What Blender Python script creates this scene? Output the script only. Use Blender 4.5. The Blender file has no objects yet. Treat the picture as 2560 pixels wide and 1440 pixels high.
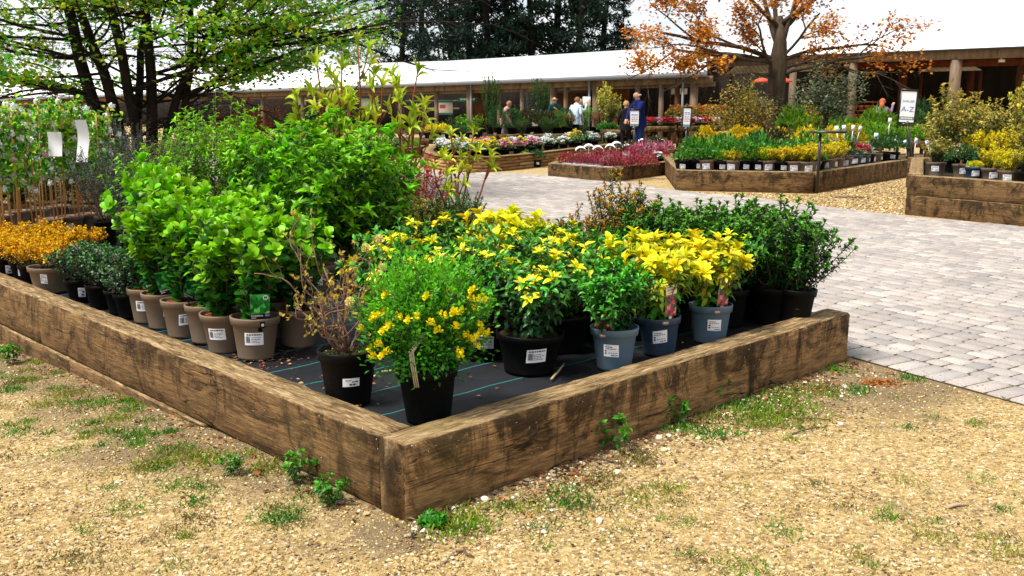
import bpy, bmesh, math, random
import numpy as np
from mathutils import Vector, Matrix
R = np.random.default_rng(11)
random.seed(11)
S = bpy.context.scene
COL = S.collection
PI = math.pi
# ------------------------------------------------------------------ camera
FPX, EYE = 2450.0, 1.5
PITCH = math.atan(462 / FPX)
cam = bpy.data.cameras.new('camera'); co = bpy.data.objects.new('camera', cam); COL.objects.link(co)
cam.sensor_width = 36; cam.lens = FPX / 2560 * 36; cam.clip_end = 3000; cam.clip_start = .05
co.location = (0, 0, EYE); co.rotation_euler = (PI / 2 - PITCH, 0, 0)
cam.dof.use_dof = True; cam.dof.focus_distance = 5.6; cam.dof.aperture_fstop = 11.0
S.camera = co

def ray(u, v):
    x = (u - 1280) / FPX; y = -(v - 720) / FPX
    return x, math.cos(PITCH) + math.sin(PITCH) * y, -math.sin(PITCH) + math.cos(PITCH) * y
def G(u, v, z=0.0):            # survey: where a sight line meets height z
    x, y, w = ray(u, v); t = (z - EYE) / w
    return Vector((x * t, y * t, z))
def D(u, v, Y):                # survey: point at distance Y on a sight line
    x, y, w = ray(u, v); t = Y / y
    return Vector((x * t, Y, EYE + w * t))

# ------------------------------------------------------------------ materials
def mat(name, color=(.5, .5, .5), rough=.6, spec=.4, attr=False, transl=0, objrand=0, metal=0):
    m = bpy.data.materials.new(name); m.use_nodes = True
    nt = m.node_tree; b = nt.nodes['Principled BSDF']
    b.inputs['Base Color'].default_value = (*color, 1); b.inputs['Roughness'].default_value = rough
    b.inputs['Specular IOR Level'].default_value = spec; b.inputs['Metallic'].default_value = metal
    src = None
    if attr:
        a = nt.nodes.new('ShaderNodeAttribute'); a.attribute_name = 'Col'; src = a.outputs['Color']
        if objrand:
            oi = nt.nodes.new('ShaderNodeObjectInfo')
            mr = nt.nodes.new('ShaderNodeMapRange'); mr.inputs['To Min'].default_value = .5 - objrand; mr.inputs['To Max'].default_value = .5 + objrand
            nt.links.new(oi.outputs['Random'], mr.inputs['Value'])
            hs = nt.nodes.new('ShaderNodeHueSaturation')
            nt.links.new(mr.outputs[0], hs.inputs['Hue']); nt.links.new(src, hs.inputs['Color']); src = hs.outputs['Color']
        nt.links.new(src, b.inputs['Base Color'])
    if transl:
        tr = nt.nodes.new('ShaderNodeBsdfTranslucent'); mx = nt.nodes.new('ShaderNodeMixShader')
        mx.inputs[0].default_value = transl
        if src: nt.links.new(src, tr.inputs['Color'])
        else: tr.inputs['Color'].default_value = (*color, 1)
        nt.links.new(b.outputs[0], mx.inputs[1]); nt.links.new(tr.outputs[0], mx.inputs[2])
        nt.links.new(mx.outputs[0], nt.nodes['Material Output'].inputs['Surface'])
    return m
class NT:
    """small helper to write node graphs"""
    def __init__(s, name, rough=.7, spec=.3):
        s.m = bpy.data.materials.new(name); s.m.use_nodes = True; s.nt = s.m.node_tree
        s.b = s.nt.nodes['Principled BSDF']; s.b.inputs['Roughness'].default_value = rough
        s.b.inputs['Specular IOR Level'].default_value = spec
    def n(s, t, **kw):
        nd = s.nt.nodes.new('ShaderNode' + t)
        for k, v in kw.items():
            if k in nd.inputs: nd.inputs[k].default_value = v
            else: setattr(nd, k, v)
        return nd
    def l(s, a, b): s.nt.links.new(a, b)
    def coord(s, scale=(1, 1, 1), which='Object'):
        tc = s.n('TexCoord'); mp = s.n('Mapping'); mp.inputs['Scale'].default_value = scale
        s.l(tc.outputs[which], mp.inputs[0]); return mp.outputs[0]
    def noise(s, co, scale, detail=5, rough=.6, dist=0):
        nd = s.n('TexNoise'); nd.inputs['Scale'].default_value = scale; nd.inputs['Detail'].default_value = detail
        nd.inputs['Roughness'].default_value = rough; nd.inputs['Distortion'].default_value = dist
        s.l(co, nd.inputs['Vector']); return nd.outputs['Fac']
    def ramp(s, f, stops):
        r = s.n('ValToRGB'); e = r.color_ramp.elements
        while len(e) < len(stops): e.new(.5)
        for el, (p, c) in zip(e, stops):
            el.position = p; el.color = (*c, 1) if len(c) == 3 else c
        s.l(f, r.inputs[0]); return r.outputs[0]
    def mix(s, f, a, b, mode='MIX'):
        mx = s.n('MixRGB', blend_type=mode)
        for sock, v in ((mx.inputs[0], f), (mx.inputs[1], a), (mx.inputs[2], b)):
            if hasattr(v, 'is_linked'): s.l(v, sock)
            elif isinstance(v, (int, float)): sock.default_value = v
            else: sock.default_value = (*v, 1)
        return mx.outputs[0]
    def color(s, c): s.l(c, s.b.inputs['Base Color'])
    def bump(s, f, strength=.3, dist=.01):
        bp = s.n('Bump'); bp.inputs['Strength'].default_value = strength; bp.inputs['Distance'].default_value = dist
        s.l(f, bp.inputs['Height']); s.l(bp.outputs[0], s.b.inputs['Normal'])

LEAF = mat('leaf', rough=.4, spec=.3, attr=True, transl=.32, objrand=.012)
GLOSSY_LEAF = mat('glossy_leaf', rough=.36, spec=.28, attr=True, transl=.15, objrand=.012)
DULL_LEAF = mat('dull_leaf', rough=.6, spec=.2, attr=True, transl=.25, objrand=.015)
PETAL = mat('petal', rough=.6, spec=.2, attr=True, transl=.3)
PAINT = mat('tinted', rough=.65, spec=.25, attr=True)
WHITE = mat('label_white', (.85, .85, .87), .45)
INK = mat('ink', (.02, .02, .025), .5)
def bark(name, c0, c1, sc=14):
    k = NT(name, .85, .15); co_ = k.coord((1, 1, .25)); f = k.noise(co_, sc, 6)
    k.color(k.ramp(f, [(.3, c0), (.7, c1)])); k.bump(f, .6, .02); return k.m
TWIG = bark('twig', (.07, .045, .03), (.16, .11, .07), 40)
RED_TWIG = bark('red_twig', (.13, .03, .015), (.28, .09, .04), 40)
GREY_TWIG = bark('grey_twig', (.11, .05, .035), (.28, .17, .125), 60)
DARK_BARK = bark('dark_bark', (.006, .0045, .0035), (.024, .017, .012), 8)
GREY_BARK = bark('grey_bark', (.03, .021, .014), (.095, .07, .045), 8)
def plastic(name, c, rough=.45, spec=.35, dirt=.15):
    k = NT(name, rough, spec); co_ = k.coord(); f = k.noise(co_, 9, 6)
    k.color(k.mix(k.ramp(f, [(.45, (0, 0, 0)), (.75, (dirt,) * 3)]), c, (.22, .17, .11)))
    g = k.noise(co_, 60, 3); k.l(k.ramp(g, [(.3, (rough - .1,) * 3), (.7, (rough + .12,) * 3)]), k.b.inputs['Roughness'])
    return k.m
TAUPE = plastic('taupe_plastic', (.165, .115, .078), .55, .25, .45)
BLACK = plastic('black_plastic', (.003, .003, .0034), .55, .12, .012)
SLATE = plastic('slate_blue_plastic', (.085, .145, .20), .55, .25, .3)
NAVY = plastic('navy_plastic', (.025, .05, .09), .45)
def soil_mat(name, c0, c1, c2):
    k = NT(name, .95, .1); co_ = k.coord(); f = k.noise(co_, 60, 4, .7)
    k.color(k.ramp(f, [(.3, c0), (.5, c1), (.7, c2)])); k.bump(f, 1, .02); return k.m
BARKCHIP = soil_mat('bark_chip_mulch', (.05, .015, .006), (.25, .07, .02), (.42, .14, .04))
COMPOST = soil_mat('compost', (.008, .006, .004), (.035, .022, .012), (.10, .12, .03))
METAL_BLACK = mat('black_metal', (.012, .012, .013), .4, .5)

# ------------------------------------------------------------------ mesh building
def raw_mesh(name, V, F, mats, cols=None, mi=None, smooth=True):
    """V (n,3), F (m,k) uniform arity or list of lists"""
    me = bpy.data.meshes.new(name)
    V = np.asarray(V, dtype=np.float32)
    if isinstance(F, np.ndarray):
        m, k = F.shape; lv = F.astype(np.int32).ravel(); ls = np.arange(0, m * k, k, dtype=np.int32)
    else:
        lens = np.array([len(f) for f in F], dtype=np.int32); m = len(F)
        lv = np.fromiter((i for f in F for i in f), dtype=np.int32); ls = np.concatenate(([0], np.cumsum(lens)[:-1])).astype(np.int32)
    me.vertices.add(len(V)); me.vertices.foreach_set('co', V.ravel())
    me.loops.add(len(lv)); me.loops.foreach_set('vertex_index', lv)
    me.polygons.add(m); me.polygons.foreach_set('loop_start', ls)
    if smooth: me.polygons.foreach_set('use_smooth', np.ones(m, dtype=bool))
    for mm in mats: me.materials.append(mm)
    if mi is not None: me.polygons.foreach_set('material_index', np.asarray(mi, dtype=np.int32))
    if cols is not None:
        a = me.color_attributes.new('Col', 'FLOAT_COLOR', 'POINT')
        c = np.ones((len(V), 4), dtype=np.float32); c[:, :3] = cols
        a.data.foreach_set('color', c.ravel())
    me.update(calc_edges=True); me.validate()
    return me
class MB:
    def __init__(s): s.v = []; s.f = []; s.m = []; s.c = []
    def add(s, V, F, mi=0, col=(1, 1, 1)):
        o = len(s.v); s.v += [tuple(p) for p in V]; s.f += [[i + o for i in f] for f in F]
        s.m += [mi] * len(F); s.c += [col] * len(V)
    def box(s, c, size, rz=0, mi=0, col=(1, 1, 1), rx=0, ry=0):
        M = Matrix.Translation(c) @ Matrix.Rotation(rz, 4, 'Z') @ Matrix.Rotation(ry, 4, 'Y') @ Matrix.Rotation(rx, 4, 'X')
        V = [M @ Vector((sx * size[0] / 2, sy * size[1] / 2, sz * size[2] / 2)) for sx in (-1, 1) for sy in (-1, 1) for sz in (-1, 1)]
        s.add(V, [(0, 1, 3, 2), (4, 6, 7, 5), (0, 4, 5, 1), (2, 3, 7, 6), (0, 2, 6, 4), (1, 5, 7, 3)], mi, col)
    def beam(s, a, b, w, h, mi=0, col=(1, 1, 1)):      # box from point a to point b
        a = Vector(a); b = Vector(b); d = b - a; L = d.length
        q = d.to_track_quat('X', 'Z'); M = Matrix.Translation((a + b) / 2) @ q.to_matrix().to_4x4()
        V = [M @ Vector((sx * L / 2, sy * w / 2, sz * h / 2)) for sx in (-1, 1) for sy in (-1, 1) for sz in (-1, 1)]
        s.add(V, [(0, 1, 3, 2), (4, 6, 7, 5), (0, 4, 5, 1), (2, 3, 7, 6), (0, 2, 6, 4), (1, 5, 7, 3)], mi, col)
    def tube(s, pts, rad, n=5, mi=0, col=(1, 1, 1), cap=True):
        P = np.asarray(pts, float); k = len(P)
        if np.isscalar(rad): rad = [rad] * k
        T = np.gradient(P, axis=0); T /= np.linalg.norm(T, axis=1, keepdims=True) + 1e-9
        up = np.array([0.31, .17, 1.0]) if abs(T[:, 2]).mean() < .8 else np.array([1.0, .2, 0])
        X = np.cross(T, up); X /= np.linalg.norm(X, axis=1, keepdims=True) + 1e-9
        Y = np.cross(T, X); ang = np.arange(n) * 2 * PI / n
        V = []
        for i in range(k):
            V += [P[i] + rad[i] * (math.cos(a) * X[i] + math.sin(a) * Y[i]) for a in ang]
        F = [(i * n + j, i * n + (j + 1) % n, (i + 1) * n + (j + 1) % n, (i + 1) * n + j) for i in range(k - 1) for j in range(n)]
        if cap: F += [tuple(range(n))[::-1], tuple((k - 1) * n + j for j in range(n))]
        s.add(V, F, mi, col)
    def lathe(s, prof, n=32, mi=0, col=(1, 1, 1), c=(0, 0, 0)):
        V = [(c[0] + r * math.cos(a), c[1] + r * math.sin(a), c[2] + z) for r, z in prof for a in (2 * PI * j / n for j in range(n))]
        k = len(prof)
        s.add(V, [(i * n + j, i * n + (j + 1) % n, (i + 1) * n + (j + 1) % n, (i + 1) * n + j) for i in range(k - 1) for j in range(n)], mi, col)
    def poly(s, V, mi=0, col=(1, 1, 1)): s.add(V, [tuple(range(len(V)))], mi, col)
    def prism(s, pts, z0, z1, mi=0, col=(1, 1, 1)):
        n = len(pts); V = [(p[0], p[1], z0) for p in pts] + [(p[0], p[1], z1) for p in pts]
        s.add(V, [tuple(range(n))[::-1], tuple(range(n, 2 * n))] + [(i, (i + 1) % n, n + (i + 1) % n, n + i) for i in range(n)], mi, col)
    def mesh(s, name, mats, smooth=False, bevel=0):
        if not isinstance(mats, (list, tuple)): mats = [mats]
        me = raw_mesh(name, s.v, s.f, mats, np.array(s.c, dtype=np.float32), s.m, smooth)
        if bevel:
            bm = bmesh.new(); bm.from_mesh(me)
            bmesh.ops.bevel(bm, geom=[e for e in bm.edges], offset=bevel, segments=2, affect='EDGES', clamp_overlap=True)
            bm.to_mesh(me); bm.free()
        return me

def ob(name, me, parent=None, loc=None, rz=0):
    o = bpy.data.objects.new(name, me); COL.objects.link(o)
    if parent is not None: o.parent = parent
    if loc is not None: o.location = loc
    if rz: o.rotation_euler = (0, 0, rz)
    return o
LONG = []
def tag(o, label, cat, group=None):
    LONG.append(label) if len(label.split()) > 16 or len(label.split()) < 4 else None
    o['label'] = label; o['category'] = cat
    if group: o['group'] = group
    return o
def thing(name, label, cat, loc=(0, 0, 0), rz=0, group=None, s=1):
    o = bpy.data.objects.new(name, None); COL.objects.link(o)
    o.location = loc; o.rotation_euler = (0, 0, rz); o.scale = (s, s, s) if np.isscalar(s) else s
    o.empty_display_size = .1
    return tag(o, label, cat, group)
def kind(o, k): o['kind'] = k; return o
ORD = ['first', 'second', 'third', 'fourth', 'fifth', 'sixth', 'seventh', 'eighth', 'ninth', 'tenth', 'eleventh', 'twelfth', 'thirteenth',
       'fourteenth', 'fifteenth', 'sixteenth', 'seventeenth', 'eighteenth', 'nineteenth', 'twentieth', 'twenty-first', 'twenty-second', 'twenty-third', 'twenty-fourth', 'twenty-fifth']

# ------------------------------------------------------------------ leaves
def leaf_t(prof, fold=.25, curl=.12):
    """leaf template: length 1 along y, half widths from prof; 3 verts per station"""
    n = len(prof); V = []; F = []
    for i, w in enumerate(prof):
        y = i / (n - 1); z = -curl * (2 * y - .6) ** 2
        V += [(-w, y, z + fold * w), (0, y, z), (w, y, z + fold * w)]
    for i in range(n - 1):
        a = 3 * i; F += [(a, a + 1, a + 4, a + 3), (a + 1, a + 2, a + 5, a + 4)]
    return np.array(V, float), np.array(F)
T_ROUND = leaf_t([.06, .36, .49, .52, .44, .2], .14, .12)
T_OBOV = leaf_t([.04, .2, .4, .5, .44, .14], .22, .25)
T_OVAL = leaf_t([.03, .36, .5, .36, .03], .3, .15)
T_LANCE = leaf_t([.03, .42, .5, .3, .02], .35, .22)
T_SMALL = (np.array([(0, 0, 0), (-.5, .5, .1), (0, 1, -.05), (.5, .5, .1)], float), np.array([(0, 3, 2, 1)]))
def norm(a): return a / (np.linalg.norm(a, axis=-1, keepdims=True) + 1e-9)
def inst(t, P, Dr, N, L, W, cols):
    """copies of template t: tip direction Dr, face normal N, length L, width W"""
    TV, TF = t; P = np.asarray(P, float); n = len(P); k = len(TV)
    Y = norm(np.asarray(Dr, float)); X = norm(np.cross(Y, np.asarray(N, float))); Z = np.cross(X, Y)
    L = np.broadcast_to(np.asarray(L, float), (n,)); W = np.broadcast_to(np.asarray(W, float), (n,))
    V = P[:, None] + TV[None, :, 0, None] * (X * W[:, None])[:, None] + TV[None, :, 1, None] * (Y * L[:, None])[:, None] + TV[None, :, 2, None] * (Z * L[:, None])[:, None]
    F = (TF[None] + (np.arange(n) * k)[:, None, None]).reshape(-1, TF.shape[1])
    C = np.repeat(np.asarray(cols, float), k, axis=0)
    return V.reshape(-1, 3), F, C
def join(parts):
    V, F, C = [], [], []; o = 0
    for v, f, c in parts: V.append(v); F.append(f + o); C.append(c); o += len(v)
    return np.concatenate(V), np.concatenate(F), np.concatenate(C)
def cloud(name, parts, m): V, F, C = join(parts); return raw_mesh(name, V, F, [m], C)
def jit(c, n, v=.25, h=.12):
    """n colours scattered round c (brightness and hue)"""
    c = np.asarray(c, float); b = 1 + v * R.standard_normal((n, 1)).clip(-1.8, 1.8)
    return np.clip(c * b * (1 + h * R.standard_normal((n, 3))), .001, .9)

def shoots_of(seed, stems, h, spread, up=.75, branch=3, blen=.35, wob=.06, start=.35, hv=.2):
    """list of polylines: stems rising from the base and side shoots on them"""
    r = np.random.default_rng(seed); out = []
    for i in range(stems):
        a = 2 * PI * (i * .618 + r.uniform(-.08, .08)); q = math.sqrt((i + .5) / stems) * r.uniform(.8, 1.15)
        hh = h * (1 - .32 * q * q) * r.uniform(1 - hv, 1.05)
        tip = np.array([math.cos(a) * spread * q, math.sin(a) * spread * q, hh])
        t = np.linspace(0, 1, 7)[:, None]
        ctrl = np.array([tip[0] * (1 - up * .6), tip[1] * (1 - up * .6), hh * .35]) if up < 1 else np.array([tip[0] * .9, tip[1] * .9, hh * .2])
        P = 2 * t * (1 - t) * ctrl + t * t * tip
        P += np.cumsum(r.standard_normal((7, 3)) * wob * h * .18, axis=0) * np.array([1, 1, .3]) * t
        P += np.array([math.cos(a), math.sin(a), 0]) * .03 * q
        out.append((P, 1))
        for b in range(branch):
            s = r.uniform(start, .92); k = s * 6; j = min(int(k), 5); p0 = P[j] * (1 - (k - j)) + P[j + 1] * (k - j)
            az = r.uniform(0, 2 * PI); ln = blen * h * r.uniform(.5, 1.1) * (1.15 - s * .6)
            d = np.array([math.cos(az), math.sin(az), r.uniform(.5, 1.6)]); d /= np.linalg.norm(d)
            tt = np.linspace(0, 1, 4)[:, None]
            out.append((p0 + d * ln * tt + np.array([0, 0, .25 * ln]) * tt * tt, 0))
    return out
def leaves_on(seed, shoots, spacing, L, asp, t, old, new, pitch=60, newfrac=.35, tipn=5, t0=.15, sidetip=None, tipcol=None, tipL=None, droop=.15, v=.25):  # old: leaf age plus painted shade; new: young growth plus painted sunlight
    r = np.random.default_rng(seed + 5); P, Dd, N, LL, C = [], [], [], [], []
    for pl, main in shoots:
        seg = np.linalg.norm(np.diff(pl, axis=0), axis=1); cum = np.concatenate(([0], np.cumsum(seg))); tot = cum[-1]
        st = t0 if main else .1
        ds = np.arange(tot * st, tot, spacing) + r.uniform(0, spacing)
        ds = ds[ds < tot]; ph = r.uniform(0, 6.28)
        for i, d in enumerate(ds):
            j = min(np.searchsorted(cum, d) - 1, len(seg) - 1); j = max(j, 0); f = (d - cum[j]) / (seg[j] + 1e-9)
            p = pl[j] * (1 - f) + pl[j + 1] * f; T = (pl[j + 1] - pl[j]) / (seg[j] + 1e-9)
            ph += 2.4 + r.uniform(-.4, .4)
            tt = d / tot; pt = math.radians(pitch + r.uniform(-18, 18) - 25 * max(0, tt - .7))
            a = np.cross(T, [.3, .8, .5]); a /= np.linalg.norm(a); b = np.cross(T, a)
            rad = math.cos(ph) * a + math.sin(ph) * b
            dr = math.cos(pt) * T + math.sin(pt) * rad; dr[2] -= droop * r.uniform(0, 1)
            P.append(p); Dd.append(dr); N.append(math.sin(pt) * T - math.cos(pt) * rad + r.standard_normal(3) * .2 + np.array([0, 0, .3]))
            LL.append(L * r.uniform(.75, 1.15) * (1 - .25 * tt))
            w = np.clip((tt - (1 - newfrac)) / newfrac + r.uniform(-.3, .3), 0, 1) if newfrac > 0 else 0
            C.append(np.asarray(old) * (1 - w) + np.asarray(new) * w)
        T = pl[-1] - pl[-2]; T = T / (np.linalg.norm(T) + 1e-9); a = np.cross(T, [.3, .8, .5]); a /= np.linalg.norm(a); b = np.cross(T, a)
        tn = tipn if (sidetip is None or r.uniform() < (.48 if main else .10)) else sidetip
        for i in range(tn):
            an = 2 * PI * (i / max(tipn, 1) + r.uniform(-.05, .05)); pt = math.radians(r.uniform(6, 46) if r.uniform() < .8 else r.uniform(46, 75)); rad = math.cos(an) * a + math.sin(an) * b
            P.append(pl[-1] - T * r.uniform(0, .015)); Dd.append(math.cos(pt) * T + math.sin(pt) * rad); N.append(math.sin(pt) * T - math.cos(pt) * rad)
            LL.append((tipL or L * .85) * r.uniform(.7, 1.1) if tn == tipn else L * r.uniform(.7, 1)); C.append(tipcol if tipcol is not None and tn == tipn else new)
    n = len(P); LL = np.array(LL); C = np.array(C) * (1 + v * r.standard_normal((n, 1)).clip(-1.6, 1.6)) * (1 + .1 * r.standard_normal((n, 3)))
    return inst(t, P, Dd, N, LL, LL * asp, np.clip(C, .001, .85))
def stems_mesh(name, shoots, r0, m, n=5):
    b = MB()
    for pl, main in shoots:
        k = len(pl); rr = r0 if main else r0 * .5
        b.tube(pl, list(np.linspace(rr, rr * .45, k)), n if main else 4)
    return b.mesh(name, m, True)
# ------------------------------------------------------------------ plants (foliage grows from z = 0 at the soil)
def bush(name, seed, m, twig, t, stems, h, spread, spacing, L, asp, old, new, r0=.004, branch=3, blen=.35, **kw):
    sk = {k: kw.pop(k) for k in ('up', 'wob', 'start', 'hv') if k in kw}
    sh = shoots_of(seed, stems, h, spread, branch=branch, blen=blen, **sk)
    return {'stem': stems_mesh(name + '_stem', sh, r0, twig), 'foliage': cloud(name + '_foliage', [leaves_on(seed, sh, spacing, L, asp, t, old, new, **kw)], m)}
KINDS = {}
def variants(k, n, f): KINDS[k] = [f(100 * len(KINDS) + i) for i in range(n)]
variants('griselinia', 3, lambda s: bush('griselinia', s, LEAF, TWIG, T_ROUND, 12, .66, .215, .024, .076, .74, (.018, .12, .008), (.22, .50, .006), branch=2, blen=.3, pitch=50, newfrac=.6, tipn=5, up=.88, t0=.02, v=.24))
variants('laurel', 3, lambda s: bush('laurel', s, LEAF, TWIG, T_LANCE, 13, 1.22, .33, .039, .108, .5, (.018, .12, .006), (.16, .45, .006), branch=6, blen=.2, pitch=55, newfrac=.6, tipn=5, up=.95, t0=.1, v=.32, start=.12))
variants('privet', 2, lambda s: bush('privet', s, LEAF, TWIG, T_LANCE, 12, 1.15, .4, .04, .06, .42, (.025, .14, .008), (.2, .46, .008), branch=5, blen=.25, pitch=60, newfrac=.7, tipn=5, v=.3))
variants('choisya', 3, lambda s: bush('choisya', s, GLOSSY_LEAF, TWIG, T_OBOV, 20, .41, .28, .0155, .06, .46, (.012, .06, .012), (.06, .24, .012), branch=3, blen=.4, pitch=62, newfrac=.45, tipn=9, sidetip=4, tipcol=(.80, .70, .008), tipL=.058, t0=.03, v=.3))
variants('gold_choisya', 2, lambda s: bush('gold_choisya', s, LEAF, TWIG, T_OBOV, 22, .36, .25, .02, .062, .48, (.05, .22, .012), (.5, .5, .008), branch=2, blen=.4, pitch=58, newfrac=.6, tipn=10, sidetip=6, tipcol=(.82, .74, .008), tipL=.078, t0=.04, v=.15))
variants('escallonia', 2, lambda s: bush('escallonia', s, GLOSSY_LEAF, TWIG, T_OVAL, 24, .36, .25, .012, .05, .45, (.015, .09, .012), (.08, .34, .015), t0=.03, branch=4, blen=.4, pitch=58, newfrac=.6, tipn=6, v=.25))
variants('azalea', 3, lambda s: bush('azalea', s, GLOSSY_LEAF, TWIG, T_OVAL, 30, .46, .24, .0105, .038, .48, (.010, .055, .010), (.07, .22, .012), branch=6, blen=.25, pitch=60, newfrac=.35, tipn=8, up=.88, v=.32, start=.1, t0=.05))
variants('pieris', 2, lambda s: bush('pieris', s, LEAF, TWIG, T_OVAL, 24, .58, .21, .010, .032, .42, (.015, .07, .012), (.16, .18, .015), branch=5, blen=.2, pitch=55, newfrac=.4, tipn=7, t0=.05, tipcol=(.5, .25, .02), up=.95, v=.3))
variants('bronze', 2, lambda s: bush('bronze', s, LEAF, TWIG, T_OVAL, 26, .26, .27, .010, .03, .42, (.05, .09, .012), (.34, .22, .012), branch=4, blen=.4, pitch=55, newfrac=.6, tipn=6, v=.3))
variants('cotoneaster', 2, lambda s: bush('cotoneaster', s, GLOSSY_LEAF, TWIG, T_ROUND, 22, .26, .21, .011, .028, .66, (.012, .045, .018), (.05, .14, .03), branch=4, blen=.45, pitch=65, newfrac=.3, tipn=3, v=.5))
variants('yew', 2, lambda s: bush('yew', s, DULL_LEAF, TWIG, T_SMALL, 24, .44, .2, .006, .028, .34, (.010, .05, .010), (.05, .17, .012), branch=5, blen=.25, pitch=55, newfrac=.3, tipn=6, v=.3, up=.9))
variants('variegated', 2, lambda s: bush('variegated', s, LEAF, TWIG, T_ROUND, 20, .42, .2, .014, .036, .55, (.17, .2, .03), (.55, .5, .06), branch=3, blen=.35, pitch=60, newfrac=.8, tipn=5, v=.4))
variants('nandina', 1, lambda s: bush('nandina', s, LEAF, RED_TWIG, T_LANCE, 14, .55, .28, .016, .04, .35, (.34, .02, .02), (.6, .06, .05), branch=6, blen=.4, pitch=65, newfrac=.6, tipn=5, v=.3))
variants('photinia', 2, lambda s: bush('photinia', s, LEAF, RED_TWIG, T_LANCE, 14, 1.25, .4, .035, .07, .38, (.05, .09, .015), (.36, .05, .025), branch=4, blen=.25, pitch=60, newfrac=.6, tipn=6, v=.35))
variants('camellia', 2, lambda s: bush('camellia', s, GLOSSY_LEAF, TWIG, T_LANCE, 14, 1.6, .55, .05, .08, .45, (.012, .05, .012), (.035, .11, .02), branch=5, blen=.25, pitch=65, newfrac=.4, tipn=4, v=.4))
variants('ceanothus', 2, lambda s: bush('ceanothus', s, DULL_LEAF, TWIG, T_SMALL, 16, 1.0, .4, .014, .032, .5, (.03, .05, .05), (.07, .1, .085), branch=6, blen=.3, pitch=60, newfrac=.4, tipn=4, v=.4))
variants('elaeagnus', 2, lambda s: bush('elaeagnus', s, LEAF, TWIG, T_OVAL, 16, 1.15, .42, .033, .085, .5, (.09, .13, .03), (.46, .38, .06), branch=5, blen=.3, pitch=60, newfrac=.6, tipn=5, v=.4, up=.9))
variants('gold_shrub', 2, lambda s: bush('gold_shrub', s, LEAF, TWIG, T_SMALL, 24, .34, .27, .010, .045, .55, (.3, .27, .015), (.78, .60, .01), branch=4, blen=.4, pitch=60, newfrac=.8, tipn=6, v=.25))

def berberis(seed):
    sh = shoots_of(seed, 20, .26, .22, branch=4, blen=.45)
    a = leaves_on(seed, sh, .011, .02, .55, T_SMALL, (.016, .06, .016), (.04, .13, .02), pitch=60, tipn=2, v=.4)
    b = leaves_on(seed + 3, sh, .008, .029, .85, T_SMALL, (.85, .44, .01), (.85, .25, .008), pitch=70, t0=.4, tipn=8, tipcol=(.85, .5, .01), v=.25)
    return {'stem': stems_mesh('berberis_stem', sh, .003, TWIG), 'foliage': cloud('berberis_foliage', [a], GLOSSY_LEAF), 'blossom': cloud('berberis_blossom', [b], PETAL)}
variants('berberis', 2, berberis)
def redstem(seed, stems=6, h=1.0, spread=.3):
    sh = shoots_of(seed, stems, h, spread, branch=3, blen=.24, wob=.12, start=.5, up=.95)
    return {'stem': stems_mesh('redstem_stem', sh, .014, RED_TWIG, 6),
            'foliage': cloud('redstem_foliage', [leaves_on(seed, sh, 9, .05, .3, T_OVAL, (.2, .3, .02), (.42, .5, .02), pitch=25, tipn=6, tipL=.11, v=.25)], LEAF)}
variants('redstem', 2, redstem)
def coronilla(seed):
    sh = shoots_of(seed, 34, .5, .27, branch=8, blen=.42, up=.55, start=.05)
    a = leaves_on(seed, sh, .0065, .027, .45, T_SMALL, (.025, .17, .01), (.14, .46, .012), pitch=62, newfrac=.6, tipn=9, t0=.0, droop=.3, v=.28)
    r = np.random.default_rng(seed); n = 4300; d = norm(r.standard_normal((n, 3))); lump = 1 + .13 * np.sin(d[:, 0] * 9 + 1) * np.sin(d[:, 1] * 8) + .1 * np.sin(d[:, 2] * 11) + .12 * np.sin(d[:, 0] * 5 + d[:, 1] * 7 + 2)
    q = r.uniform(.72, 1.0, (n, 1)) * lump[:, None]; lump = lump * (1 + .22 * np.clip(d[:, 2], 0, 1) * np.sin(d[:, 0] * 14 + d[:, 1] * 9)); q = r.uniform(.6, 1.0, (n, 1)) * lump[:, None]; P = d * q * np.array([.265, .265, .29]) + np.array([0, 0, .22]); P = P[P[:, 2] > -.045 + .03 * np.sin(P[:, 0] * 30)]; d2 = d[:len(P)] * 0 + norm(P - np.array([0, 0, .1])); n = len(P)
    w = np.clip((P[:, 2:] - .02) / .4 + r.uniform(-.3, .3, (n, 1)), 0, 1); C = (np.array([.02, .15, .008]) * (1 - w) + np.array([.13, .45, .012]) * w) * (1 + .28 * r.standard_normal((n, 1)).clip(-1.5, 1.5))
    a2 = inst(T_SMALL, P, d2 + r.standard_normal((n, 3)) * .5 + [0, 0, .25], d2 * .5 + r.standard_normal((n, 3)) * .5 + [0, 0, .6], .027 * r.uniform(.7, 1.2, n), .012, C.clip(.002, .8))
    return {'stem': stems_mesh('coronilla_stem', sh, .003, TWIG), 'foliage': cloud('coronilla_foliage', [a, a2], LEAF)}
variants('coronilla', 1, coronilla)

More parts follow.
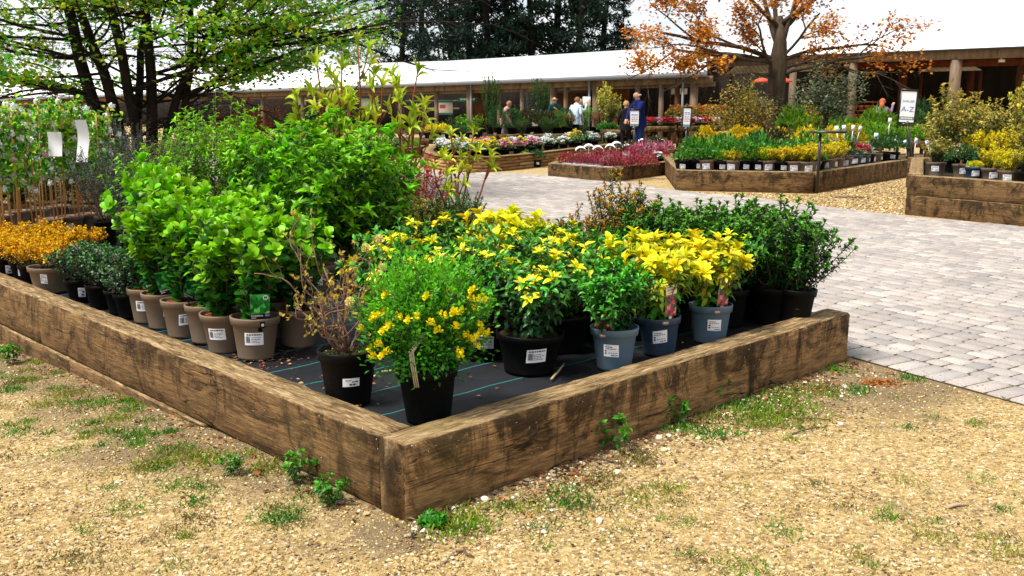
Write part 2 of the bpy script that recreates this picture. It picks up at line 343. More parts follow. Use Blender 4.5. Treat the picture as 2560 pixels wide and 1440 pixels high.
# far, small plants
def mound(name, seed, Rr, H, n, L, asp, cols, m=LEAF, flower=None, spike=.5):
    r = np.random.default_rng(seed); a = r.uniform(0, 2 * PI, n); q = np.sqrt(r.uniform(0, 1, n)); lay = r.uniform(.55, 1, n)
    z = H * np.sqrt(np.clip(1 - (q * .95) ** 2, 0, 1)) * lay
    P = np.stack([np.cos(a) * q * Rr * (.7 + .3 * lay), np.sin(a) * q * Rr * (.7 + .3 * lay), z], 1)
    Dr = np.stack([np.cos(a) * q, np.sin(a) * q, np.full(n, spike)], 1) + r.standard_normal((n, 3)) * .45
    N = r.standard_normal((n, 3)) * .5 + np.array([0, 0, 1.0])
    cols = np.asarray(cols, float); C = cols[r.integers(0, len(cols), n)] * (1 + .25 * r.standard_normal((n, 1)).clip(-1.5, 1.5))
    LL = L * r.uniform(.7, 1.2, n); parts = {'foliage': cloud(name, [inst(T_SMALL, P, Dr, N, LL, LL * asp, C.clip(.001, .85))], m)}
    if flower:
        fc, fn, fL = flower; k = r.permutation(n)[:fn]; Pf = P[k] * np.array([1.02, 1.02, 1]) + np.array([0, 0, fL * .5 + .02 * H])
        fc = np.asarray(fc, float); Cf = fc[r.integers(0, len(fc), fn)] * (1 + .15 * r.standard_normal((fn, 1)))
        V = []
        for d in ((1, 0, .25), (-1, 0, .25), (0, 1, .25), (0, -1, .25)):
            V.append(inst(T_SMALL, Pf, np.array(d) + r.standard_normal((fn, 3)) * .2, np.array([0, 0, 1.]) + r.standard_normal((fn, 3)) * .3, fL, fL * .9, Cf.clip(.001, .85)))
        parts['blossom'] = cloud(name + '_blossom', V, PETAL)
    return parts
def far(k, n, Rr, H, cnt, L, asp, cols, **kw): KINDS[k] = [mound(k, 7000 + 31 * len(KINDS) + i, Rr, H, cnt, L, asp, cols, **kw) for i in range(n)]
far('heather', 3, .16, .2, 330, .05, .3, [(.3, .015, .03), (.45, .04, .08), (.14, .06, .02), (.55, .14, .17)], spike=1.1)
far('pink_heather', 2, .15, .18, 330, .045, .35, [(.55, .07, .2), (.68, .28, .36), (.10, .13, .03)], spike=1.1)
far('hebe', 2, .2, .24, 380, .06, .4, [(.05, .2, .02), (.12, .34, .03), (.03, .12, .02)])
far('dark_mound', 2, .22, .22, 380, .06, .4, [(.015, .06, .015), (.03, .1, .02), (.05, .13, .03)])
far('gold_mound', 2, .2, .26, 420, .055, .5, [(.74, .56, .01), (.78, .62, .01), (.45, .42, .02)])
far('lime_mound', 2, .25, .3, 420, .07, .4, [(.16, .36, .02), (.08, .26, .02), (.25, .4, .02)], spike=1)
far('purple_mound', 1, .22, .25, 380, .06, .45, [(.06, .05, .02), (.03, .06, .015), (.1, .06, .02)])
far('alpine_white', 2, .12, .1, 120, .035, .4, [(.05, .17, .03), (.09, .24, .05)], flower=([(.8, .8, .76), (.75, .76, .8)], 38, .035))
far('alpine_pink', 2, .12, .1, 120, .035, .4, [(.05, .17, .03), (.09, .24, .05)], flower=([(.65, .08, .25), (.7, .3, .45)], 34, .035))
far('alpine_yellow', 2, .12, .11, 120, .035, .4, [(.05, .17, .03), (.09, .24, .05)], flower=([(.75, .55, .02), (.78, .62, .05)], 30, .035))
far('alpine_green', 2, .13, .1, 160, .035, .4, [(.05, .2, .03), (.11, .28, .06), (.2, .3, .12)])
far('alpine_silver', 1, .13, .1, 160, .035, .4, [(.3, .4, .33), (.45, .52, .45), (.1, .2, .1)])
far('red_flower', 2, .18, .2, 160, .06, .45, [(.04, .13, .02), (.07, .2, .03)], flower=([(.55, .02, .06), (.6, .05, .12), (.4, .01, .03)], 70, .055))
far('pink_flower', 2, .18, .2, 160, .06, .45, [(.04, .13, .02), (.07, .2, .03)], flower=([(.7, .12, .35), (.75, .4, .5), (.8, .7, .7)], 70, .055))
far('orange_flower', 1, .3, .4, 300, .07, .4, [(.05, .15, .02), (.1, .22, .03)], flower=([(.65, .16, .02)], 60, .05))
far('box_ball', 2, .5, .5, 10, .04, .5, [(.02, .08, .015)])
def ball(seed, Rr, cols, n=2600, L=.05):
    r = np.random.default_rng(seed); d = norm(r.standard_normal((n, 3))); P = d * Rr * r.uniform(.8, 1.02, (n, 1)) + np.array([0, 0, Rr])
    cols = np.asarray(cols); C = cols[r.integers(0, len(cols), n)] * (1 + .3 * r.standard_normal((n, 1)).clip(-1.5, 1.5))
    return {'foliage': cloud('ball_foliage', [inst(T_SMALL, P, d + r.standard_normal((n, 3)) * .5, r.standard_normal((n, 3)), L, L * .5, C.clip(.001, .8))], DULL_LEAF)}
KINDS['box_ball'] = [ball(3, .42, [(.02, .075, .015), (.035, .12, .02)]), ball(4, .42, [(.05, .13, .015), (.09, .2, .02)])]
def flame(seed, cols, Rr=.2, H=.75, n=900):
    """upright golden conifer: several flame shaped tips"""
    r = np.random.default_rng(seed); ps = []
    for i in range(6):
        a = i * 1.05 + r.uniform(-.3, .3); c = np.array([math.cos(a), math.sin(a), 0]) * Rr * (.55 if i else 0); hh = H * r.uniform(.7, 1) if i else H
        m = n // 6; t = r.uniform(0, 1, m) ** .8; w = .42 * Rr * np.sin(PI * (.12 + .88 * t)) + .01; an = r.uniform(0, 6.28, m)
        P = np.stack([c[0] + np.cos(an) * w, c[1] + np.sin(an) * w, t * hh], 1)
        Dr = np.stack([np.cos(an) * .35, np.sin(an) * .35, np.ones(m)], 1) + r.standard_normal((m, 3)) * .15
        cc = np.asarray(cols)[r.integers(0, len(cols), m)] * (1 + .2 * r.standard_normal((m, 1)))
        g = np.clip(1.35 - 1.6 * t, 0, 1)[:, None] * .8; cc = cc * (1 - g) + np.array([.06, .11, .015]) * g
        ps.append(inst(T_SMALL, P, Dr, np.stack([np.cos(an), np.sin(an), np.zeros(m)], 1), .075, .03, cc.clip(.001, .8)))
    return {'foliage': cloud('flame_foliage', ps, DULL_LEAF)}
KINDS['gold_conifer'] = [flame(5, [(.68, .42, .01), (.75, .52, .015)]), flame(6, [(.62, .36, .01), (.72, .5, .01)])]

# ------------------------------------------------------------------ pots
def pot_profile(r, h, lip=.006):
    return [(r * .3, .003), (r * .74, .0), (r * .745, .012), (r * .93, h * .80), (r * .95, h * .81), (r + lip * .3, h * .82), (r + lip, h * .97), (r + lip, h), (r - .004, h), (r - .008, h * .86)]
def pot_mesh(name, r, h, m, n=40):
    b = MB(); b.lathe(pot_profile(r, h), n); return b.mesh(name, m, True)
def soil_mesh(name, r, z, m, n=24, bump=.012):
    b = MB(); b.lathe([(.001, z + bump), (r * .35, z + bump * 1.2), (r * .7, z + bump * .5), (r - .007, z)], n); me = b.mesh(name, m, True)
    for v in me.vertices: v.co.z += random.uniform(-.005, .005)
    return me
def wrap(b, r, h, rects, az=0, off=.0012, slope=0):
    """rects (s0,s1,z0,z1,material) laid on the pot's wall at width coordinate s (metres)"""
    rad = lambda z: (r * .745 + (r * .93 - r * .745) * (z / (h * .8))) if z < h * .8 else r + .006
    for i, (s0, s1, z0, z1, mi) in enumerate(rects):
        n = max(1, int((s1 - s0) / .012)); o = off * (1 if mi == 0 else 2.2)
        V = []
        for k in range(n + 1):
            s = s0 + (s1 - s0) * k / n
            for z in (z0, z1):
                q = rad(z) + o; a = az + s / q; V.append((q * math.cos(a), q * math.sin(a), z + slope * s))
        b.add(V, [(2 * k, 2 * k + 2, 2 * k + 3, 2 * k + 1) for k in range(n)], mi)
def price_label(name, r, h, w, zc, hh, style):
    b = MB(); z0, z1 = zc - hh / 2, zc + hh / 2; rc = [(-w / 2, w / 2, z0, z1, 0)]
    rr = random.Random(style)
    def dash(s0, s1, z, t):
        s = s0
        while s < s1: e = min(s1, s + rr.uniform(.006, .016)); rc.append((s, e, z, z + t, 1)); s = e + .003
    if style % 3 == 0:      # barcode left, lines right
        s = -w * .44
        while s < -w * .2: q = rr.choice([.0012, .002, .003]); rc.append((s, s + q, z0 + hh * .2, z0 + hh * .72, 1)); s += q + rr.choice([.0012, .002])
        dash(-w * .4, w * .42, z1 - hh * .2, hh * .1)
        for k in range(4): dash(-w * .14, w * rr.uniform(.2, .42), z0 + hh * (.2 + .13 * k), hh * .045)
    elif style % 3 == 1:    # lines only with code squares
        dash(-w * .38, w * .1, z1 - hh * .22, hh * .06); dash(-w * .38, w * .36, z1 - hh * .36, hh * .05)
        for k in (.22, .42): rc.append((-w * .42, -w * .30, z0 + hh * k, z0 + hh * (k + .12), 1))
        dash(-w * .2, w * .4, z0 + hh * .3, hh * .04); dash(0, w * .42, z0 + hh * .1, hh * .07)
    else:
        dash(-w * .35, 0, z1 - hh * .3, hh * .1); dash(w * .05, w * .4, z0 + hh * .5, hh * .15); dash(-w * .1, w * .3, z0 + hh * .15, hh * .2)
    wrap(b, r, h, rc, rr.uniform(-.25, .25), slope=rr.uniform(-.13, .13)); return b.mesh(name, [WHITE, INK], False)
POTS = {}
def potkind(k, r, h, m, soil, n=40, label=None, style=0):
    d = {'r': r, 'h': h, 'pot': pot_mesh(k, r, h, m, n), 'soil': soil_mesh(k + '_soil', r, h * .9, soil, min(n, 24)), 'labels': []}
    if label: d['labels'] = [price_label(k + '_price_label', r, h, label[0], label[1], label[2], st) for st in ((style, style + 3, style + 6, style + 9) if n > 16 else (style, style + 3))]
    POTS[k] = d
potkind('taupe', .135, .235, TAUPE, BARKCHIP, label=(.105, .125, .07), style=3)
potkind('taupe_low', .16, .2, TAUPE, COMPOST, label=(.05, .12, .075), style=1)
potkind('black', .145, .27, BLACK, COMPOST, label=(.082, .13, .042), style=2)
potkind('black_wide', .185, .22, BLACK, COMPOST, label=(.11, .12, .075), style=0)
potkind('black_plain', .125, .25, BLACK, COMPOST)
potkind('slate', .13, .235, SLATE, COMPOST, label=(.085, .12, .07), style=1)
potkind('navy', .125, .225, NAVY, COMPOST, label=(.085, .12, .075), style=1)
potkind('azalea', .17, .25, BLACK, COMPOST, label=(.06, .12, .11), style=1)
potkind('small_black', .11, .17, BLACK, COMPOST, 20, label=(.05, .08, .07), style=2)
potkind('far_taupe', .17, .25, TAUPE, COMPOST, 14, label=(.13, .14, .1), style=1)
potkind('far_black', .17, .24, BLACK, COMPOST, 14, label=(.1, .14, .08), style=1)
potkind('far_navy', .16, .25, NAVY, COMPOST, 14, label=(.12, .15, .09), style=1)
potkind('tiny', .075, .1, BLACK, COMPOST, 10)

def place(k, pot, loc, label, cat='potted shrub', name='potted_shrub', group=None, s=1, ps=1, rz=None, fz=1, lab=True, laz=None, var=None, tilt=(0, 0)):
    """one potted plant: an Empty with pot (> price_label), soil, stem, foliage"""
    rz = random.uniform(0, 6.28) if rz is None else rz
    rt = thing(name, label, cat, loc, 0, group, .87 if abs(loc[2] - FLOOR) < 1e-6 else 1)
    rt.rotation_euler = (random.gauss(0, .022), random.gauss(0, .022), 0)
    h = 0
    if pot:
        p = POTS[pot]; h = p['h'] * ps * .9
        po = ob('pot', p['pot'], rt); po.scale = (ps,) * 3
        az = math.atan2(-loc[1], -loc[0]) if laz is None else laz
        po.rotation_euler = (0, 0, az)
        so = ob('soil', p['soil'], rt); so.scale = (ps,) * 3
        if lab and p['labels']: ob('price_label', random.choice(p['labels']), po)
    vs = KINDS[k]; parts = vs[(var if var is not None else random.randrange(len(vs)))]
    for pn, me in parts.items():
        o = ob(pn, me, rt, (0, 0, h), rz); o.scale = (s, s, s * fz)
    return rt
# ------------------------------------------------------------------ the front bed: where it stands
TH = .294                                           # timber height
C0 = G(1016, 1307); C1t = G(2125, 780, TH); LT = G(0, 706, TH)
dR = Vector((C1t.x - C0.x, C1t.y - C0.y, 0)).normalized()
dL = Vector((-dR.y, dR.x, 0))
LENR = Vector((C1t.x - C0.x, C1t.y - C0.y)).length
def bed(a, b, z=0.0): p = C0 + dR * a + dL * b; return Vector((p.x, p.y, z))
def to_bed(p): d = Vector((p.x - C0.x, p.y - C0.y, 0)); return d.dot(dR), d.dot(dL)
TW = .155; LENL = 8.6; FLOOR = .235
ANG_R = math.atan2(dR.y, dR.x); ANG_L = math.atan2(dL.y, dL.x)

def gz(x, y):
    # the gravel falls away gently along the left timbers
    rx, ry = x - C0.x, y - C0.y; a = rx * dR.x + ry * dR.y; b = rx * dL.x + ry * dL.y
    return -.042 * np.clip(b - 1.15, 0, 4.2) * np.clip((.5 - a) / .5, 0, 1)
# ------------------------------------------------------------------ gravel ground
def ground_material():
    k = NT('gravel', .95, .12); co_ = k.coord()
    big = k.noise(co_, .9, 5, .65); mid = k.noise(co_, 9, 6, .75); fine = k.noise(co_, 95, 5, .8)
    base = k.ramp(mid, [(.3, (.18, .115, .05)), (.5, (.39, .275, .115)), (.72, (.54, .41, .19))])
    vor = k.n('TexVoronoi'); vor.inputs['Scale'].default_value = 70; k.l(co_, vor.inputs['Vector'])
    sep = k.n('SeparateColor'); k.l(vor.outputs['Color'], sep.inputs[0])
    st = k.ramp(sep.outputs[0], [(0, (.07, .045, .02)), (.2, (.28, .18, .07)), (.6, (.45, .32, .135)), (.9, (.56, .43, .22)), (1, (.78, .7, .55))])
    c = k.mix(.62, base, st)
    earth = k.ramp(fine, [(.3, (.075, .053, .03)), (.7, (.26, .185, .105))])
    at = k.n('Attribute', attribute_name='Col'); sp = k.n('SeparateColor'); k.l(at.outputs['Color'], sp.inputs[0])
    ad = k.n('Math', operation='ADD'); k.l(sp.outputs[0], ad.inputs[0])
    sc = k.n('MapRange'); k.l(big, sc.inputs['Value']); sc.inputs['From Min'].default_value = .35; sc.inputs['From Max'].default_value = .7; sc.inputs['To Min'].default_value = -.5; sc.inputs['To Max'].default_value = .5
    k.l(sc.outputs[0], ad.inputs[1])
    m = k.ramp(ad.outputs[0], [(.25, (0, 0, 0)), (.75, (.85, .85, .85))])
    k.color(k.mix(m, c, earth))
    h = k.mix(.5, vor.outputs['Distance'], fine); k.bump(h, .9, .012)
    return k.m
def axis(lo, hi, step, far_, growth=1.35):
    a = list(np.arange(lo, hi, step)); d = step; x = a[-1]
    while x < far_: d *= growth; x += d; a.append(x)
    d = step; x = lo; pre = []
    while x > -far_: d *= growth; x -= d; pre.append(x)
    return np.array(pre[::-1] + a)
gx = axis(-4.2, 5.2, .06, 400); gy = axis(1.6, 8.0, .06, 400)
X, Y = np.meshgrid(gx, gy); nx, ny = len(gx), len(gy)
rel = np.stack([X - C0.x, Y - C0.y], -1); A = rel @ np.array([dR.x, dR.y]); B = rel @ np.array([dL.x, dL.y])
near = ((X > -4.3) & (X < 5.3) & (Y > 1.5) & (Y < 8.1))
bumps = R.standard_normal(X.shape) * .003
for _ in range(2): bumps = (bumps + np.roll(bumps, 1, 0) + np.roll(bumps, 1, 1) + np.roll(bumps, -1, 0) + np.roll(bumps, -1, 1)) / 3.2
Z = np.where(near, np.clip(bumps, -.012, .0005), -.004) + gz(X, Y)
# earth collects along the two outer timbers, widest at the far right corner
d_r = np.where((A > -.2) & (A < LENR + .6), np.exp(-np.abs(np.clip(-B, 0, 9)) / (.10 + .13 * np.clip(A, 0, 4))), 0) * (B < .1)
d_l = np.where((B > -.2), np.exp(-(np.clip(-A, 0, 9) / (.34 + .13 * np.clip(B, 0, 4))) ** 1.5), 0) * (A < .1)
E = np.clip(.95 * d_r + .92 * d_l, 0, 1)
E = np.clip(E + .55 * np.exp(-(((X - 2.05) / .55) ** 2 + ((Y - 5.05) / .5) ** 2)), 0, 1) * near
V = np.stack([X, Y, Z], -1).reshape(-1, 3)
ii = (np.arange(ny - 1)[:, None] * nx + np.arange(nx - 1)).ravel()
F = np.stack([ii, ii + 1, ii + nx + 1, ii + nx], 1)
gc = np.repeat(E.reshape(-1, 1), 3, 1)
ground = kind(ob('gravel_ground', raw_mesh('gravel_ground', V, F, [ground_material()], gc)), 'structure')

# loose stones on the gravel
def stones(n, pick, smin, smax, cols, seed, flat=.55):
    r = np.random.default_rng(seed)
    bm = bmesh.new(); bmesh.ops.create_icosphere(bm, subdivisions=1, radius=.5); bm.verts.ensure_lookup_table()
    TV = np.array([v.co[:] for v in bm.verts]); TF = np.array([[v.index for v in f.verts] for f in bm.faces]); bm.free()
    TV = TV * np.array([1, 1, flat]); TV = TV + .06 * r.standard_normal(TV.shape); TV[:, 1] += .0
    P = pick(r, n); n = len(P); P[:, 2] += gz(P[:, 0], P[:, 1]); ang = r.uniform(0, 6.28, n)
    Dr = np.stack([np.cos(ang), np.sin(ang), r.uniform(-.3, .3, n)], 1); N = np.stack([r.uniform(-.35, .35, n), r.uniform(-.35, .35, n), np.ones(n)], 1)
    L = smin * (smax / smin) ** (r.uniform(0, 1, n) ** 3.2); cols = np.asarray(cols)
    C = cols[r.integers(0, len(cols), n)] * (1 + .18 * r.standard_normal((n, 1)))
    Y_ = norm(Dr); X_ = norm(np.cross(Y_, N)); Z_ = np.cross(X_, Y_); W = L * r.uniform(.6, 1, n)
    Vv = P[:, None] + TV[None, :, 0, None] * (X_ * W[:, None])[:, None] + TV[None, :, 1, None] * (Y_ * L[:, None])[:, None] + TV[None, :, 2, None] * (Z_ * L[:, None])[:, None]
    Ff = (TF[None] + (np.arange(n) * len(TV))[:, None, None]).reshape(-1, 3)
    return Vv.reshape(-1, 3), Ff, np.repeat(C.clip(.01, .85), len(TV), 0)
def outside(P):
    r_ = P[:, :2] - np.array([C0.x, C0.y]); a = r_ @ np.array([dR.x, dR.y]); b = r_ @ np.array([dL.x, dL.y])
    return ~((a > .0) & (b > .0) & (a < LENR))
ROAD_E = Vector((-.58, 1, 0)).normalized(); ROAD_N = Vector((ROAD_E.y, -ROAD_E.x, 0)); RP = G(2560, 1015)
def road_off(P): return (P[:, 0] - RP.x) * ROAD_N.x + (P[:, 1] - RP.y) * ROAD_N.y
def pick_front(r, n):
    y = 2.2 + 5.5 * r.uniform(0, 1, n * 3) ** 1.5; x = r.uniform(-.62, .62, n * 3) * y; P = np.stack([x, y, np.zeros_like(x) + .001], 1)
    return P[outside(P) & (road_off(P) < -.02)][:n]
SC = [(.46, .32, .12), (.55, .40, .16), (.34, .22, .08), (.58, .45, .22), (.62, .53, .36), (.26, .16, .07), (.5, .36, .14), (.12, .08, .05), (.42, .28, .1), (.2, .13, .07)]
parts = [stones(62000, pick_front, .005, .019, SC, 21)]
def pick_edge(r, n):
    a = r.uniform(-.1, 2.9, n); b = -r.exponential(.16, n) - .02; P = np.array([bed(x, y, .003) for x, y in zip(a, b)])
    return P[road_off(P) < -.02]
parts.append(stones(800, pick_edge, .012, .036, [(.6, .5, .32), (.75, .68, .55), (.4, .3, .17), (.2, .13, .08), (.3, .2, .1)], 22))
def pick_far(r, n):
    u = r.uniform(1740, 2262, n); v = r.uniform(440, 545, n); vb = np.where(u > 1900, 497 + (u - 1900) * .124, 478 + (u - 1690) * .0905); vt = np.where(u > 2032, 486 - (u - 2032) * .176, 478 + (u - 1690) * .0234)
    ok = (v < vb + 4) & (v > vt); return np.array([G(a, b_, .002)[:] for a, b_ in zip(u[ok], v[ok])])
parts.append(stones(16000, pick_far, .018, .06, SC, 23))
def pick_spill(r, n):
    s = r.uniform(-2.5, 9, n); t = r.exponential(.16, n) - .02; P = np.stack([RP.x + ROAD_E.x * s + ROAD_N.x * t, RP.y + ROAD_E.y * s + ROAD_N.y * t, np.full(n, .018)], 1); return P[outside(P)]
parts.append(stones(900, pick_spill, .005, .016, SC, 24))
kind(ob('loose_gravel', cloud('loose_gravel', parts, PAINT)), 'stuff')

# ------------------------------------------------------------------ grass, moss and leaf litter
def blades(centres, seed, n, L, rad, cols):
    r = np.random.default_rng(seed); P = []; Cc = []; LL = []
    cols = np.asarray(cols)
    for (p, s, m, g) in centres:
        k = int(n * m); q = r.standard_normal((k, 2)) * rad * s * .5
        P.append(np.stack([p.x + q[:, 0], p.y + q[:, 1] , np.full(k, p.z)], 1)); LL.append(L * g * r.uniform(.5, 1.2, k)); c = cols[r.integers(0, len(cols))]
        Cc.append(np.clip(c * (1 + .3 * r.standard_normal((k, 1)).clip(-1.5, 1.5)), .005, .7))
    P = np.concatenate(P); LL = np.concatenate(LL); Cc = np.concatenate(Cc); n_ = len(P)
    P[:, 2] += gz(P[:, 0], P[:, 1]); ok = outside(P); P, LL, Cc = P[ok], LL[ok], Cc[ok]; n_ = len(P)
    Dr = np.stack([r.standard_normal(n_) * .75, r.standard_normal(n_) * .75, np.ones(n_)], 1); N = np.stack([r.standard_normal(n_), r.standard_normal(n_), np.full(n_, .3)], 1)
    t = (np.array([(-.5, 0, 0), (.5, 0, 0), (.28, .6, -.03), (-.28, .6, -.03), (0, 1, -.14)], float)); tf = [(0, 1, 2, 3), (3, 2, 4, 4)]
    T = (np.array([(-.5, 0, 0), (.5, 0, 0), (.3, .65, -.05), (-.3, .65, -.05)], float), np.array([(0, 1, 2, 3)]))
    return inst(T, P, Dr, N, LL, LL * .16, Cc)
GR = [(.05, .24, .012), (.09, .32, .015), (.15, .36, .02), (.26, .31, .03)]
tufts = []
for u, v, s, m, g in [(1690, 1075, .8, 1, 1), (1760, 1050, 1, 1.4, 1), (1850, 1010, 1.4, 2.4, 1), (1930, 1030, 1.8, 3, 1), (1990, 1040, 1.3, 2, .9), (1960, 985, 1.4, 2, 1), (2050, 975, 1, 1.4, 1), (2090, 925, .8, .8, 1), (1780, 1085, 1, 1.2, 1), (1880, 1050, 1.5, 2, 1),
    (1910, 1055, 1.2, 2, .8), (2145, 978, .8, 1, .9), (2275, 948, .7, .6, .9), (1800, 1000, .8, .8, 1.3), (2080, 990, .8, .8, .8), (2000, 1010, 1.2, 1.5, .8),
    (1120, 1300, 1.5, 1.6, 1.3), (1160, 1320, 1, .9, 1.1), (1310, 1265, 1, .8, .9), (1420, 1255, 1.2, 1, 1), (1490, 1205, 1.2, 1, 1), (1480, 1270, 1, .8, .9), (1590, 1150, 1, .9, 1.1), (1600, 1245, 1.1, .9, .9), (1255, 1268, .6, .4, .9), (1360, 1320, 1, .5, .7), (1560, 1320, .8, .3, .7), (1410, 1225, .7, .5, .7),
    (30, 940, .9, .6, 1), (110, 985, 1.2, .9, .9), (170, 955, 1.3, 1, 1), (260, 980, 1.2, 1, 1), (330, 1000, 1.1, 1, .9), (350, 1080, 1, .7, .9), (335, 1075, 1, .7, .9), (215, 1000, 1, .6, .8), (290, 1030, .9, .7, .9), (410, 1130, 1.1, .8, .9), (250, 1060, 1, .7, .8), (370, 1165, .9, .9, 1), (480, 1140, 1, .9, 1), (440, 1120, 1, .8, .8), (520, 1150, 1, .8, 1), (665, 1175, 1, .9, 1.2), (430, 1215, 1, .7, .8), (505, 1220, .9, .6, .8), (320, 1270, 1.1, .8, .7), (480, 1300, .9, .6, .7), (490, 1255, .7, .5, .8), (45, 1060, 1, .6, .8), (20, 1130, 1, .4, .7), (160, 1120, 1, .4, .8), (430, 1340, 1, .5, .7), (190, 1395, 1.1, .7, .8), (260, 1410, 1, .5, .7), (440, 1410, .7, .3, .7), (730, 1310, .8, .5, .8),
    (2270, 1070, .5, .3, .7), (1960, 1330, .9, .5, .8), (2100, 1265, .6, .3, .7), (2225, 1290, .9, .6, .8), (2330, 1345, 1, .8, .8), (2515, 1380, 1, .7, .8), (1860, 1420, 1.1, .8, .8), (2040, 1210, .6, .3, .7), (2440, 1060, .6, .3, .7), (1975, 1100, .6, .4, .7), (1670, 1225, .8, .6, .8), (1700, 1260, .7, .3, .7), (2460, 1200, .7, .3, .7), (2260, 1205, .8, .4, .7), (1750, 1400, .7, .3, .7), (1720, 1305, .7, .3, .7), (2150, 1395, .7, .3, .7), (1850, 1215, .8, .5, .5)]:
    tufts.append((G(u, v), s, m, g))
rr = random.Random(4)
for _ in range(150):
    a = rr.uniform(-3.2, 3.2); y = rr.uniform(2.4, 6.5); p = Vector((a * y / 4.5, y, 0))
    if road_off(np.array([[p.x, p.y, 0]]))[0] < -.1: tufts.append((p, rr.uniform(.3, .7), rr.uniform(.08, .3), rr.uniform(.5, .8)))
for _ in range(60):
    p = bed(-abs(rr.gauss(0, .35)) - .03, rr.uniform(.3, 5.5)); tufts.append((p, rr.uniform(.4, 1), rr.uniform(.2, .7), rr.uniform(.6, 1)))
kind(ob('grass', cloud('grass', [blades(tufts[:16], 31, 170, .042, .12, [(.05, .2, .012), (.10, .27, .015), (.17, .27, .02), (.22, .22, .04)]), blades(tufts[16:], 33, 280, .034, .105, [(.05, .19, .012), (.12, .26, .015), (.22, .28, .02), (.17, .15, .04), (.26, .27, .04), (.09, .24, .015)])], LEAF)), 'stuff')
def litter(seed, n, pick, L, cols, z):
    r = np.random.default_rng(seed); P = pick(r, n); n = len(P); a = r.uniform(0, 6.28, n)
    P[:, 2] = z + r.uniform(0, .006, n) + gz(P[:, 0], P[:, 1])
    Dr = np.stack([np.cos(a), np.sin(a), r.uniform(-.1, .3, n)], 1); N = np.stack([r.uniform(-.4, .4, n), r.uniform(-.4, .4, n), np.ones(n)], 1)
    cols = np.asarray(cols); LL = L * r.uniform(.5, 1.4, n)
    return inst(T_SMALL, P, Dr, N, LL, LL * r.uniform(.25, .7, n), (cols[r.integers(0, len(cols), n)] * (1 + .3 * r.standard_normal((n, 1)))).clip(.005, .6))
BR = [(.2, .06, .02), (.12, .05, .02), (.32, .12, .04), (.06, .03, .015), (.35, .25, .12)]
def pk_edge(r, n):
    a = r.uniform(-.05, LENR, n); b = -r.exponential(.1, n) - .015
    a2 = -r.exponential(.09, n) - .02; b2 = r.uniform(0, 6, n)
    return np.array([bed(x, y) for x, y in zip(a, b)] + [bed(x, y) for x, y in zip(a2[:n // 2], b2[:n // 2])])
def pk_bed(r, n):
    P = np.array([bed(r.uniform(TW, LENR - TW), r.uniform(TW, 7.5)) for _ in range(n)])
    Q = np.array([bed(TW + r.exponential(.12), r.uniform(.6, 6)) for _ in range(n)])
    g = np.array([[*(G(u, v, FLOOR)[:2]), 0] for u, v in zip(r.normal(640, 90, n // 2), r.normal(895, 14, n // 2))])
    return np.concatenate([P, Q, g])
def pk_road(r, n):
    s = r.uniform(-2, 8, n); t = r.uniform(.05, 5, n); P = np.stack([RP.x + ROAD_E.x * s + ROAD_N.x * t, RP.y + ROAD_E.y * s + ROAD_N.y * t, np.zeros(n)], 1); return P[outside(P)]
kind(ob('leaf_litter', cloud('leaf_litter', [litter(41, 700, pk_edge, .03, BR, .004), litter(42, 420, pk_bed, .022, BR, FLOOR + .004), litter(43, 90, pk_road, .035, BR, .018)], PAINT)), 'stuff')

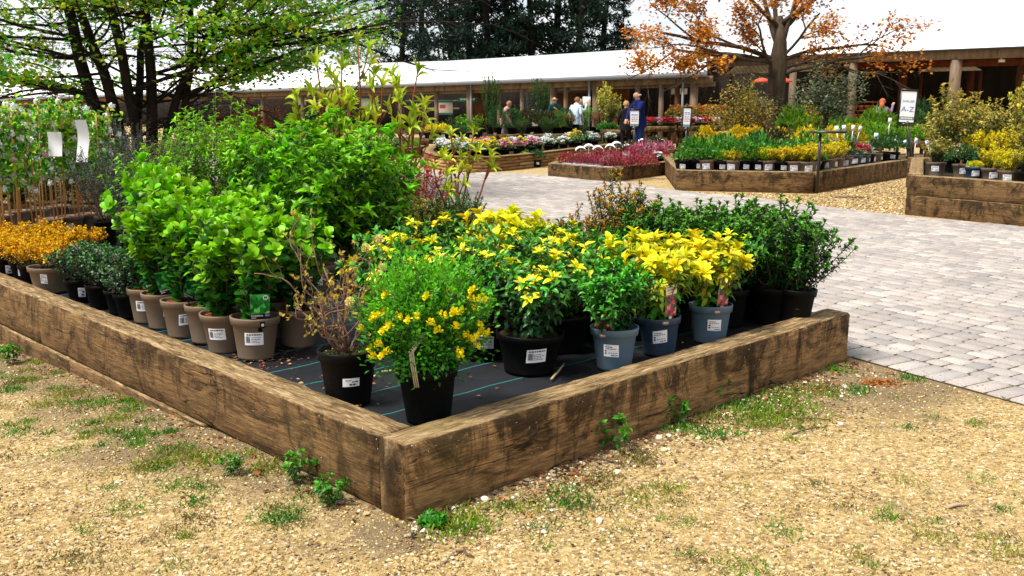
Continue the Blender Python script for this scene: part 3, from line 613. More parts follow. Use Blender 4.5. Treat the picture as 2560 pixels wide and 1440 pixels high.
# ------------------------------------------------------------------ block paving
def paving():
    r = random.Random(8); b = MB()
    def P2(s, t): return RP + ROAD_E * s + ROAD_N * t
    pal = [(.40, .35, .31), (.455, .405, .36), (.365, .325, .295), (.48, .43, .385), (.40, .36, .325), (.32, .295, .28)]
    def block(s0, s1, t0, t1, light=1):
        g = .010; z1 = .016 + r.uniform(-.002, .002); q_ = r.uniform(.88, 1.1) * light; c = [x * q_ for x in r.choice(pal)]
        q = .009
        o = [P2(s0 + g, t0 + g), P2(s1 - g, t0 + g), P2(s1 - g, t1 - g), P2(s0 + g, t1 - g)]
        i = [P2(s0 + g + q, t0 + g + q), P2(s1 - g - q, t0 + g + q), P2(s1 - g - q, t1 - g - q), P2(s0 + g + q, t1 - g - q)]
        V = [(p.x, p.y, z1 - .011) for p in o] + [(p.x + r.uniform(-.002, .002), p.y + r.uniform(-.002, .002), z1) for p in i]
        b.add(V, [(4, 5, 6, 7)] + [(k, (k + 1) % 4, 4 + (k + 1) % 4, 4 + k) for k in range(4)], 0, tuple(c))
    far_t = [G(2560, 568), G(2262, 542), G(1900, 497), G(1690, 478), G(1560, 455), G(1370, 438), G(1060, 428), G(960, 420)]
    ft = [((p - RP).dot(ROAD_E), (p - RP).dot(ROAD_N)) for p in far_t]
    def tmax(s):
        for (s0, t0), (s1, t1) in zip(ft, ft[1:]):
            if s0 <= s <= s1 or s1 <= s <= s0:
                return t0 + (t1 - t0) * (s - s0) / ((s1 - s0) or 1e-6)
        return ft[0][1] if s < ft[0][0] else ft[-1][1] + .0 * s
    s = -3.4
    while s < 30:
        block(s, s + .125, 0, .26, 1.12); s += .125
    t = .268
    while t < 14:
        w = r.choice([.125, .125, .14, .11]); s = -4 + r.uniform(0, .2)
        while s < 27:
            l = r.choice([.12, .17, .17, .2]) if s < 8 else r.choice([.17, .2, .24])
            if t + w < tmax(s + l / 2) + .05: block(s, s + l, t, t + w)
            s += l
        t += w
    k = NT('paving_block', .85, .2); at = k.n('Attribute', attribute_name='Col'); co_ = k.coord()
    f = k.noise(co_, .7, 8, .72); f2 = k.noise(co_, 80, 4, .7)
    c = k.mix(k.ramp(f, [(.38, (.5,) * 3), (.62, (0,) * 3)]), at.outputs['Color'], (.2, .18, .175), 'MIX')
    c = k.mix(k.ramp(f2, [(.3, (.45,) * 3), (.55, (0,) * 3)]), c, (.16, .13, .11)); c = k.mix(k.ramp(k.noise(co_, 30, 4, .8), [(.62, (0,) * 3), (.7, (.6,) * 3)]), c, (.55, .46, .33))
    k.color(c); k.bump(f2, .5, .004)
    kind(ob('block_paving', b.mesh('block_paving', k.m)), 'structure')
    jb = MB(); pts = [P2(-4, 0), P2(30, 0)] + [P2(a, b_) for a, b_ in ft[::-1]] + [P2(-4, ft[0][1])]
    jb.poly([(p.x, p.y, .004) for p in pts]); j = NT('joint_sand', .95, .1); cj = j.coord()
    j.color(j.ramp(j.noise(cj, 40, 5, .7), [(.35, (.04, .032, .024)), (.62, (.11, .085, .055)), (.8, (.36, .28, .16))]))
    kind(ob('paving_joints', jb.mesh('paving_joints', j.m)), 'structure')
paving()

# ------------------------------------------------------------------ timber
def timber_mat(name, light=1.0, moss=.25, stain=.6, topdirt=.06):
    k = NT(name, .85, .15); tc = k.n('TexCoord'); oi = k.n('ObjectInfo')
    add = k.n('VectorMath', operation='ADD'); sc = k.n('VectorMath', operation='SCALE'); sc.inputs['Scale'].default_value = 37
    cx = k.n('CombineXYZ'); k.l(oi.outputs['Random'], cx.inputs[0]); k.l(oi.outputs['Random'], cx.inputs[1]); k.l(cx.outputs[0], sc.inputs[0])
    k.l(tc.outputs['Object'], add.inputs[0]); k.l(sc.outputs[0], add.inputs[1])
    def mp(s):
        m = k.n('Mapping'); m.inputs['Scale'].default_value = s; k.l(add.outputs[0], m.inputs[0]); return m.outputs[0]
    grain = k.noise(mp((.7, 9, 9)), 7, 8, .65, 1.2); fineg = k.noise(mp((1.5, 30, 30)), 7, 5, .7, .4)
    L = light
    c = k.ramp(grain, [(.3, (.03 * L, .015 * L, .005 * L)), (.44, (.125 * L, .062 * L, .02 * L)), (.57, (.25 * L, .126 * L, .04 * L)), (.74, (.42 * L, .236 * L, .085 * L))])
    c = k.mix(.35, c, k.ramp(fineg, [(.35, (.07 * L, .043 * L, .02 * L)), (.65, (.34 * L, .23 * L, .12 * L))]))
    # upright water stains
    st = k.noise(mp((2.4, 2, 1.5)), 1.7, 8, .75, 1.4)
    sz = k.n('SeparateXYZ'); k.l(tc.outputs['Object'], sz.inputs[0]); zr = k.n('MapRange'); k.l(sz.outputs[2], zr.inputs['Value'])
    zr.inputs['From Min'].default_value = 0; zr.inputs['From Max'].default_value = .3; zr.inputs['To Min'].default_value = -.07; zr.inputs['To Max'].default_value = topdirt
    az_ = k.n('Math', operation='ADD'); k.l(st, az_.inputs[0]); k.l(zr.outputs[0], az_.inputs[1])
    c = k.mix(k.ramp(az_.outputs[0], [(.47, (0,) * 3), (.6, (stain,) * 3)]), c, (.014, .008, .003))
    s3 = k.noise(mp((6, 3, .5)), 1.1, 5, .7, .5); c = k.mix(k.ramp(s3, [(.6, (0,) * 3), (.68, (stain * .85,) * 3)]), c, (.013, .007, .003))
    s2 = k.noise(mp((1.4, 3, 6)), 2.2, 7, .75, .5)
    c = k.mix(k.ramp(s2, [(.5, (0,) * 3), (.62, (stain * .8,) * 3)]), c, (.022, .012, .005))
    gr = k.noise(mp((1.2, 1.2, 1.2)), 2.3, 5, .6); c = k.mix(k.ramp(gr, [(.5, (0,) * 3), (.75, (moss,) * 3)]), c, (.13, .1, .03))
    # long checks in the wood
    ck = k.noise(mp((.35, 7, 7)), 2.1, 3, .5, .8)
    crack = k.ramp(ck, [(.488, (0,) * 3), (.499, (1,) * 3), (.503, (1,) * 3), (.512, (0,) * 3)])
    brk = k.ramp(k.noise(mp((.9, 3, 3)), 1.3, 3), [(.52, (0,) * 3), (.58, (1,) * 3)])
    ckm = k.mix(1.0, crack, brk, 'MULTIPLY'); c = k.mix(ckm, c, (.012, .007, .004))
    # top: weathered grey-tan with pale flakes
    ge = k.n('NewGeometry'); sx = k.n('SeparateXYZ'); k.l(ge.outputs['Normal'], sx.inputs[0])
    fl = k.noise(mp((1.6, 12, 12)), 4, 8, .8, .8)
    topc = k.ramp(fl, [(.36, (.03, .017, .007)), (.47, (.17, .105, .045)), (.58, (.36, .25, .125)), (.7, (.66, .53, .34))])
    topc = k.mix(k.ramp(gr, [(.5, (0,) * 3), (.72, (moss * 1.6,) * 3)]), topc, (.16, .125, .03))
    c = k.mix(k.ramp(sx.outputs[2], [(.5, (0,) * 3), (.8, (1,) * 3)]), c, topc)
    wh = k.noise(mp((9, 9, 9)), 9, 2, .5); c = k.mix(k.ramp(wh, [(.72, (0,) * 3), (.75, (.8,) * 3)]), c, (.6, .52, .4))
    so_ = k.n('SeparateXYZ'); k.l(tc.outputs['Normal'], so_.inputs[0]); ab = k.n('Math', operation='ABSOLUTE'); k.l(so_.outputs[0], ab.inputs[0])
    c = k.mix(k.ramp(ab.outputs[0], [(.7, (0,) * 3), (.9, (.72,) * 3)]), c, (.02, .011, .004))
    k.color(c); h = k.mix(.5, grain, fineg); h = k.mix(ckm, h, (0, 0, 0)); k.bump(h, .75, .012)
    return k.m
TIMBER = timber_mat('weathered_timber', .88, .25, .84, .03); TIMBER_R = timber_mat('mossy_timber_shade_lift', 1.5, .35, .84, .07); TIMBER_DARK = timber_mat('dark_timber', .8, .35, .85)  # front timber's base is painted lighter to make up for its shaded face
def timber(name, p, ang, L, W, H, m, parent, seed=0, n=None):
    """one sleeper: x along its length from p (outer lower edge), y = into the bed, rounded uneven edges"""
    r = np.random.default_rng(seed); n = n or max(6, int(L / .06)); e = .009
    prof = np.array([(0, e), (0, H * .35), (0, H * .7), (0, H - e), (e, H), (W * .35, H), (W * .7, H), (W - e, H), (W, H - e), (W, e), (W - e, 0), (e, 0)])
    V = []; wob = np.cumsum(r.standard_normal((n, len(prof), 2)) * .0012, 0) * .6 + r.standard_normal((n, len(prof), 2)) * .0012
    wob -= wob.mean(0); wob = np.clip(wob, -.007, .007)
    for i in range(n):
        x = L * i / (n - 1)
        for j, (y, z) in enumerate(prof):
            V.append((x, y + wob[i, j, 0], z + wob[i, j, 1] * (z > e * 2)))
    k = len(prof); F = [(i * k + j, i * k + (j + 1) % k, (i + 1) * k + (j + 1) % k, (i + 1) * k + j) for i in range(n - 1) for j in range(k)]
    F += [tuple(range(k)), tuple((n - 1) * k + j for j in range(k))[::-1]]
    me = raw_mesh(name, V, F, [m], None, None, False)
    bm = bmesh.new(); bm.from_mesh(me); bmesh.ops.recalc_face_normals(bm, faces=bm.faces); bm.to_mesh(me); bm.free()
    o = ob(name, me, parent, p, ang); return o
bd = thing('raised_bed', 'large weathered timber raised bed in the foreground full of potted shrubs', 'raised bed', (C0.x, C0.y, 0))
def loc(a, b, z): p = bed(a, b, z); return Vector((p.x - C0.x, p.y - C0.y, z))
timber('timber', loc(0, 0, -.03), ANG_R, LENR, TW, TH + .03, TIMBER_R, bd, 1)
def ltimber(b0, b1, z, H, seed, back=0, m=TIMBER):
    o = timber('timber', loc(back, b1, z), ANG_L + PI, b1 - b0, TW, H, m, bd, seed); return o
# timbers of the left side run away from the corner, butting on the front one
b_lo = 1.35
ltimber(TW + .004, 3.75, .0, TH, 2); ltimber(3.756, 6.4, .0, TH, 3); ltimber(6.406, LENL, .0, TH, 4)
ltimber(1.55, 4.5, -.2, .194, 5, -.012); ltimber(4.505, LENL, -.2, .194, 6, -.012)
timber('timber', loc(LENR, TW + .004, -.03), ANG_L, LENL - TW, TW, TH - .01, TIMBER, bd, 7).location = loc(LENR, TW + .004, -.03)
timber('timber', loc(TW + .01, LENL - TW, -.03), ANG_R, LENR - TW * 2 - .02, TW, TH, TIMBER, bd, 8)
# membrane
k = NT('woven_membrane', .42, .45); co_ = k.coord()
wv = k.n('TexWave', wave_type='BANDS', bands_direction='X'); wv.inputs['Scale'].default_value = 110; k.l(co_, wv.inputs['Vector'])
wv2 = k.n('TexWave', wave_type='BANDS', bands_direction='Y'); wv2.inputs['Scale'].default_value = 110; k.l(co_, wv2.inputs['Vector'])
w = k.mix(.5, wv.outputs['Fac'], wv2.outputs['Fac'], 'MULTIPLY')
sep = k.n('SeparateXYZ'); k.l(co_, sep.inputs[0])
fr = k.n('Math', operation='FRACT'); mu = k.n('Math', operation='MULTIPLY'); mu.inputs[1].default_value = 1 / .30; k.l(sep.outputs[1], mu.inputs[0]); k.l(mu.outputs[0], fr.inputs[0])
line = k.ramp(fr.outputs[0], [(.0, (0,) * 3), (.485, (0,) * 3), (.49, (1,) * 3), (.515, (1,) * 3), (.52, (0,) * 3)])
dsh = k.ramp(wv.outputs['Fac'], [(.3, (.35,) * 3), (.6, (1,) * 3)])
base = k.mix(k.ramp(k.noise(co_, 5, 6, .7), [(.4, (0,) * 3), (.75, (.55,) * 3)]), (.004, .0055, .011), (.018, .017, .018))
k.color(k.mix(k.mix(1., line, dsh, 'MULTIPLY'), base, (.01, .32, .3))); k.bump(k.mix(.3, w, k.noise(co_, 8, 3)), .5, .01)
mb = MB(); nA, nB = 24, 60
g = [[loc(.03 + (LENR - .1) * i / nA, .03 + (LENL - .1) * j / nB, 0) for i in range(nA + 1)] for j in range(nB + 1)]
mV = []
for j in range(nB + 1):
    for i in range(nA + 1):
        mV.append(((LENR - .1) * i / nA, (LENL - .1) * j / nB, random.uniform(-.004, .004)))
mF = [(j * (nA + 1) + i, j * (nA + 1) + i + 1, (j + 1) * (nA + 1) + i + 1, (j + 1) * (nA + 1) + i) for j in range(nB) for i in range(nA)]
mm = ob('weed_membrane', raw_mesh('weed_membrane', mV, np.array(mF), [k.m]), bd, loc(.05, .05, FLOOR - .004), ANG_R)
# ------------------------------------------------------------------ weeds by the timbers
def weed(u, v, label, s=1, n=6, cols=((.03, .14, .015), (.08, .28, .02)), H=.16, Lf=.045):
    p = G(u, v); p.z = float(gz(p.x, p.y))
    sh = shoots_of(int(u), n, H, .07, branch=2, blen=.4)
    rt = thing('weed', label, 'weed', p, random.uniform(0, 6), 'weeds growing at the foot of the front timbers', s)
    ob('stem', stems_mesh('weed_stem', sh, .002, TWIG), rt)
    ob('foliage', cloud('weed_foliage', [leaves_on(int(v), sh, .018, Lf, .6, T_OVAL, cols[0], cols[1], pitch=70, tipn=4, t0=.1)], LEAF), rt)
weed(1522, 1122, 'bright green upright weed growing against the front timber below a dark knot', 1)
weed(1680, 1060, 'leafy weed at the foot of the front timber beside a brown fallen leaf', .8)
weed(830, 1262, 'broad leaved weed tucked under the left timber nearest the bed corner', .7)
weed(745, 1205, 'leafy weed under the left timber, a little way back from the corner weed', .75)
weed(26, 868, 'small weed against the lower left timber at the far left edge', .8)
weed(1082, 1312, 'flat rosette weed with one pale broad leaf in front of the bed corner', .4, H=.05, Lf=.11, n=10)
weed(575, 1188, 'low single weed on the gravel in front of the left timber', .55)
weed(1790, 1010, 'round dark weed in the grass against the front timber', .8)
weed(2045, 1005 - 235, 'tiny weed on top of the far right corner of the front timber', .4)
bpy.data.objects['weed.008'].location = bed(LENR - .35, .15, TH)
for u, v, r_, c, txt in [(1212, 1252, .017, (.8, .76, .68), 'white round pebble on the gravel in front of the front timber'), (851, 1258, .016, (.3, .2, .2), 'mauve grey pebble at the foot of the left timber near the corner'), (1660, 1128, .016, (.7, .58, .3), 'cream pebble among litter beside the green moss'), (700, 992, .013, (.75, .7, .6), 'white chip lying by the left timber')]:
    bm = bmesh.new(); bmesh.ops.create_icosphere(bm, subdivisions=2, radius=r_)
    for vv in bm.verts: vv.co = Vector((vv.co.x * 1.2, vv.co.y * .9, vv.co.z * .62)) * random.uniform(.93, 1.07)
    me = bpy.data.meshes.new('pebble'); bm.to_mesh(me); bm.free(); me.materials.append(mat('pebble', c, .8)); [setattr(p_, 'use_smooth', True) for p_ in me.polygons]
    p = G(u, v); p.z = float(gz(p.x, p.y)) + r_ * .45; tag(ob('pebble', me, None, p, random.uniform(0, 3)), txt, 'pebble', 'larger pebbles')
rng_ = np.random.default_rng(5); c_ = G(2202, 961); n_ = 260
P_ = np.stack([c_.x + rng_.normal(0, .055, n_), c_.y + rng_.normal(0, .035, n_), np.full(n_, .004)], 1)
kind(ob('orange_moss', cloud('orange_moss', [inst(T_SMALL, P_, rng_.standard_normal((n_, 3)) + [0, 0, .5], rng_.standard_normal((n_, 3)) + [0, 0, 1], .02, .01, jit((.36, .12, .02), n_))], PAINT)), 'stuff')
# sticks and pebbles worth telling apart
def stick(u, v, u2, v2, label, r=.004, z=.006, c=TWIG):
    a = G(u, v, z); e = G(u2, v2, z); m_ = (a + e) / 2; b = MB()
    pts = [a - m_, (a - m_) * .4 + Vector((random.uniform(-.01, .01),) * 2 + (.004,)), (e - m_) * .5 + Vector((random.uniform(-.01, .01), .004, .003)), e - m_]
    b.tube(pts, [r, r, r * .9, r * .6], 6); tag(ob('stick', b.mesh('stick', c, True), None, m_), label, 'stick', 'fallen sticks')
PALE = bark('pale_stick', (.35, .25, .14), (.55, .42, .26), 30)
stick(1378, 948, 1410, 908, 'short pale bamboo stick lying on the black membrane inside the bed', .006, FLOOR + .008, PALE)
stick(955, 929, 1005, 927, 'thin pale sliver of cane on the membrane beside the broom pot', .005, FLOOR + .008, PALE)
stick(1455, 1145, 1560, 1160, 'thin dark stick on the gravel below the knot in the front timber', .005)
stick(1975, 1045, 2075, 1050, 'dark twig on bare earth past the mossy grass', .004)
stick(1980, 1085, 2050, 1068, 'short dark twig on bare earth nearest the mossy grass', .004)
stick(2365, 1270, 2420, 1262, 'pale stick lying alone on the open gravel at the right', .007, .006, PALE)
stick(1140, 1378, 1185, 1392, 'dark curved twig on the gravel in front of the bed corner', .005)

# ------------------------------------------------------------------ cards and tags
def glyphs(txt, size):
    cu = bpy.data.curves.new('t', 'FONT'); cu.body = txt; cu.size = size; o = bpy.data.objects.new('t', cu); COL.objects.link(o)
    dg = bpy.context.evaluated_depsgraph_get(); me = o.evaluated_get(dg).to_mesh()
    V = [tuple(v.co) for v in me.vertices]; F = [tuple(p.vertices) for p in me.polygons]; o.evaluated_get(dg).to_mesh_clear()
    bpy.data.objects.remove(o); bpy.data.curves.remove(cu); return V, F
def add_text(b, txt, size, x, y, z=.0012, mi=1, sx=1, center=True):
    V, F = glyphs(txt, size); xs = [v[0] for v in V]; w = max(xs) - min(xs); o = x - (w / 2 + min(xs)) * sx if center else x
    b.add([(o + v[0] * sx, y + v[1], z) for v in V], F, mi)
k = NT('leaf_picture', .3, .5); co_ = k.coord(); vo = k.n('TexVoronoi'); vo.inputs['Scale'].default_value = 70; k.l(co_, vo.inputs['Vector'])
sp = k.n('SeparateColor'); k.l(vo.outputs['Color'], sp.inputs[0])
k.color(k.ramp(sp.outputs[0], [(0, (.004, .05, .01)), (.4, (.01, .2, .02)), (.7, (.03, .42, .05)), (1, (.2, .65, .15))])); LEAFPIC = k.m
k = NT('flower_picture', .3, .5); co_ = k.coord(); vo = k.n('TexVoronoi'); vo.inputs['Scale'].default_value = 60; k.l(co_, vo.inputs['Vector'])
sp = k.n('SeparateColor'); k.l(vo.outputs['Color'], sp.inputs[0])
k.color(k.ramp(sp.outputs[0], [(0, (.02, .05, .02)), (.35, (.01, .03, .015)), (.42, (.5, .01, .03)), (.8, (.62, .04, .08)), (1, (.75, .3, .35))])); FLPIC = k.m
k = NT('yellow_leaf_picture', .3, .5); co_ = k.coord(); vo = k.n('TexVoronoi'); vo.inputs['Scale'].default_value = 25; k.l(co_, vo.inputs['Vector'])
sp = k.n('SeparateColor'); k.l(vo.outputs['Color'], sp.inputs[0])
k.color(k.ramp(sp.outputs[0], [(0, (.02, .22, .02)), (.4, (.1, .45, .03)), (.6, (.65, .6, .02)), (1, (.75, .65, .02))])); YPIC = k.m
BLK = mat('card_black', (.006, .006, .006), .3); RED = mat('card_red', (.55, .02, .03), .4); BLUE = mat('card_blue', (.02, .04, .3), .4); CREAM = mat('card_cream', (.75, .68, .52), .5); ORANGE = mat('card_orange', (.7, .14, .02), .5); BROWNSTICK = mat('card_brown', (.17, .1, .07), .5)
def rect(b, x0, x1, y0, y1, z, mi): b.add([(x0, y0, z), (x1, y0, z), (x1, y1, z), (x0, y1, z)], [(0, 1, 2, 3)], mi)
def disc(b, x, y, r, z, mi, r0=0, n=20):
    V = [(x + q * math.cos(2 * PI * i / n), y + q * math.sin(2 * PI * i / n), z) for q in (r0, r) for i in range(n)]
    b.add(V, [(i, n + i, n + (i + 1) % n, (i + 1) % n) for i in range(n)], mi)
def griselinia_card():
    b = MB(); w, h = .066, .086
    b.box((0, h / 2, -.0006), (w, h, .0012), 0, 0)
    rect(b, -w / 2 + .001, w / 2 - .001, .018, h - .002, .0008, 1)
    rect(b, -w / 2 + .001, w / 2 - .001, .001, .018, .0008, 0)
    disc(b, w * .28, h * .84, .0085, .0016, 2); disc(b, w * .28, h * .84, .0060, .002, 0, .0040); rect(b, w * .2, w * .36, h * .82, h * .86, .0022, 0)
    add_text(b, 'Griselinia', .0105, -w * .16, .0085, .0016, 2); rect(b, -w * .44, -w * .2, .0035, .005, .0016, 2)
    rect(b, w * .26, w * .46, .006, .0165, .0014, 5); rect(b, w * .26, w * .46, .0098, .0126, .0020, 2); rect(b, w * .26, w * .46, .0104, .0120, .0024, 4); rect(b, w * .345, w * .375, .006, .0165, .0024, 4)
    b.box((0, -.02, -.0008), (.014, .05, .001), 0, 0)
    return b.mesh('picture_card', [BLK, LEAFPIC, WHITE, CREAM, RED, BLUE])
def escallonia_card():
    b = MB(); w, h = .062, .115
    b.box((0, h / 2, -.0006), (w, h, .0012), 0, 3)
    rect(b, -w / 2, w / 2, 0, h * .68, .0008, 1); rect(b, -w / 2, w / 2, h * .68, h * .71, .0010, 2); rect(b, -w / 2, w / 2, h * .71, h, .0008, 3)
    add_text(b, 'Escallonia', .0125, 0, h * .83, .0016, 4); rect(b, -w * .3, w * .2, h * .76, h * .775, .0014, 4)
    disc(b, w * .3, h * .12, .007, .0014, 5); disc(b, w * .3, h * .12, .0035, .0018, 3)
    b.box((0, -.02, -.0008), (.016, .05, .001), 0, 3)
    return b.mesh('picture_card', [BLK, FLPIC, ORANGE, CREAM, BROWNSTICK, RED])
def yellow_card():
    b = MB(); w, h = .13, .17
    b.box((0, h / 2, -.001), (w, h, .002), 0, 0); rect(b, -w / 2, w / 2, 0, h, .001, 1)
    return b.mesh('picture_card', [WHITE, YPIC])
CARD = {'g': griselinia_card(), 'e': escallonia_card(), 'y': yellow_card()}
def card(parent, kind_, r, z, az, lean=-.12, spin=0, s=1, tilt=0):
    """card standing in the pot, facing the direction az"""
    o = ob('picture_card', CARD[kind_], parent); o.location = (r * math.cos(az), r * math.sin(az), z)
    o.rotation_mode = 'QUATERNION'
    n = Vector((math.cos(az + spin), math.sin(az + spin), 0)); M = Matrix.Rotation(az + spin + PI / 2, 4, 'Z') @ Matrix.Rotation(PI / 2 + lean, 4, 'X') @ Matrix.Rotation(tilt, 4, 'Z')
    o.rotation_quaternion = M.to_quaternion(); o.scale = (s, s, s); return o
def emblem_mesh(r, h):
    b = MB(); rc = [(-.014, .014, h * .80, h * .95, 0)]; wrap(b, r, h, rc, 0, .002)
    q = r + .0105
    for a0, a1 in ((.0045, .008),):
        n = 16; V = [(q, rr_ * math.cos(2 * PI * i / n), h * .875 + rr_ * math.sin(2 * PI * i / n)) for rr_ in (a0, a1) for i in range(n)]
        b.add(V, [(i, (i + 1) % n, n + (i + 1) % n, n + i) for i in range(n)], 1)
    b.add([(q + .0003, -.0015, h * .85), (q + .0003, .0015, h * .85), (q + .0003, .0015, h * .9), (q + .0003, -.0015, h * .9)], [(0, 1, 2, 3)], 1)
    return b.mesh('emblem', [BLK, WHITE])
EMB = emblem_mesh(.135, .235)
# only the rubbed oval is legible on the pots: no wording
def oval_plain(r, h):
    b = MB(); n = 20; q = r + .011
    f = lambda x, y, d: ((q + d) * math.cos(x / q), (q + d) * math.sin(x / q), h * .885 + y)
    b.add([f(.024 * math.cos(2 * PI * i / n), .014 * math.sin(2 * PI * i / n), 0) for i in range(n)], [tuple(range(n))], 0)
    for x in (-.012, -.005, .002, .009): b.add([f(x, -.003, .0008), f(x + .004, -.003, .0008), f(x + .004, .005 if x < -.01 else .002, .0008), f(x, .004, .0008)], [(0, 1, 2, 3)], 1)
    return b.mesh('emblem', [BROWNSTICK, WHITE])
OVAL = oval_plain(.13, .235)
def child(rt, nm): return next(c for c in rt.children if c.name.split('.')[0] == nm)
toward = lambda p: math.atan2(-p[1], -p[0])

# ------------------------------------------------------------------ plants of the front bed
def BP(u, v):            # a pot standing on the membrane, kept inside the timbers
    p = G(u, v, FLOOR)
    while to_bed(p)[0] > LENR - TW - .14: v += 2; p = G(u, v, FLOOR)
    return p
def px_z(u, v, p): return D(u, v, p.y).z            # height seen at (u,v) above the plant's distance
# griselinia in taupe pots, front row with cards
gl = 'lime green griselinia shrub in a taupe pot'
for i, (u, v, s, fz, txt, cd) in enumerate([
    (640, 892, 1.0, 1.02, 'lime green shrub with leaf picture card in the taupe pot nearest the bed corner', .0),
    (566, 874, 1.0, 1.0, 'lime green round-leaved shrub just left of the nearest taupe pot, no card', None),
    (522, 853, 1.02, 1.05, 'lime green round-leaved shrub with low drooping leaves, its taupe pot half hidden', None),
    (462, 838, 1.03, 1.05, 'lime green shrub whose taupe pot has a crooked leaf picture card leaning backward', .7),
    (413, 816, 1.05, 1.1, 'lime green shrub in the second taupe pot from the dark leaved shrubs', -.3),
    (375, 802, 1.1, 1.2, 'tallest lime green shrub at the left end of the row of taupe pots', -.2),
    (748, 860, 1.0, .95, 'lime green shrub in a taupe pot behind the bare twiggy shrub', None)]):
    p = BP(u, v); rt = place('griselinia', 'taupe', p, txt, group='lime green shrubs in taupe pots', s=s, fz=fz, laz=toward(p) + (.15 if i == 0 else random.uniform(-.5, .2)), lab=i not in (2, 6), var=i % 3)
    if i == 0: child(rt, 'pot').scale = (1.02, 1.02, 1.05)
    if i in (0, 3, 4, 5): ob('emblem', EMB, child(rt, 'pot')).rotation_euler = (0, 0, .12)
    if cd is not None: card(rt, 'g', .132, .25, toward(p) + .2 + (0 if i == 0 else .1), .06 if i == 0 else -.3, spin=cd * .6, tilt=cd * -.7, s=1.7)
for i, (u, v) in enumerate([(430, 770), (470, 790), (520, 775), (550, 806), (640, 800), (690, 838)]):
    place('griselinia', 'taupe', BP(u, v), f'lime green shrub behind the front row of taupe pots, {ORD[i]} from left', group='lime green shrubs in taupe pots', s=1.0, fz=[1.25, 1.2, 1.0, .95, 1.1, .9][i], lab=False)
# small dark shrubs and orange ones at the left
for i, (u, v) in enumerate([(205, 752), (255, 768), (305, 782), (330, 792), (235, 742), (290, 755)]):
    place('cotoneaster', 'small_black', BP(u, v), ['small dark glossy shrub in a black pot next to the taupe berberis pot', 'small dark glossy shrub beside the taupe berberis shrub, one pot further in', 'small dark glossy shrub in the middle of its row by the left timber', 'small dark glossy shrub next to the tallest lime green shrub',
        'small dark shrub behind the first of its front row', 'small dark shrub behind the middle of its front row'][i], group='small dark glossy shrubs by the left timber', s=1.05, ps=1.0, lab=i == 0)
p = BP(128, 728); place('berberis', 'taupe_low', p, 'orange flowered dark leaved shrub in a wide taupe pot by the left timber', group='orange flowering shrubs', s=.95, laz=toward(p) - .5)
for i, (u, v, lab_) in enumerate([(22, 692, 'yellow orange flowering shrub at the left end of the front timber'), (62, 700, 'yellow orange flowering shrub left of the wide taupe pot'), (85, 712, 'bright yellow flowering shrub touching the wide taupe pot'),
        (-30, 672, 'yellow orange flowering shrub cut off by the left edge'), (170, 672, 'orange flowering shrub behind the wide taupe pot'), (215, 668, 'deep orange flowering shrub in front of the caned climbers'), (30, 650, 'orange shrub behind the yellow ones at the far left'), (120, 655, 'orange shrub with dark tips near the canes')]):
    place('berberis', 'small_black', BP(u, v), lab_, group='orange flowering shrubs', s=(1.0 if i < 4 else .9) * random.uniform(.85, 1.1), fz=random.uniform(.8, 1.15), lab=i < 3)
# bare twiggy fothergilla
def twiggy(seed):
    r = np.random.default_rng(seed); b = MB(); tips = []; bumps_ = []
    def grow(p, d, ln, rad, dep):
        pts = [p]; q = p.copy(); dd = d.copy()
        for _ in range(5):
            dd = norm(dd + r.standard_normal(3) * .24 + np.array([0, 0, .09])); q = q + dd * ln / 5; pts.append(q)
        b.tube(pts, list(np.linspace(rad, rad * .6, 6)), 5)
        bumps_.extend(pts[2:])
        if dep:
            for j in range(r.integers(2, 4)):
                s = r.integers(2, 6); a = norm(dd + r.standard_normal(3) * .7 + np.array([0, 0, .25])); grow(pts[s], a, ln * r.uniform(.45, .75), rad * .55, dep - 1)
        else: tips.append((q, dd))
    for i in range(7):
        a = i * 2.4 + .3; sp_ = r.uniform(.35, 1.35); grow(np.array([.02 * math.cos(a), .02 * math.sin(a), 0]), norm(np.array([math.cos(a) * sp_, math.sin(a) * sp_ * .7, 1])), r.uniform(.24, .36), .0075, 3)
    for i in range(2): grow(np.array([0, .01 * i, 0.]), norm(np.array([-.35 - .1 * i, .1, 1.])), .46, .007, 2)
    bp = np.array(bumps_); k_ = r.permutation(len(bp))[:170]; bp = bp[k_]
    lf = inst(T_SMALL, bp, r.standard_normal((len(bp), 3)) + [0, 0, .8], r.standard_normal((len(bp), 3)), .02, .012, jit((.32, .2, .03), len(bp)))
    tp = np.array([t for t, _ in tips]); l2 = inst(T_SMALL, np.repeat(tp, 3, 0), r.standard_normal((len(tp) * 3, 3)) + [0, 0, .9], r.standard_normal((len(tp) * 3, 3)), .024, .013, jit((.42, .33, .05), len(tp) * 3))
    return b.mesh('twig', GREY_TWIG, True), cloud('foliage', [lf, l2], LEAF), tips
def brush_flower(c, rad, n=170, seed=1):
    r = np.random.default_rng(seed); d = norm(r.standard_normal((n, 3)) + [0, 0, .35]); P = d * rad * .3
    return cloud('flower', [inst((np.array([(-.5, 0, 0), (.5, 0, 0), (.6, 1, 0), (-.6, 1, 0)], float), np.array([(0, 1, 2, 3)])), P, d, r.standard_normal((n, 3)), rad * .75, rad * .16, jit(c, n, .12, .05))], PETAL)
p = BP(872, 1004); rt = place('yew', 'black', p, 'bare twiggy shrub with cream brush flowers in a black pot', group=None, laz=toward(p) + .05 - 1.5, rz=0); rt.rotation_euler.z = 1.5
for c in [c for c in rt.children if c.name.split('.')[0] in ('stem', 'foliage')]: bpy.data.objects.remove(c)
tm, bm_, tips = twiggy(9); hz = POTS['black']['h'] * .9
ob('branch', tm, rt, (0, 0, hz)); ob('foliage', bm_, rt, (0, 0, hz))
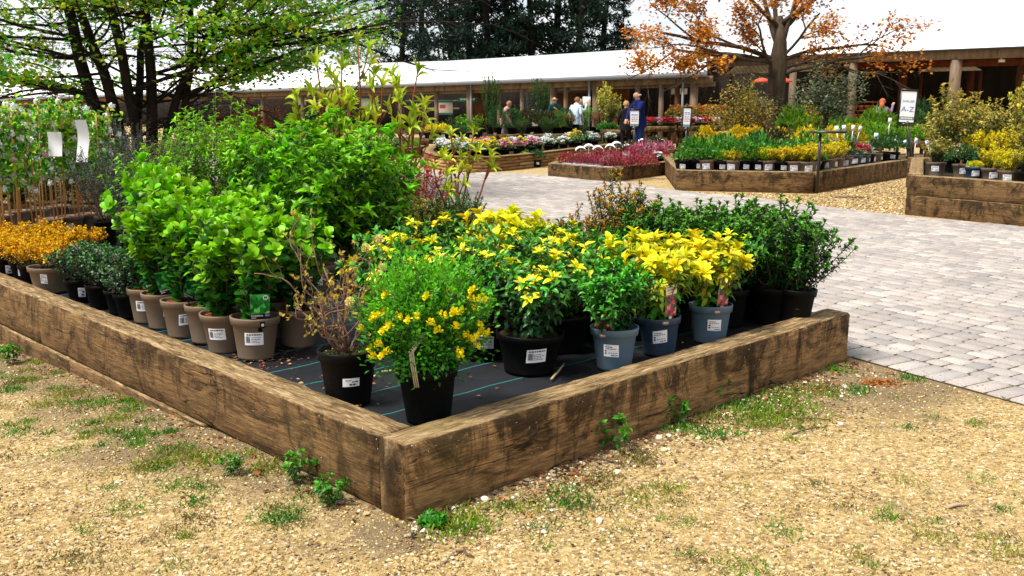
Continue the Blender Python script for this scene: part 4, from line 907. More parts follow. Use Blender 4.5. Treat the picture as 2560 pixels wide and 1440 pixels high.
FL = brush_flower((.8, .72, .3), .022); FL2 = brush_flower((.72, .52, .06), .013, 90, 2)
tips.sort(key=lambda t: -t[0][2]); rs = random.Random(3)
for i, (q, d) in enumerate(rs.sample(tips[:len(tips) * 2 // 3], 15)):
    ob('flower', FL if i % 3 == 0 else FL2, rt, (q[0], q[1], q[2] + hz + .008))
mossl = mound('moss', 77, .12, .025, 120, .02, .5, [(.16, .25, .03), (.3, .34, .06), (.1, .12, .02)]); kind(ob('moss', mossl['foliage'], rt, (0, 0, hz - .008)), 'stuff')
# coronilla with yellow pea flowers
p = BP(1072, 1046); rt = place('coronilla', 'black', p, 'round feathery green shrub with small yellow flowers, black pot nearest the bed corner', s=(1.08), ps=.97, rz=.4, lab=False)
h0 = .255
def pea():
    r = np.random.default_rng(3); n = 16; P = r.standard_normal((n, 3)) * .007; d = r.standard_normal((n, 3)) + [0, 0, .4]
    return cloud('flower', [inst(T_ROUND, P, d, r.standard_normal((n, 3)), .015, .012, jit((.85, .70, .004), n, .1, .04))], PETAL)
PEA = pea(); r9 = np.random.default_rng(12)
for i in range(46):
    a = r9.uniform(0, 6.28); zz = r9.uniform(.1, .4); q = .285 * math.sqrt(max(0, 1 - ((zz - .22) / .3) ** 2)) * r9.uniform(.9, 1.05) * (1.05 if i < 40 else .6)
    if i < 42: a = toward(p) + r9.uniform(-1.3, 1.3)
    ob('flower', PEA, rt, (q * math.cos(a), q * math.sin(a), h0 + zz), r9.uniform(0, 6))
tb = MB(); az = toward(p) - .35
for w in (-.008, 0, .008):
    tb.tube([((.138) * math.cos(az) + w, .138 * math.sin(az), -.06), (.17 * math.cos(az) + w, .17 * math.sin(az), .04), (.19 * math.cos(az) + w, .19 * math.sin(az), .12), (.15 * math.cos(az) + .05 + w, .15 * math.sin(az), .2)], .0035, 4)
ob('plant_tie', tb.mesh('plant_tie', mat('raffia', (.55, .52, .4), .8), True), rt, (0, 0, h0))
bb = MB(); bb.lathe([(.142, -.012), (.1435, -.010), (.142, -.008)], 40); ob('rubber_band', bb.mesh('rubber_band', WHITE, True), rt, (0, 0, h0 + .01))
# yellow tipped evergreens in black pots
YT = [(1322, 925, 'black_wide', 'yellow tipped evergreen in the wide black pot nearest the front timber', 1.0, True), (1200, 890, 'black_wide', 'yellow tipped evergreen in a wide black pot behind the feathery shrub', 1.0, True),
      (985, 872, 'black_wide', 'yellow tipped evergreen behind the bare twiggy shrub', 1.0, True), (1090, 862, 'black_wide', 'yellow tipped evergreen directly behind the feathery shrub', 1.05, False), (1250, 842, 'black_wide', 'yellow tipped evergreen in the second row behind the wide black pots', 1.05, False),
      (1400, 872, 'black_wide', 'dark glossy evergreen between the wide black pot and the slate blue pot', .95, False), (1480, 838, 'black_wide', 'dark evergreen with few yellow tips behind the slate blue pot', 1.0, False),
      (1010, 800, 'black_plain', 'yellow tipped evergreen at the foot of the tall green shrubs', 1.0, False), (1140, 792, 'black_plain', 'yellow tipped evergreen in the third row back', 1.0, False), (1375, 805, 'black_plain', 'glossy evergreen in the third row behind the wide black pot', 1.05, False)]
for i, (u, v, pt, txt, s, lb) in enumerate(YT):
    p = BP(u, v); place('choisya', pt, p, txt, group='yellow tipped evergreens in black pots', s=s, fz=1.05, laz=toward(p) + (.15 if i == 0 else .1), lab=lb, var=i % 3)
for i, (u, v, txt) in enumerate([(1235, 762, 'bright yellow shrub with the highest yellow crown in the middle of the bed'), (1290, 782, 'bright yellow shrub right of the highest yellow crown')]):
    place('gold_choisya', 'black_plain', BP(u, v), txt, group='bright yellow shrubs in the middle of the bed', s=1.05, fz=1.2)
# escallonias in slate pots
for i, (u, v, kd, pt, txt) in enumerate([(1535, 918, 'escallonia', 'slate', 'glossy green shrub in a slate blue pot with a red flower card, nearest the corner'), (1648, 882, 'gold_choisya', 'navy', 'yellow green shrub in the dark blue pot between two paler blue pots'), (1774, 852, 'gold_choisya', 'slate', 'bright yellow shrub in the slate blue pot farthest right')]):
    p = BP(u, v); rt = place(kd, pt, p, txt, group='shrubs in blue pots along the front timber', s=.98, fz=1.1, laz=toward(p) + (-.2 if i == 0 else .2))
    ob('emblem', OVAL, child(rt, 'pot')).rotation_euler = (0, 0, -.25 if i == 0 else .1)
    card(rt, 'e', .10, .235, toward(p) + (-.62 if i == 0 else .75), .06, spin=.15, tilt=.08 * (1 - i), s=1.6)
for i, (u, v, txt) in enumerate([(1590, 842, 'bright yellow shrub behind the slate blue pots, at the left'), (1690, 822, 'bright yellow shrub behind the dark blue pot'), (1820, 812, 'yellow leaved shrub between the blue pots and the dark pot at the end'), (1560, 800, 'yellow shrub in the row behind, next to the dark evergreen')]):
    place('gold_choisya' if i < 2 else ('choisya' if i == 2 else 'escallonia'), 'black_plain', BP(u, v), txt, group='yellow shrubs behind the blue pots', s=1.0 if i != 2 else .85, fz=1.1)
# dark small-leaved shrubs at the right end and along the back
AZ = [(1932, 800, 1.1, 1.15, 'dark green upright shrub in a black pot at the right end of the bed', True), (1985, 768, 1.0, 1.0, 'thin reddish stemmed dark shrub at the very right edge of the bed', False), (1850, 768, 1.05, 1.0, 'dark green shrub behind the yellow ones, one pot in from the right end', False), (1772, 756, 1.05, 1.0, 'dark green shrub in the back row, two pots in from the right end', False),
      (1690, 742, 1.05, 1.0, 'dark green shrub in the back row behind the dark blue pot', False), (1625, 728, 1.05, 1.05, 'dark green shrub in the back row next to the bronze tipped shrubs', False), (1905, 745, 1.1, 1.0, 'dark green shrub at the back right corner of the bed', False), (1738, 712, 1.1, 1.0, 'dark green shrub against the back timber, middle', False), (1820, 722, 1.1, 1.05, 'dark green shrub against the back timber, right', False), (1745, 790, 1.0, .9, 'dark green shrub between the yellow shrubs and the back row', False)]
for i, (u, v, s, fz, txt, lb) in enumerate(AZ):
    p = BP(u, v); place('azalea', 'azalea' if i == 0 else 'black_plain', p, txt, group='dark green small leaved shrubs', s=s * 1.1, fz=fz, laz=toward(p) + .5, lab=lb, var=i % 3)
for i, (u, v, s, fz, txt) in enumerate([(1530, 735, 1.1, 1.15, 'tall bronze tipped upright shrub left of the dark green row'), (1588, 725, 1.05, 1.05, 'bronze tipped upright shrub touching the dark green row'), (1478, 745, 1.0, .85, 'shorter bronze tipped shrub left of the tall ones'), (1440, 760, .9, .7, 'orange tinged shrub between the bronze mounds and upright shrubs')]):
    place('pieris', 'black_plain', BP(u, v), txt, group='bronze tipped upright shrubs', s=s, fz=fz)
for i, (u, v, txt) in enumerate([(1345, 735, 'low bronze mounded shrub near the path, left one'), (1415, 735, 'low bronze mounded shrub near the path, right one'), (1385, 770, 'low bronze mounded shrub in front of the other two')]):
    place('bronze', 'black_plain', BP(u, v), txt, group='low bronze mounded shrubs', s=1.1, fz=1.2)
for i, (u, v, fz, txt) in enumerate([(1115, 700, 1.05, 'dense dark green yew in the middle of the bed'), (1155, 690, 1.1, 'dark green yew beside the red stemmed shrub'), (1195, 700, .9, 'sparse dark green yew at the right of the pair')]):
    place('yew', 'black_plain', BP(u, v), txt, group='dark yews in the middle of the bed', s=1.1 if i < 2 else .85, fz=fz)
for i, (u, v, txt) in enumerate([(1025, 705, 'cream variegated shrub below the red leaved shrub'), (1065, 690, 'cream variegated shrub left of the dark yew'), (1000, 690, 'cream variegated shrub against the tall green shrubs')]):
    place('variegated', 'black_plain', BP(u, v), txt, group='cream variegated shrubs', s=1.05, fz=1.05)
place('nandina', 'black_plain', BP(1045, 622), 'red leaved mounded shrub beside the paved path', s=1.3, fz=1.0)
rt = place('redstem', 'black_plain', BP(1150, 660), 'nearly bare red stemmed shrub with yellow shoots in front of the path', group='red stemmed shrubs', s=.98, fz=1.05, var=0)
# tall shrubs at the back
for i, (u, v, s, fz, txt) in enumerate([(885, 722, 1, .9, 'tall dense green laurel right of the lime green shrubs'), (800, 735, 1, .88, 'tall dense green laurel behind the bare twiggy shrub'), (955, 700, 1, .88, 'tall green laurel at the right side of the clump beside the path'), (730, 700, 1, .92, 'tall green laurel at the left of the clump'), (850, 680, 1, .95, 'tall green laurel at the back of the clump, tallest'), (940, 660, .95, .92, 'tall green laurel at the back right of the clump'), (660, 680, .95, .95, 'tall green laurel behind the row of lime green shrubs')]):
    place('laurel', 'taupe', BP(u, v), txt, group='tall green laurels', s=s, fz=fz, var=i % 3)
for i, (u, v, fz, txt) in enumerate([(840, 655, 1.62, 'tall red stemmed shrub with lime shoots rising at the left of the clump'), (905, 650, 1.68, 'tallest red stemmed shrub with lime shoots above the green laurels'), (1000, 650, 1.55, 'tall red stemmed shrub leaning right towards the path')]):
    place('redstem', 'black_plain', BP(u, v), txt, group='red stemmed shrubs', s=1.12, fz=fz / 1.0 * .92)
for i, (u, v, s, fz, txt) in enumerate([(505, 660, 1.0, 1.12, 'yellow green privet rising above the lime green shrubs'), (560, 650, 1.0, 1.2, 'tallest yellow green privet at the left of the laurels'), (440, 665, .95, .85, 'yellow green privet left of the tall ones'), (620, 650, 1.0, 1.0, 'yellow green privet touching the laurels'), (370, 660, .9, .85, 'yellow green privet beside the white flowered climbers')]):
    place('privet', 'taupe', BP(u, v), txt, group='yellow green privets', s=s, fz=fz)
for i, (u, v, txt) in enumerate([(330, 640, 'grey mauve twiggy shrub behind the climbers'), (385, 640, 'blue grey shrub left of the yellow green privets'), (270, 610, 'dark blue green shrub behind the climbers'), (450, 625, 'grey green shrub behind the privets')]):
    place('ceanothus', 'black_plain', BP(u, v), txt, group='blue grey shrubs', s=1.0, fz=.95)
# climbers on canes
CANE = bark('bamboo_cane', (.42, .2, .06), (.6, .34, .13), 25)
def climber_parts(seed):
    r = np.random.default_rng(seed); canes = []; lv = []; fl = []
    for i in range(4):
        a = i * PI / 2 + r.uniform(-.2, .2); b = MB(); bot = np.array([.1 * math.cos(a), .1 * math.sin(a), -.04]); top = np.array([.06 * math.cos(a) + r.uniform(-.05, .05), .06 * math.sin(a) + r.uniform(-.05, .05), r.uniform(1.1, 1.32)])
        b.tube([bot, bot * .5 + top * .5, top], .0078, 6); canes.append(b.mesh('cane', CANE, True))
        n = 100; t = r.uniform(.34, 1.0, n) ** .85; P = bot + (top - bot) * t[:, None] + r.standard_normal((n, 3)) * np.array([.045, .045, .03])
        cc = np.where(r.uniform(0, 1, (n, 1)) < .5, np.array([[.045, .24, .008]]), np.array([[.26, .5, .008]])) * (1 + .25 * r.standard_normal((n, 1)))
        lv.append(inst(T_OVAL, P, r.standard_normal((n, 3)) + [0, 0, .3], r.standard_normal((n, 3)) * .5 + [0, 0, 1], .058, .04, cc.clip(.01, .7)))
        for k_ in range(9): t_ = r.uniform(.35, 1.02); fl.append(bot + (top - bot) * t_ + r.standard_normal(3) * np.array([.05, .05, .02]))
    return canes, cloud('climber_foliage', lv, LEAF), fl
def blossom(seed, c=(.85, .85, .8), n=40, rad=.03):
    r = np.random.default_rng(seed); P = r.standard_normal((n, 3)).clip(-1.6, 1.6) * rad * .5
    return cloud('flower', [inst(T_ROUND, P, r.standard_normal((n, 3)), norm(P) + [0, 0, .3], .022, .02, jit(c, n, .08, .03))], PETAL)
CL = [climber_parts(61), climber_parts(62), climber_parts(63)]; BL = [blossom(1), blossom(2), blossom(3, (.75, .45, .5))]
for i, (u, v, s, txt) in enumerate([(180, 592, 1, 'white flowered climber on bamboo canes in the front taupe pot with a label'), (225, 585, 1, 'white flowered climber on canes right of the labelled taupe pot'), (273, 592, 1.0, 'climber on canes in the taupe pot at the right end of its group'), (128, 600, 1, 'white flowered climber on canes left of the labelled pot'), (75, 622, 1, 'white flowered climber behind the orange shrubs'), (30, 632, 1.0, 'climber with leaning canes near the left edge'),
      (-5, 640, 1, 'climber on canes cut off by the left edge'), (150, 560, .98, 'climber on canes in the row behind the labelled pot'), (100, 570, .98, 'climber on canes in the middle of the back row'), (50, 575, .98, 'climber on canes at the left of the back row'), (5, 590, 1, 'climber on canes in the back row at the left edge'), (205, 562, .98, 'climber on canes in the back row behind the right pots')]):
    p = BP(u, v); rt = thing('climber', txt, 'climbing plant', p, random.uniform(-.3, .3), 'white flowered climbers on bamboo canes', s * .87)
    P_ = POTS['taupe']; po = ob('pot', P_['pot'], rt, None, toward(p)); so = ob('soil', P_['soil'], rt)
    if i in (0, 3): ob('price_label', P_['labels'][0], po)
    canes, fo, fl = CL[i % 3]; hh = .2
    for c in canes: ob('cane', c, rt, (0, 0, hh))
    ob('foliage', fo, rt, (0, 0, hh))
    for j, q in enumerate(fl[:26 if i < 7 else 14]): ob('flower', BL[2] if (i in (5, 6, 3) and j % 7 == 0) else BL[j % 2], rt, (q[0], q[1], q[2] + hh), j)
# white paper tags hung on the climbers
def paper(w, h, bend, name='hanging_tag'):
    b = MB(); n = 10; V = []
    for i in range(n + 1):
        t = i / n; y = math.sin(t * 3.5) * bend
        V += [(-w / 2 + .3 * bend * math.sin(t * 5), y, -h * t), (w / 2 + .3 * bend * math.sin(t * 5), y + .004, -h * t)]
    m_ = len(V); V += [(x, y + .0012, z) for x, y, z in V]; F = []
    for i in range(n): F += [(2 * i, 2 * i + 1, 2 * i + 3, 2 * i + 2), (m_ + 2 * i, m_ + 2 * i + 2, m_ + 2 * i + 3, m_ + 2 * i + 1)]
    b.add(V, F); b.tube([(0, 0, 0), (.01, 0, .03), (0, .004, .05)], .0015, 4); return b.mesh(name, WHITE, True)
for u, v, w, h, bn, txt in [(134, 330, .12, .22, .01, 'square white paper tag hanging on the climbers'), (200, 300, .1, .38, .03, 'long curling white paper tag hanging on the climber canes'), (-2, 372, .05, .1, .01, 'white tag at the left edge among the climbers')]:
    o = ob('hanging_tag', paper(w, h, bn), None, D(u, v, BP(150, 592).y - .32), .1); tag(o, txt, 'paper tag', 'white tags on the climbers')
# ------------------------------------------------------------------ beds beyond the path
def far_bed(name, label, pts, H, closed_back, m, seams=1, T=.18):
    """pts: outer ground corners, left to right; each side is made of timbers standing on edge"""
    rt = thing(name, label, 'raised bed', pts[0]); o0 = pts[0]
    allp = pts + closed_back
    for i in range(len(allp)):
        a, b = allp[i], allp[(i + 1) % len(allp)]
        d = (b - a).normalized(); L = (b - a).length; ang = math.atan2(d.y, d.x); hh = H / seams
        inset = .003 if i % 2 else 0; start = a + d * (T * .0 if i % 2 == 0 else T + .004); L2 = L - (0 if i % 2 == 0 else (T + .004) * 2) 
        if L2 < .3: continue
        for k in range(seams):
            timber('timber', start - o0 + Vector((0, 0, hh * k - (.02 if k == 0 else 0))), ang, L2, T, hh - .004 + (.02 if k == 0 else 0), m, rt, 50 + i * 7 + k, max(6, int(L2 / .25)))
    cc_ = sum(allp, Vector()) / len(allp); b = MB(); b.prism([p - o0 + (cc_ - p).normalized() * .16 for p in allp], .02, H - .1)
    ob('bed_soil', b.mesh('bed_soil', soil_mat('bed_soil', (.01, .008, .006), (.03, .022, .016), (.06, .045, .03))), rt)
    return rt
# low bed of heathers
A2, B2, C2 = G(1370, 441), G(1522, 456), G(1702, 432)
far_bed('raised_bed', 'low timber raised bed packed with red and pink heathers', [A2, B2, C2], .28, [C2 + Vector((.4, 4.2, 0)), A2 + Vector((.9, 4.2, 0))], TIMBER_DARK)
A3, B3, C3 = G(1690, 476), G(2032, 484), G(2276, 441)
far_bed('raised_bed', 'angled timber raised bed with yellow shrubs in taupe pots along its edge', [A3, B3, C3], .36, [C3 + Vector((-.2, 4.5, 0)), A3 + Vector((.8, 8, 0))], TIMBER)
A4 = G(2262, 536); B4 = G(2640, 574)
far_bed('raised_bed', 'tall two tier timber raised bed with mottled elaeagnus at the right edge', [A4, B4], .54, [B4 + Vector((3, 4.2, 0)), A4 + Vector((1.9, 4.6, 0))], TIMBER_DARK, 2, .2)

def side(a, b, n, d0, z, jitter=.04):
    d = (b - a); nrm = Vector((-d.y, d.x, 0)).normalized(); out = []
    for i in range(n):
        p = a + d * ((i + .5) / n) + nrm * d0; out.append(Vector((p.x + random.uniform(-jitter, jitter), p.y + random.uniform(-jitter, jitter), z)))
    return out
def row(pts, spec, rowname, group, ps=1.0, cat='potted plant'):
    """spec: list of (kind, pot, words, scale, fz) cycled through; labels count from the left"""
    for i, p in enumerate(pts):
        k, pot, words, s, fz = spec[i % len(spec)] if len(spec) != len(pts) else spec[i]
        place(k, pot, p, f'{words}, {ORD[i]} from left {rowname}', cat, 'potted_plant', group, s=s * random.uniform(.88, 1.1), fz=fz * random.uniform(.9, 1.12), ps=ps, lab=pot is not None and pot.startswith('far'))
# heather bed contents
for r_, (d0, n) in enumerate([(.38, 6), (.78, 6), (1.2, 6)]):
    row(side(A2, B2, n, d0, .2), [('heather', None, 'dark red heather', 1.25, 1.15)], f'in the {["front", "middle", "back"][r_]} row at the heather bed left', 'red heathers in the low bed')
row(side(B2 + Vector((.2, .1, 0)), C2, 8, .36, .17), [('pink_heather', 'tiny', 'pink heather', 1.1, 1), ('heather', 'tiny', 'red heather', 1.1, 1), ('alpine_white', 'tiny', 'white flowered alpine', 1.3, 1.4), ('heather', 'tiny', 'dark heather', 1.1, 1)], 'along the right face of the heather bed', 'small pots along the right face of the heather bed', 1.5)
row(side(B2 + Vector((.95, .2, 0)), C2 + Vector((.2, .2, 0)), 6, .85, .17), [('heather', 'tiny', 'dark red heather', 1.2, 1.1), ('pink_heather', 'tiny', 'rose heather', 1.2, 1.1)], 'in the second row, heather bed right', 'small pots along the right face of the heather bed', 1.5)
row(side(B2 + Vector((.9, 1.4, 0)), C2 + Vector((.2, 1.4, 0)), 7, .3, .24), [('pink_heather', 'tiny', 'bright pink heather', 1.35, 1.1)], 'in the pink back row of the heather bed', 'pink heathers at the back of the low bed', 1.4)
row(side(B2 + Vector((.9, 2.2, 0)), C2 + Vector((.2, 2.2, 0)), 6, .3, .26), [('purple_mound', 'tiny', 'bronze heather', 1.2, 1), ('pink_heather', 'tiny', 'pink heather', 1.3, 1)], 'in the last row of the heather bed', 'pink heathers at the back of the low bed', 1.4)
TRAYM = mat('tray_grey', (.32, .36, .4), .5)
def tray(p, ang, L, W, label):
    b = MB(); h = .055
    b.box((0, 0, .004), (L, W, .008)); 
    for sx in (-1, 1): b.box((sx * (L / 2 - .004), 0, h / 2), (.008, W, h)); b.box((0, sx * (W / 2 - .004), h / 2 + .0), (L - .017, .008, h - .001))
    o = ob('plant_tray', b.mesh('plant_tray', TRAYM), None, p, ang); tag(o, label, 'tray', 'grey trays in the heather bed')
dA = B2 - A2; aA = math.atan2(dA.y, dA.x)
for i, t in enumerate((.25, .52, .8)):
    p = A2 + dA * t + Vector((-dA.y, dA.x, 0)).normalized() * .33; tray(Vector((p.x, p.y, .235)), aA, .52, .3, f'grey plastic plant tray under red heathers, {ORD[i]} from left on the heather bed')
dB = C2 - B2; p = B2 + dB * .62 + Vector((-dB.y, dB.x, 0)).normalized() * .3; tray(Vector((p.x, p.y, .24)), math.atan2(dB.y, dB.x), .6, .3, 'grey plastic plant tray on the right face of the heather bed')
# hoop labels over the heathers
for i, (u, v) in enumerate([(1452, 378), (1472, 372), (1495, 376), (1525, 372), (1542, 366), (1568, 372), (1606, 358), (1650, 357)]):
    b = MB(); 
    V = []; n = 8
    for k in range(n + 1):
        a = PI * (.15 + .7 * k / n); V += [(-.13 * math.cos(a), -.02, .13 * math.sin(a) - .05), (-.13 * math.cos(a), .03, .13 * math.sin(a) - .02)]
    b.add(V, [(2 * k, 2 * k + 1, 2 * k + 3, 2 * k + 2) for k in range(n)])
    b.tube([(0, 0, .07), (0, .01, -.2)], .004, 4)
    o = ob('plant_label', b.mesh('plant_label', WHITE), None, D(u, v, 21.2 + .25 * (i % 4) + (1.5 if i > 5 else 0)), random.uniform(-.3, .3)); tag(o, f'arched white plant label standing above the heathers, {ORD[i]} from the left', 'plant label', 'white labels above the heathers')

# angled bed contents
gz3 = .27
fr = [('hebe', 'far_black', 'dark feathery green plant in black pot', 1.0, .8), ('hebe', 'far_black', 'feathery green plant in a black pot', 1.05, .8), ('hebe', 'far_taupe', 'green plant in a taupe pot', 1.15, 1.1), ('lime_mound', 'far_black', 'green plant in a black pot', .7, .8), ('gold_shrub', 'far_taupe', 'lone yellow shrub in a taupe pot', .72, .8),
      ('hebe', 'far_black', 'tall green plant in a black pot', 1.25, 1.2), ('lime_mound', 'far_black', 'green plant behind a white label', .8, .9), ('gold_shrub', 'far_taupe', 'yellow shrub in a taupe pot', .8, .85), ('gold_shrub', 'far_black', 'yellow shrub in a black pot', .85, .85), ('gold_shrub', 'far_taupe', 'yellow shrub in a taupe pot', .9, .9), ('gold_shrub', 'far_taupe', 'yellow shrub near the bed corner', .92, .9)]
row(side(A3, B3, 11, .42, gz3), fr, 'on the angled bed front edge', 'pots along the front face of the angled bed')
fr2 = [('gold_shrub', 'far_taupe', 'yellow shrub in a taupe pot', .95, .95), ('gold_shrub', 'far_black', 'yellow shrub in a black pot', .95, .9), ('gold_shrub', 'far_taupe', 'yellow shrub in a taupe pot', .95, .95), ('gold_shrub', 'far_taupe', 'yellow shrub in a taupe pot', .95, .9), ('purple_mound', 'far_taupe', 'dull purple plant in a taupe pot', .9, .9), ('dark_mound', 'far_navy', 'dark plant in a navy pot', .8, .8), ('red_flower', 'far_navy', 'red flowered plant in a navy pot', 1.0, 1.1), ('alpine_silver', 'far_black', 'silvery plant in a black pot', 1.3, 1.5), ('purple_mound', 'far_taupe', 'plant in a taupe pot', .8, .7), ('dark_mound', 'far_black', 'spreading dark green plant', 1.3, 1.0), ('dark_mound', 'far_black', 'last spreading dark green plant', 1.3, 1.1)]
row(side(B3 + Vector((.25, .1, 0)), C3, 11, .4, gz3), fr2, 'on the angled bed right edge', 'pots along the right face of the angled bed')
for r_, (d0, n, spec) in enumerate([(.85, 9, [('hebe', None, 'bushy bright green plant', 1.5, 1.5), ('lime_mound', None, 'loose bright green plant', 1.15, 1.2)]), (1.4, 9, [('lime_mound', None, 'bright green plant', 1.2, 1.2), ('hebe', None, 'green plant', 1.5, 1.5), ('hebe', None, 'green plant', 1.5, 1.5)])]):
    row(side(A3 + Vector((.1, 0, 0)), B3, n, d0, .36), spec, f'in {["the second", "the third"][r_]} row of the angled bed', 'green plants inside the angled bed')
row(side(B3 + Vector((.2, .3, 0)), C3 + Vector((-.2, .5, 0)), 8, .85, .36), [('gold_shrub', None, 'yellow shrub', .9, .9), ('gold_shrub', None, 'yellow shrub', .9, 1.0), ('hebe', None, 'green plant', 1.3, 1.2), ('dark_mound', None, 'dark green plant', 1.2, 1.2)], 'in the second row, angled bed right', 'plants inside the angled bed')
row(side(B3 + Vector((.1, 1.3, 0)), C3 + Vector((-.4, 1.3, 0)), 7, .9, .4), [('dark_mound', None, 'dark bronze plant', 1.6, 1.5), ('purple_mound', None, 'brown green plant', 1.6, 1.5), ('gold_mound', None, 'yellow plant', 1.4, 1.2), ('lime_mound', None, 'lime plant', 1.2, 1.1)], 'in the third row, angled bed right', 'plants inside the angled bed')
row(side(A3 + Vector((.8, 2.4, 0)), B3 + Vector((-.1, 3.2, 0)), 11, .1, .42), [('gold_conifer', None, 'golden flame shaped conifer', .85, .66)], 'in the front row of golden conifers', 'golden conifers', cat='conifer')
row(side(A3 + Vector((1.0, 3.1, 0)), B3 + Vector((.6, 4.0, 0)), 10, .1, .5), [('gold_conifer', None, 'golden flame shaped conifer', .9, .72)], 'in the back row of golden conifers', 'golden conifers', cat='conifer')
row(side(B3 + Vector((1.0, 2.0, 0)), C3 + Vector((0, 1.8, 0)), 7, .6, .5), [('gold_mound', None, 'yellow flowering plant', 1.6, 1.3), ('lime_mound', None, 'green plant', 1.3, 1.3), ('alpine_silver', None, 'silver blue plant', 1.8, 2.2)], 'towards the back of the angled bed', 'plants towards the back of the angled bed')
# white and blue labels on sticks there
for i, (u, v, c) in enumerate([(2092, 322, 0), (2110, 320, 0), (2133, 320, 0), (2150, 322, 0), (2190, 340, 1), (2240, 355, 1), (2262, 357, 1), (2290, 352, 1), (2318, 358, 1), (2330, 352, 0), (2168, 388, 0), (2228, 392, 0), (1762, 372, 0), (2225, 302, 0)]):
    b = MB(); b.box((0, 0, 0), (.075, .008, .12)); b.box((0, 0, -.17), (.016, .006, .24))
    if c: b.box((0, -.006, -.01), (.055, .003, .06), mi=1)
    o = ob('plant_label', b.mesh('plant_label', [WHITE, mat('label_blue', (.1, .35, .6), .5)]), None, D(u, v, 20.5 if u < 2200 else 21), random.uniform(-.4, .4)); o.rotation_euler = (random.uniform(-.2, .2), random.uniform(-.3, .3), random.uniform(-.4, .4))
    tag(o, f'{"blue and white picture label" if c else "plain white label"} on a stick, {["leftmost by the post", "second by the post", "third by the post", "fourth by the post", "tallest of the blue ones", "left of the sign post foot", "just left of the sign post", "just right of the sign post", "second right of the sign post", "third right of the sign post", "low among dark pots", "low beside the red flowers", "among the green plants at the bed left", "high up behind the green rows"][i]}', 'plant label', 'labels on sticks in the angled bed')
# tall two tier bed at the right
z4 = .46
row([G(2340, 440, z4), G(2403, 446, z4), G(2434, 454, z4), G(2478, 458, z4), G(2520, 464, z4), G(2565, 468, z4)], [('elaeagnus', 'far_taupe', 'mottled golden shrub in taupe pot', .55, .6), ('dark_mound', 'far_taupe', 'low shrub in a taupe pot', 1.0, 1.3), ('gold_mound', 'far_navy', 'yellow plant with leaf card, navy pot', .55, .7), ('gold_shrub', 'far_taupe', 'yellow feathery shrub with green pot label', .75, 1.1), ('gold_shrub', 'far_taupe', 'bronze yellow shrub with green pot label', .8, 1.2), ('elaeagnus', 'far_black', 'shrub in a black pot', .5, .6)], 'on the two tier bed edge', 'pots along the front of the two tier bed', .8)
for i, (u, v, k_, s, fz, txt) in enumerate([(2375, 428, 'elaeagnus', .9, 1.08, 'tall mottled elaeagnus shrub at the left of the two tier bed'), (2425, 420, 'elaeagnus', .85, 1.05, 'tall mottled elaeagnus shrub in the middle of the two tier bed'), (2350, 416, 'elaeagnus', .8, .8, 'smaller golden elaeagnus nearest the sign'), (2450, 432, 'gold_shrub', 1.05, 1.15, 'yellow green shrub behind the labelled taupe pots, left'), (2510, 436, 'gold_shrub', 1.1, 1.2, 'yellow green shrub behind the labelled taupe pots, right'), (2555, 430, 'variegated', 1.3, 2.4, 'tall variegated shrub cut off by the right edge'), (2480, 410, 'elaeagnus', .9, .9, 'mottled shrub at the back of the two tier bed'), (2575, 445, 'elaeagnus', .8, .85, 'mottled shrub at the right edge of the two tier bed')]):
    place(k_, 'far_black', G(u, v, z4), txt, group='shrubs in the two tier bed', s=s, fz=fz, lab=False, ps=.9)
for i, (u, v, tl) in enumerate([(2420, 440, .3), (2448, 440, -.2)]):
    p = G(2434, 452, z4); o = ob('picture_card', CARD['y'], None, D(u, v - 12, p.y - .1)); o.rotation_euler = (PI / 2 - .1, tl, .1); o.scale = (.8,) * 3; tag(o, ['yellow leaf picture card leaning left in the navy pot', 'yellow and green picture card leaning right in the navy pot'][i], 'picture card', 'yellow picture cards')

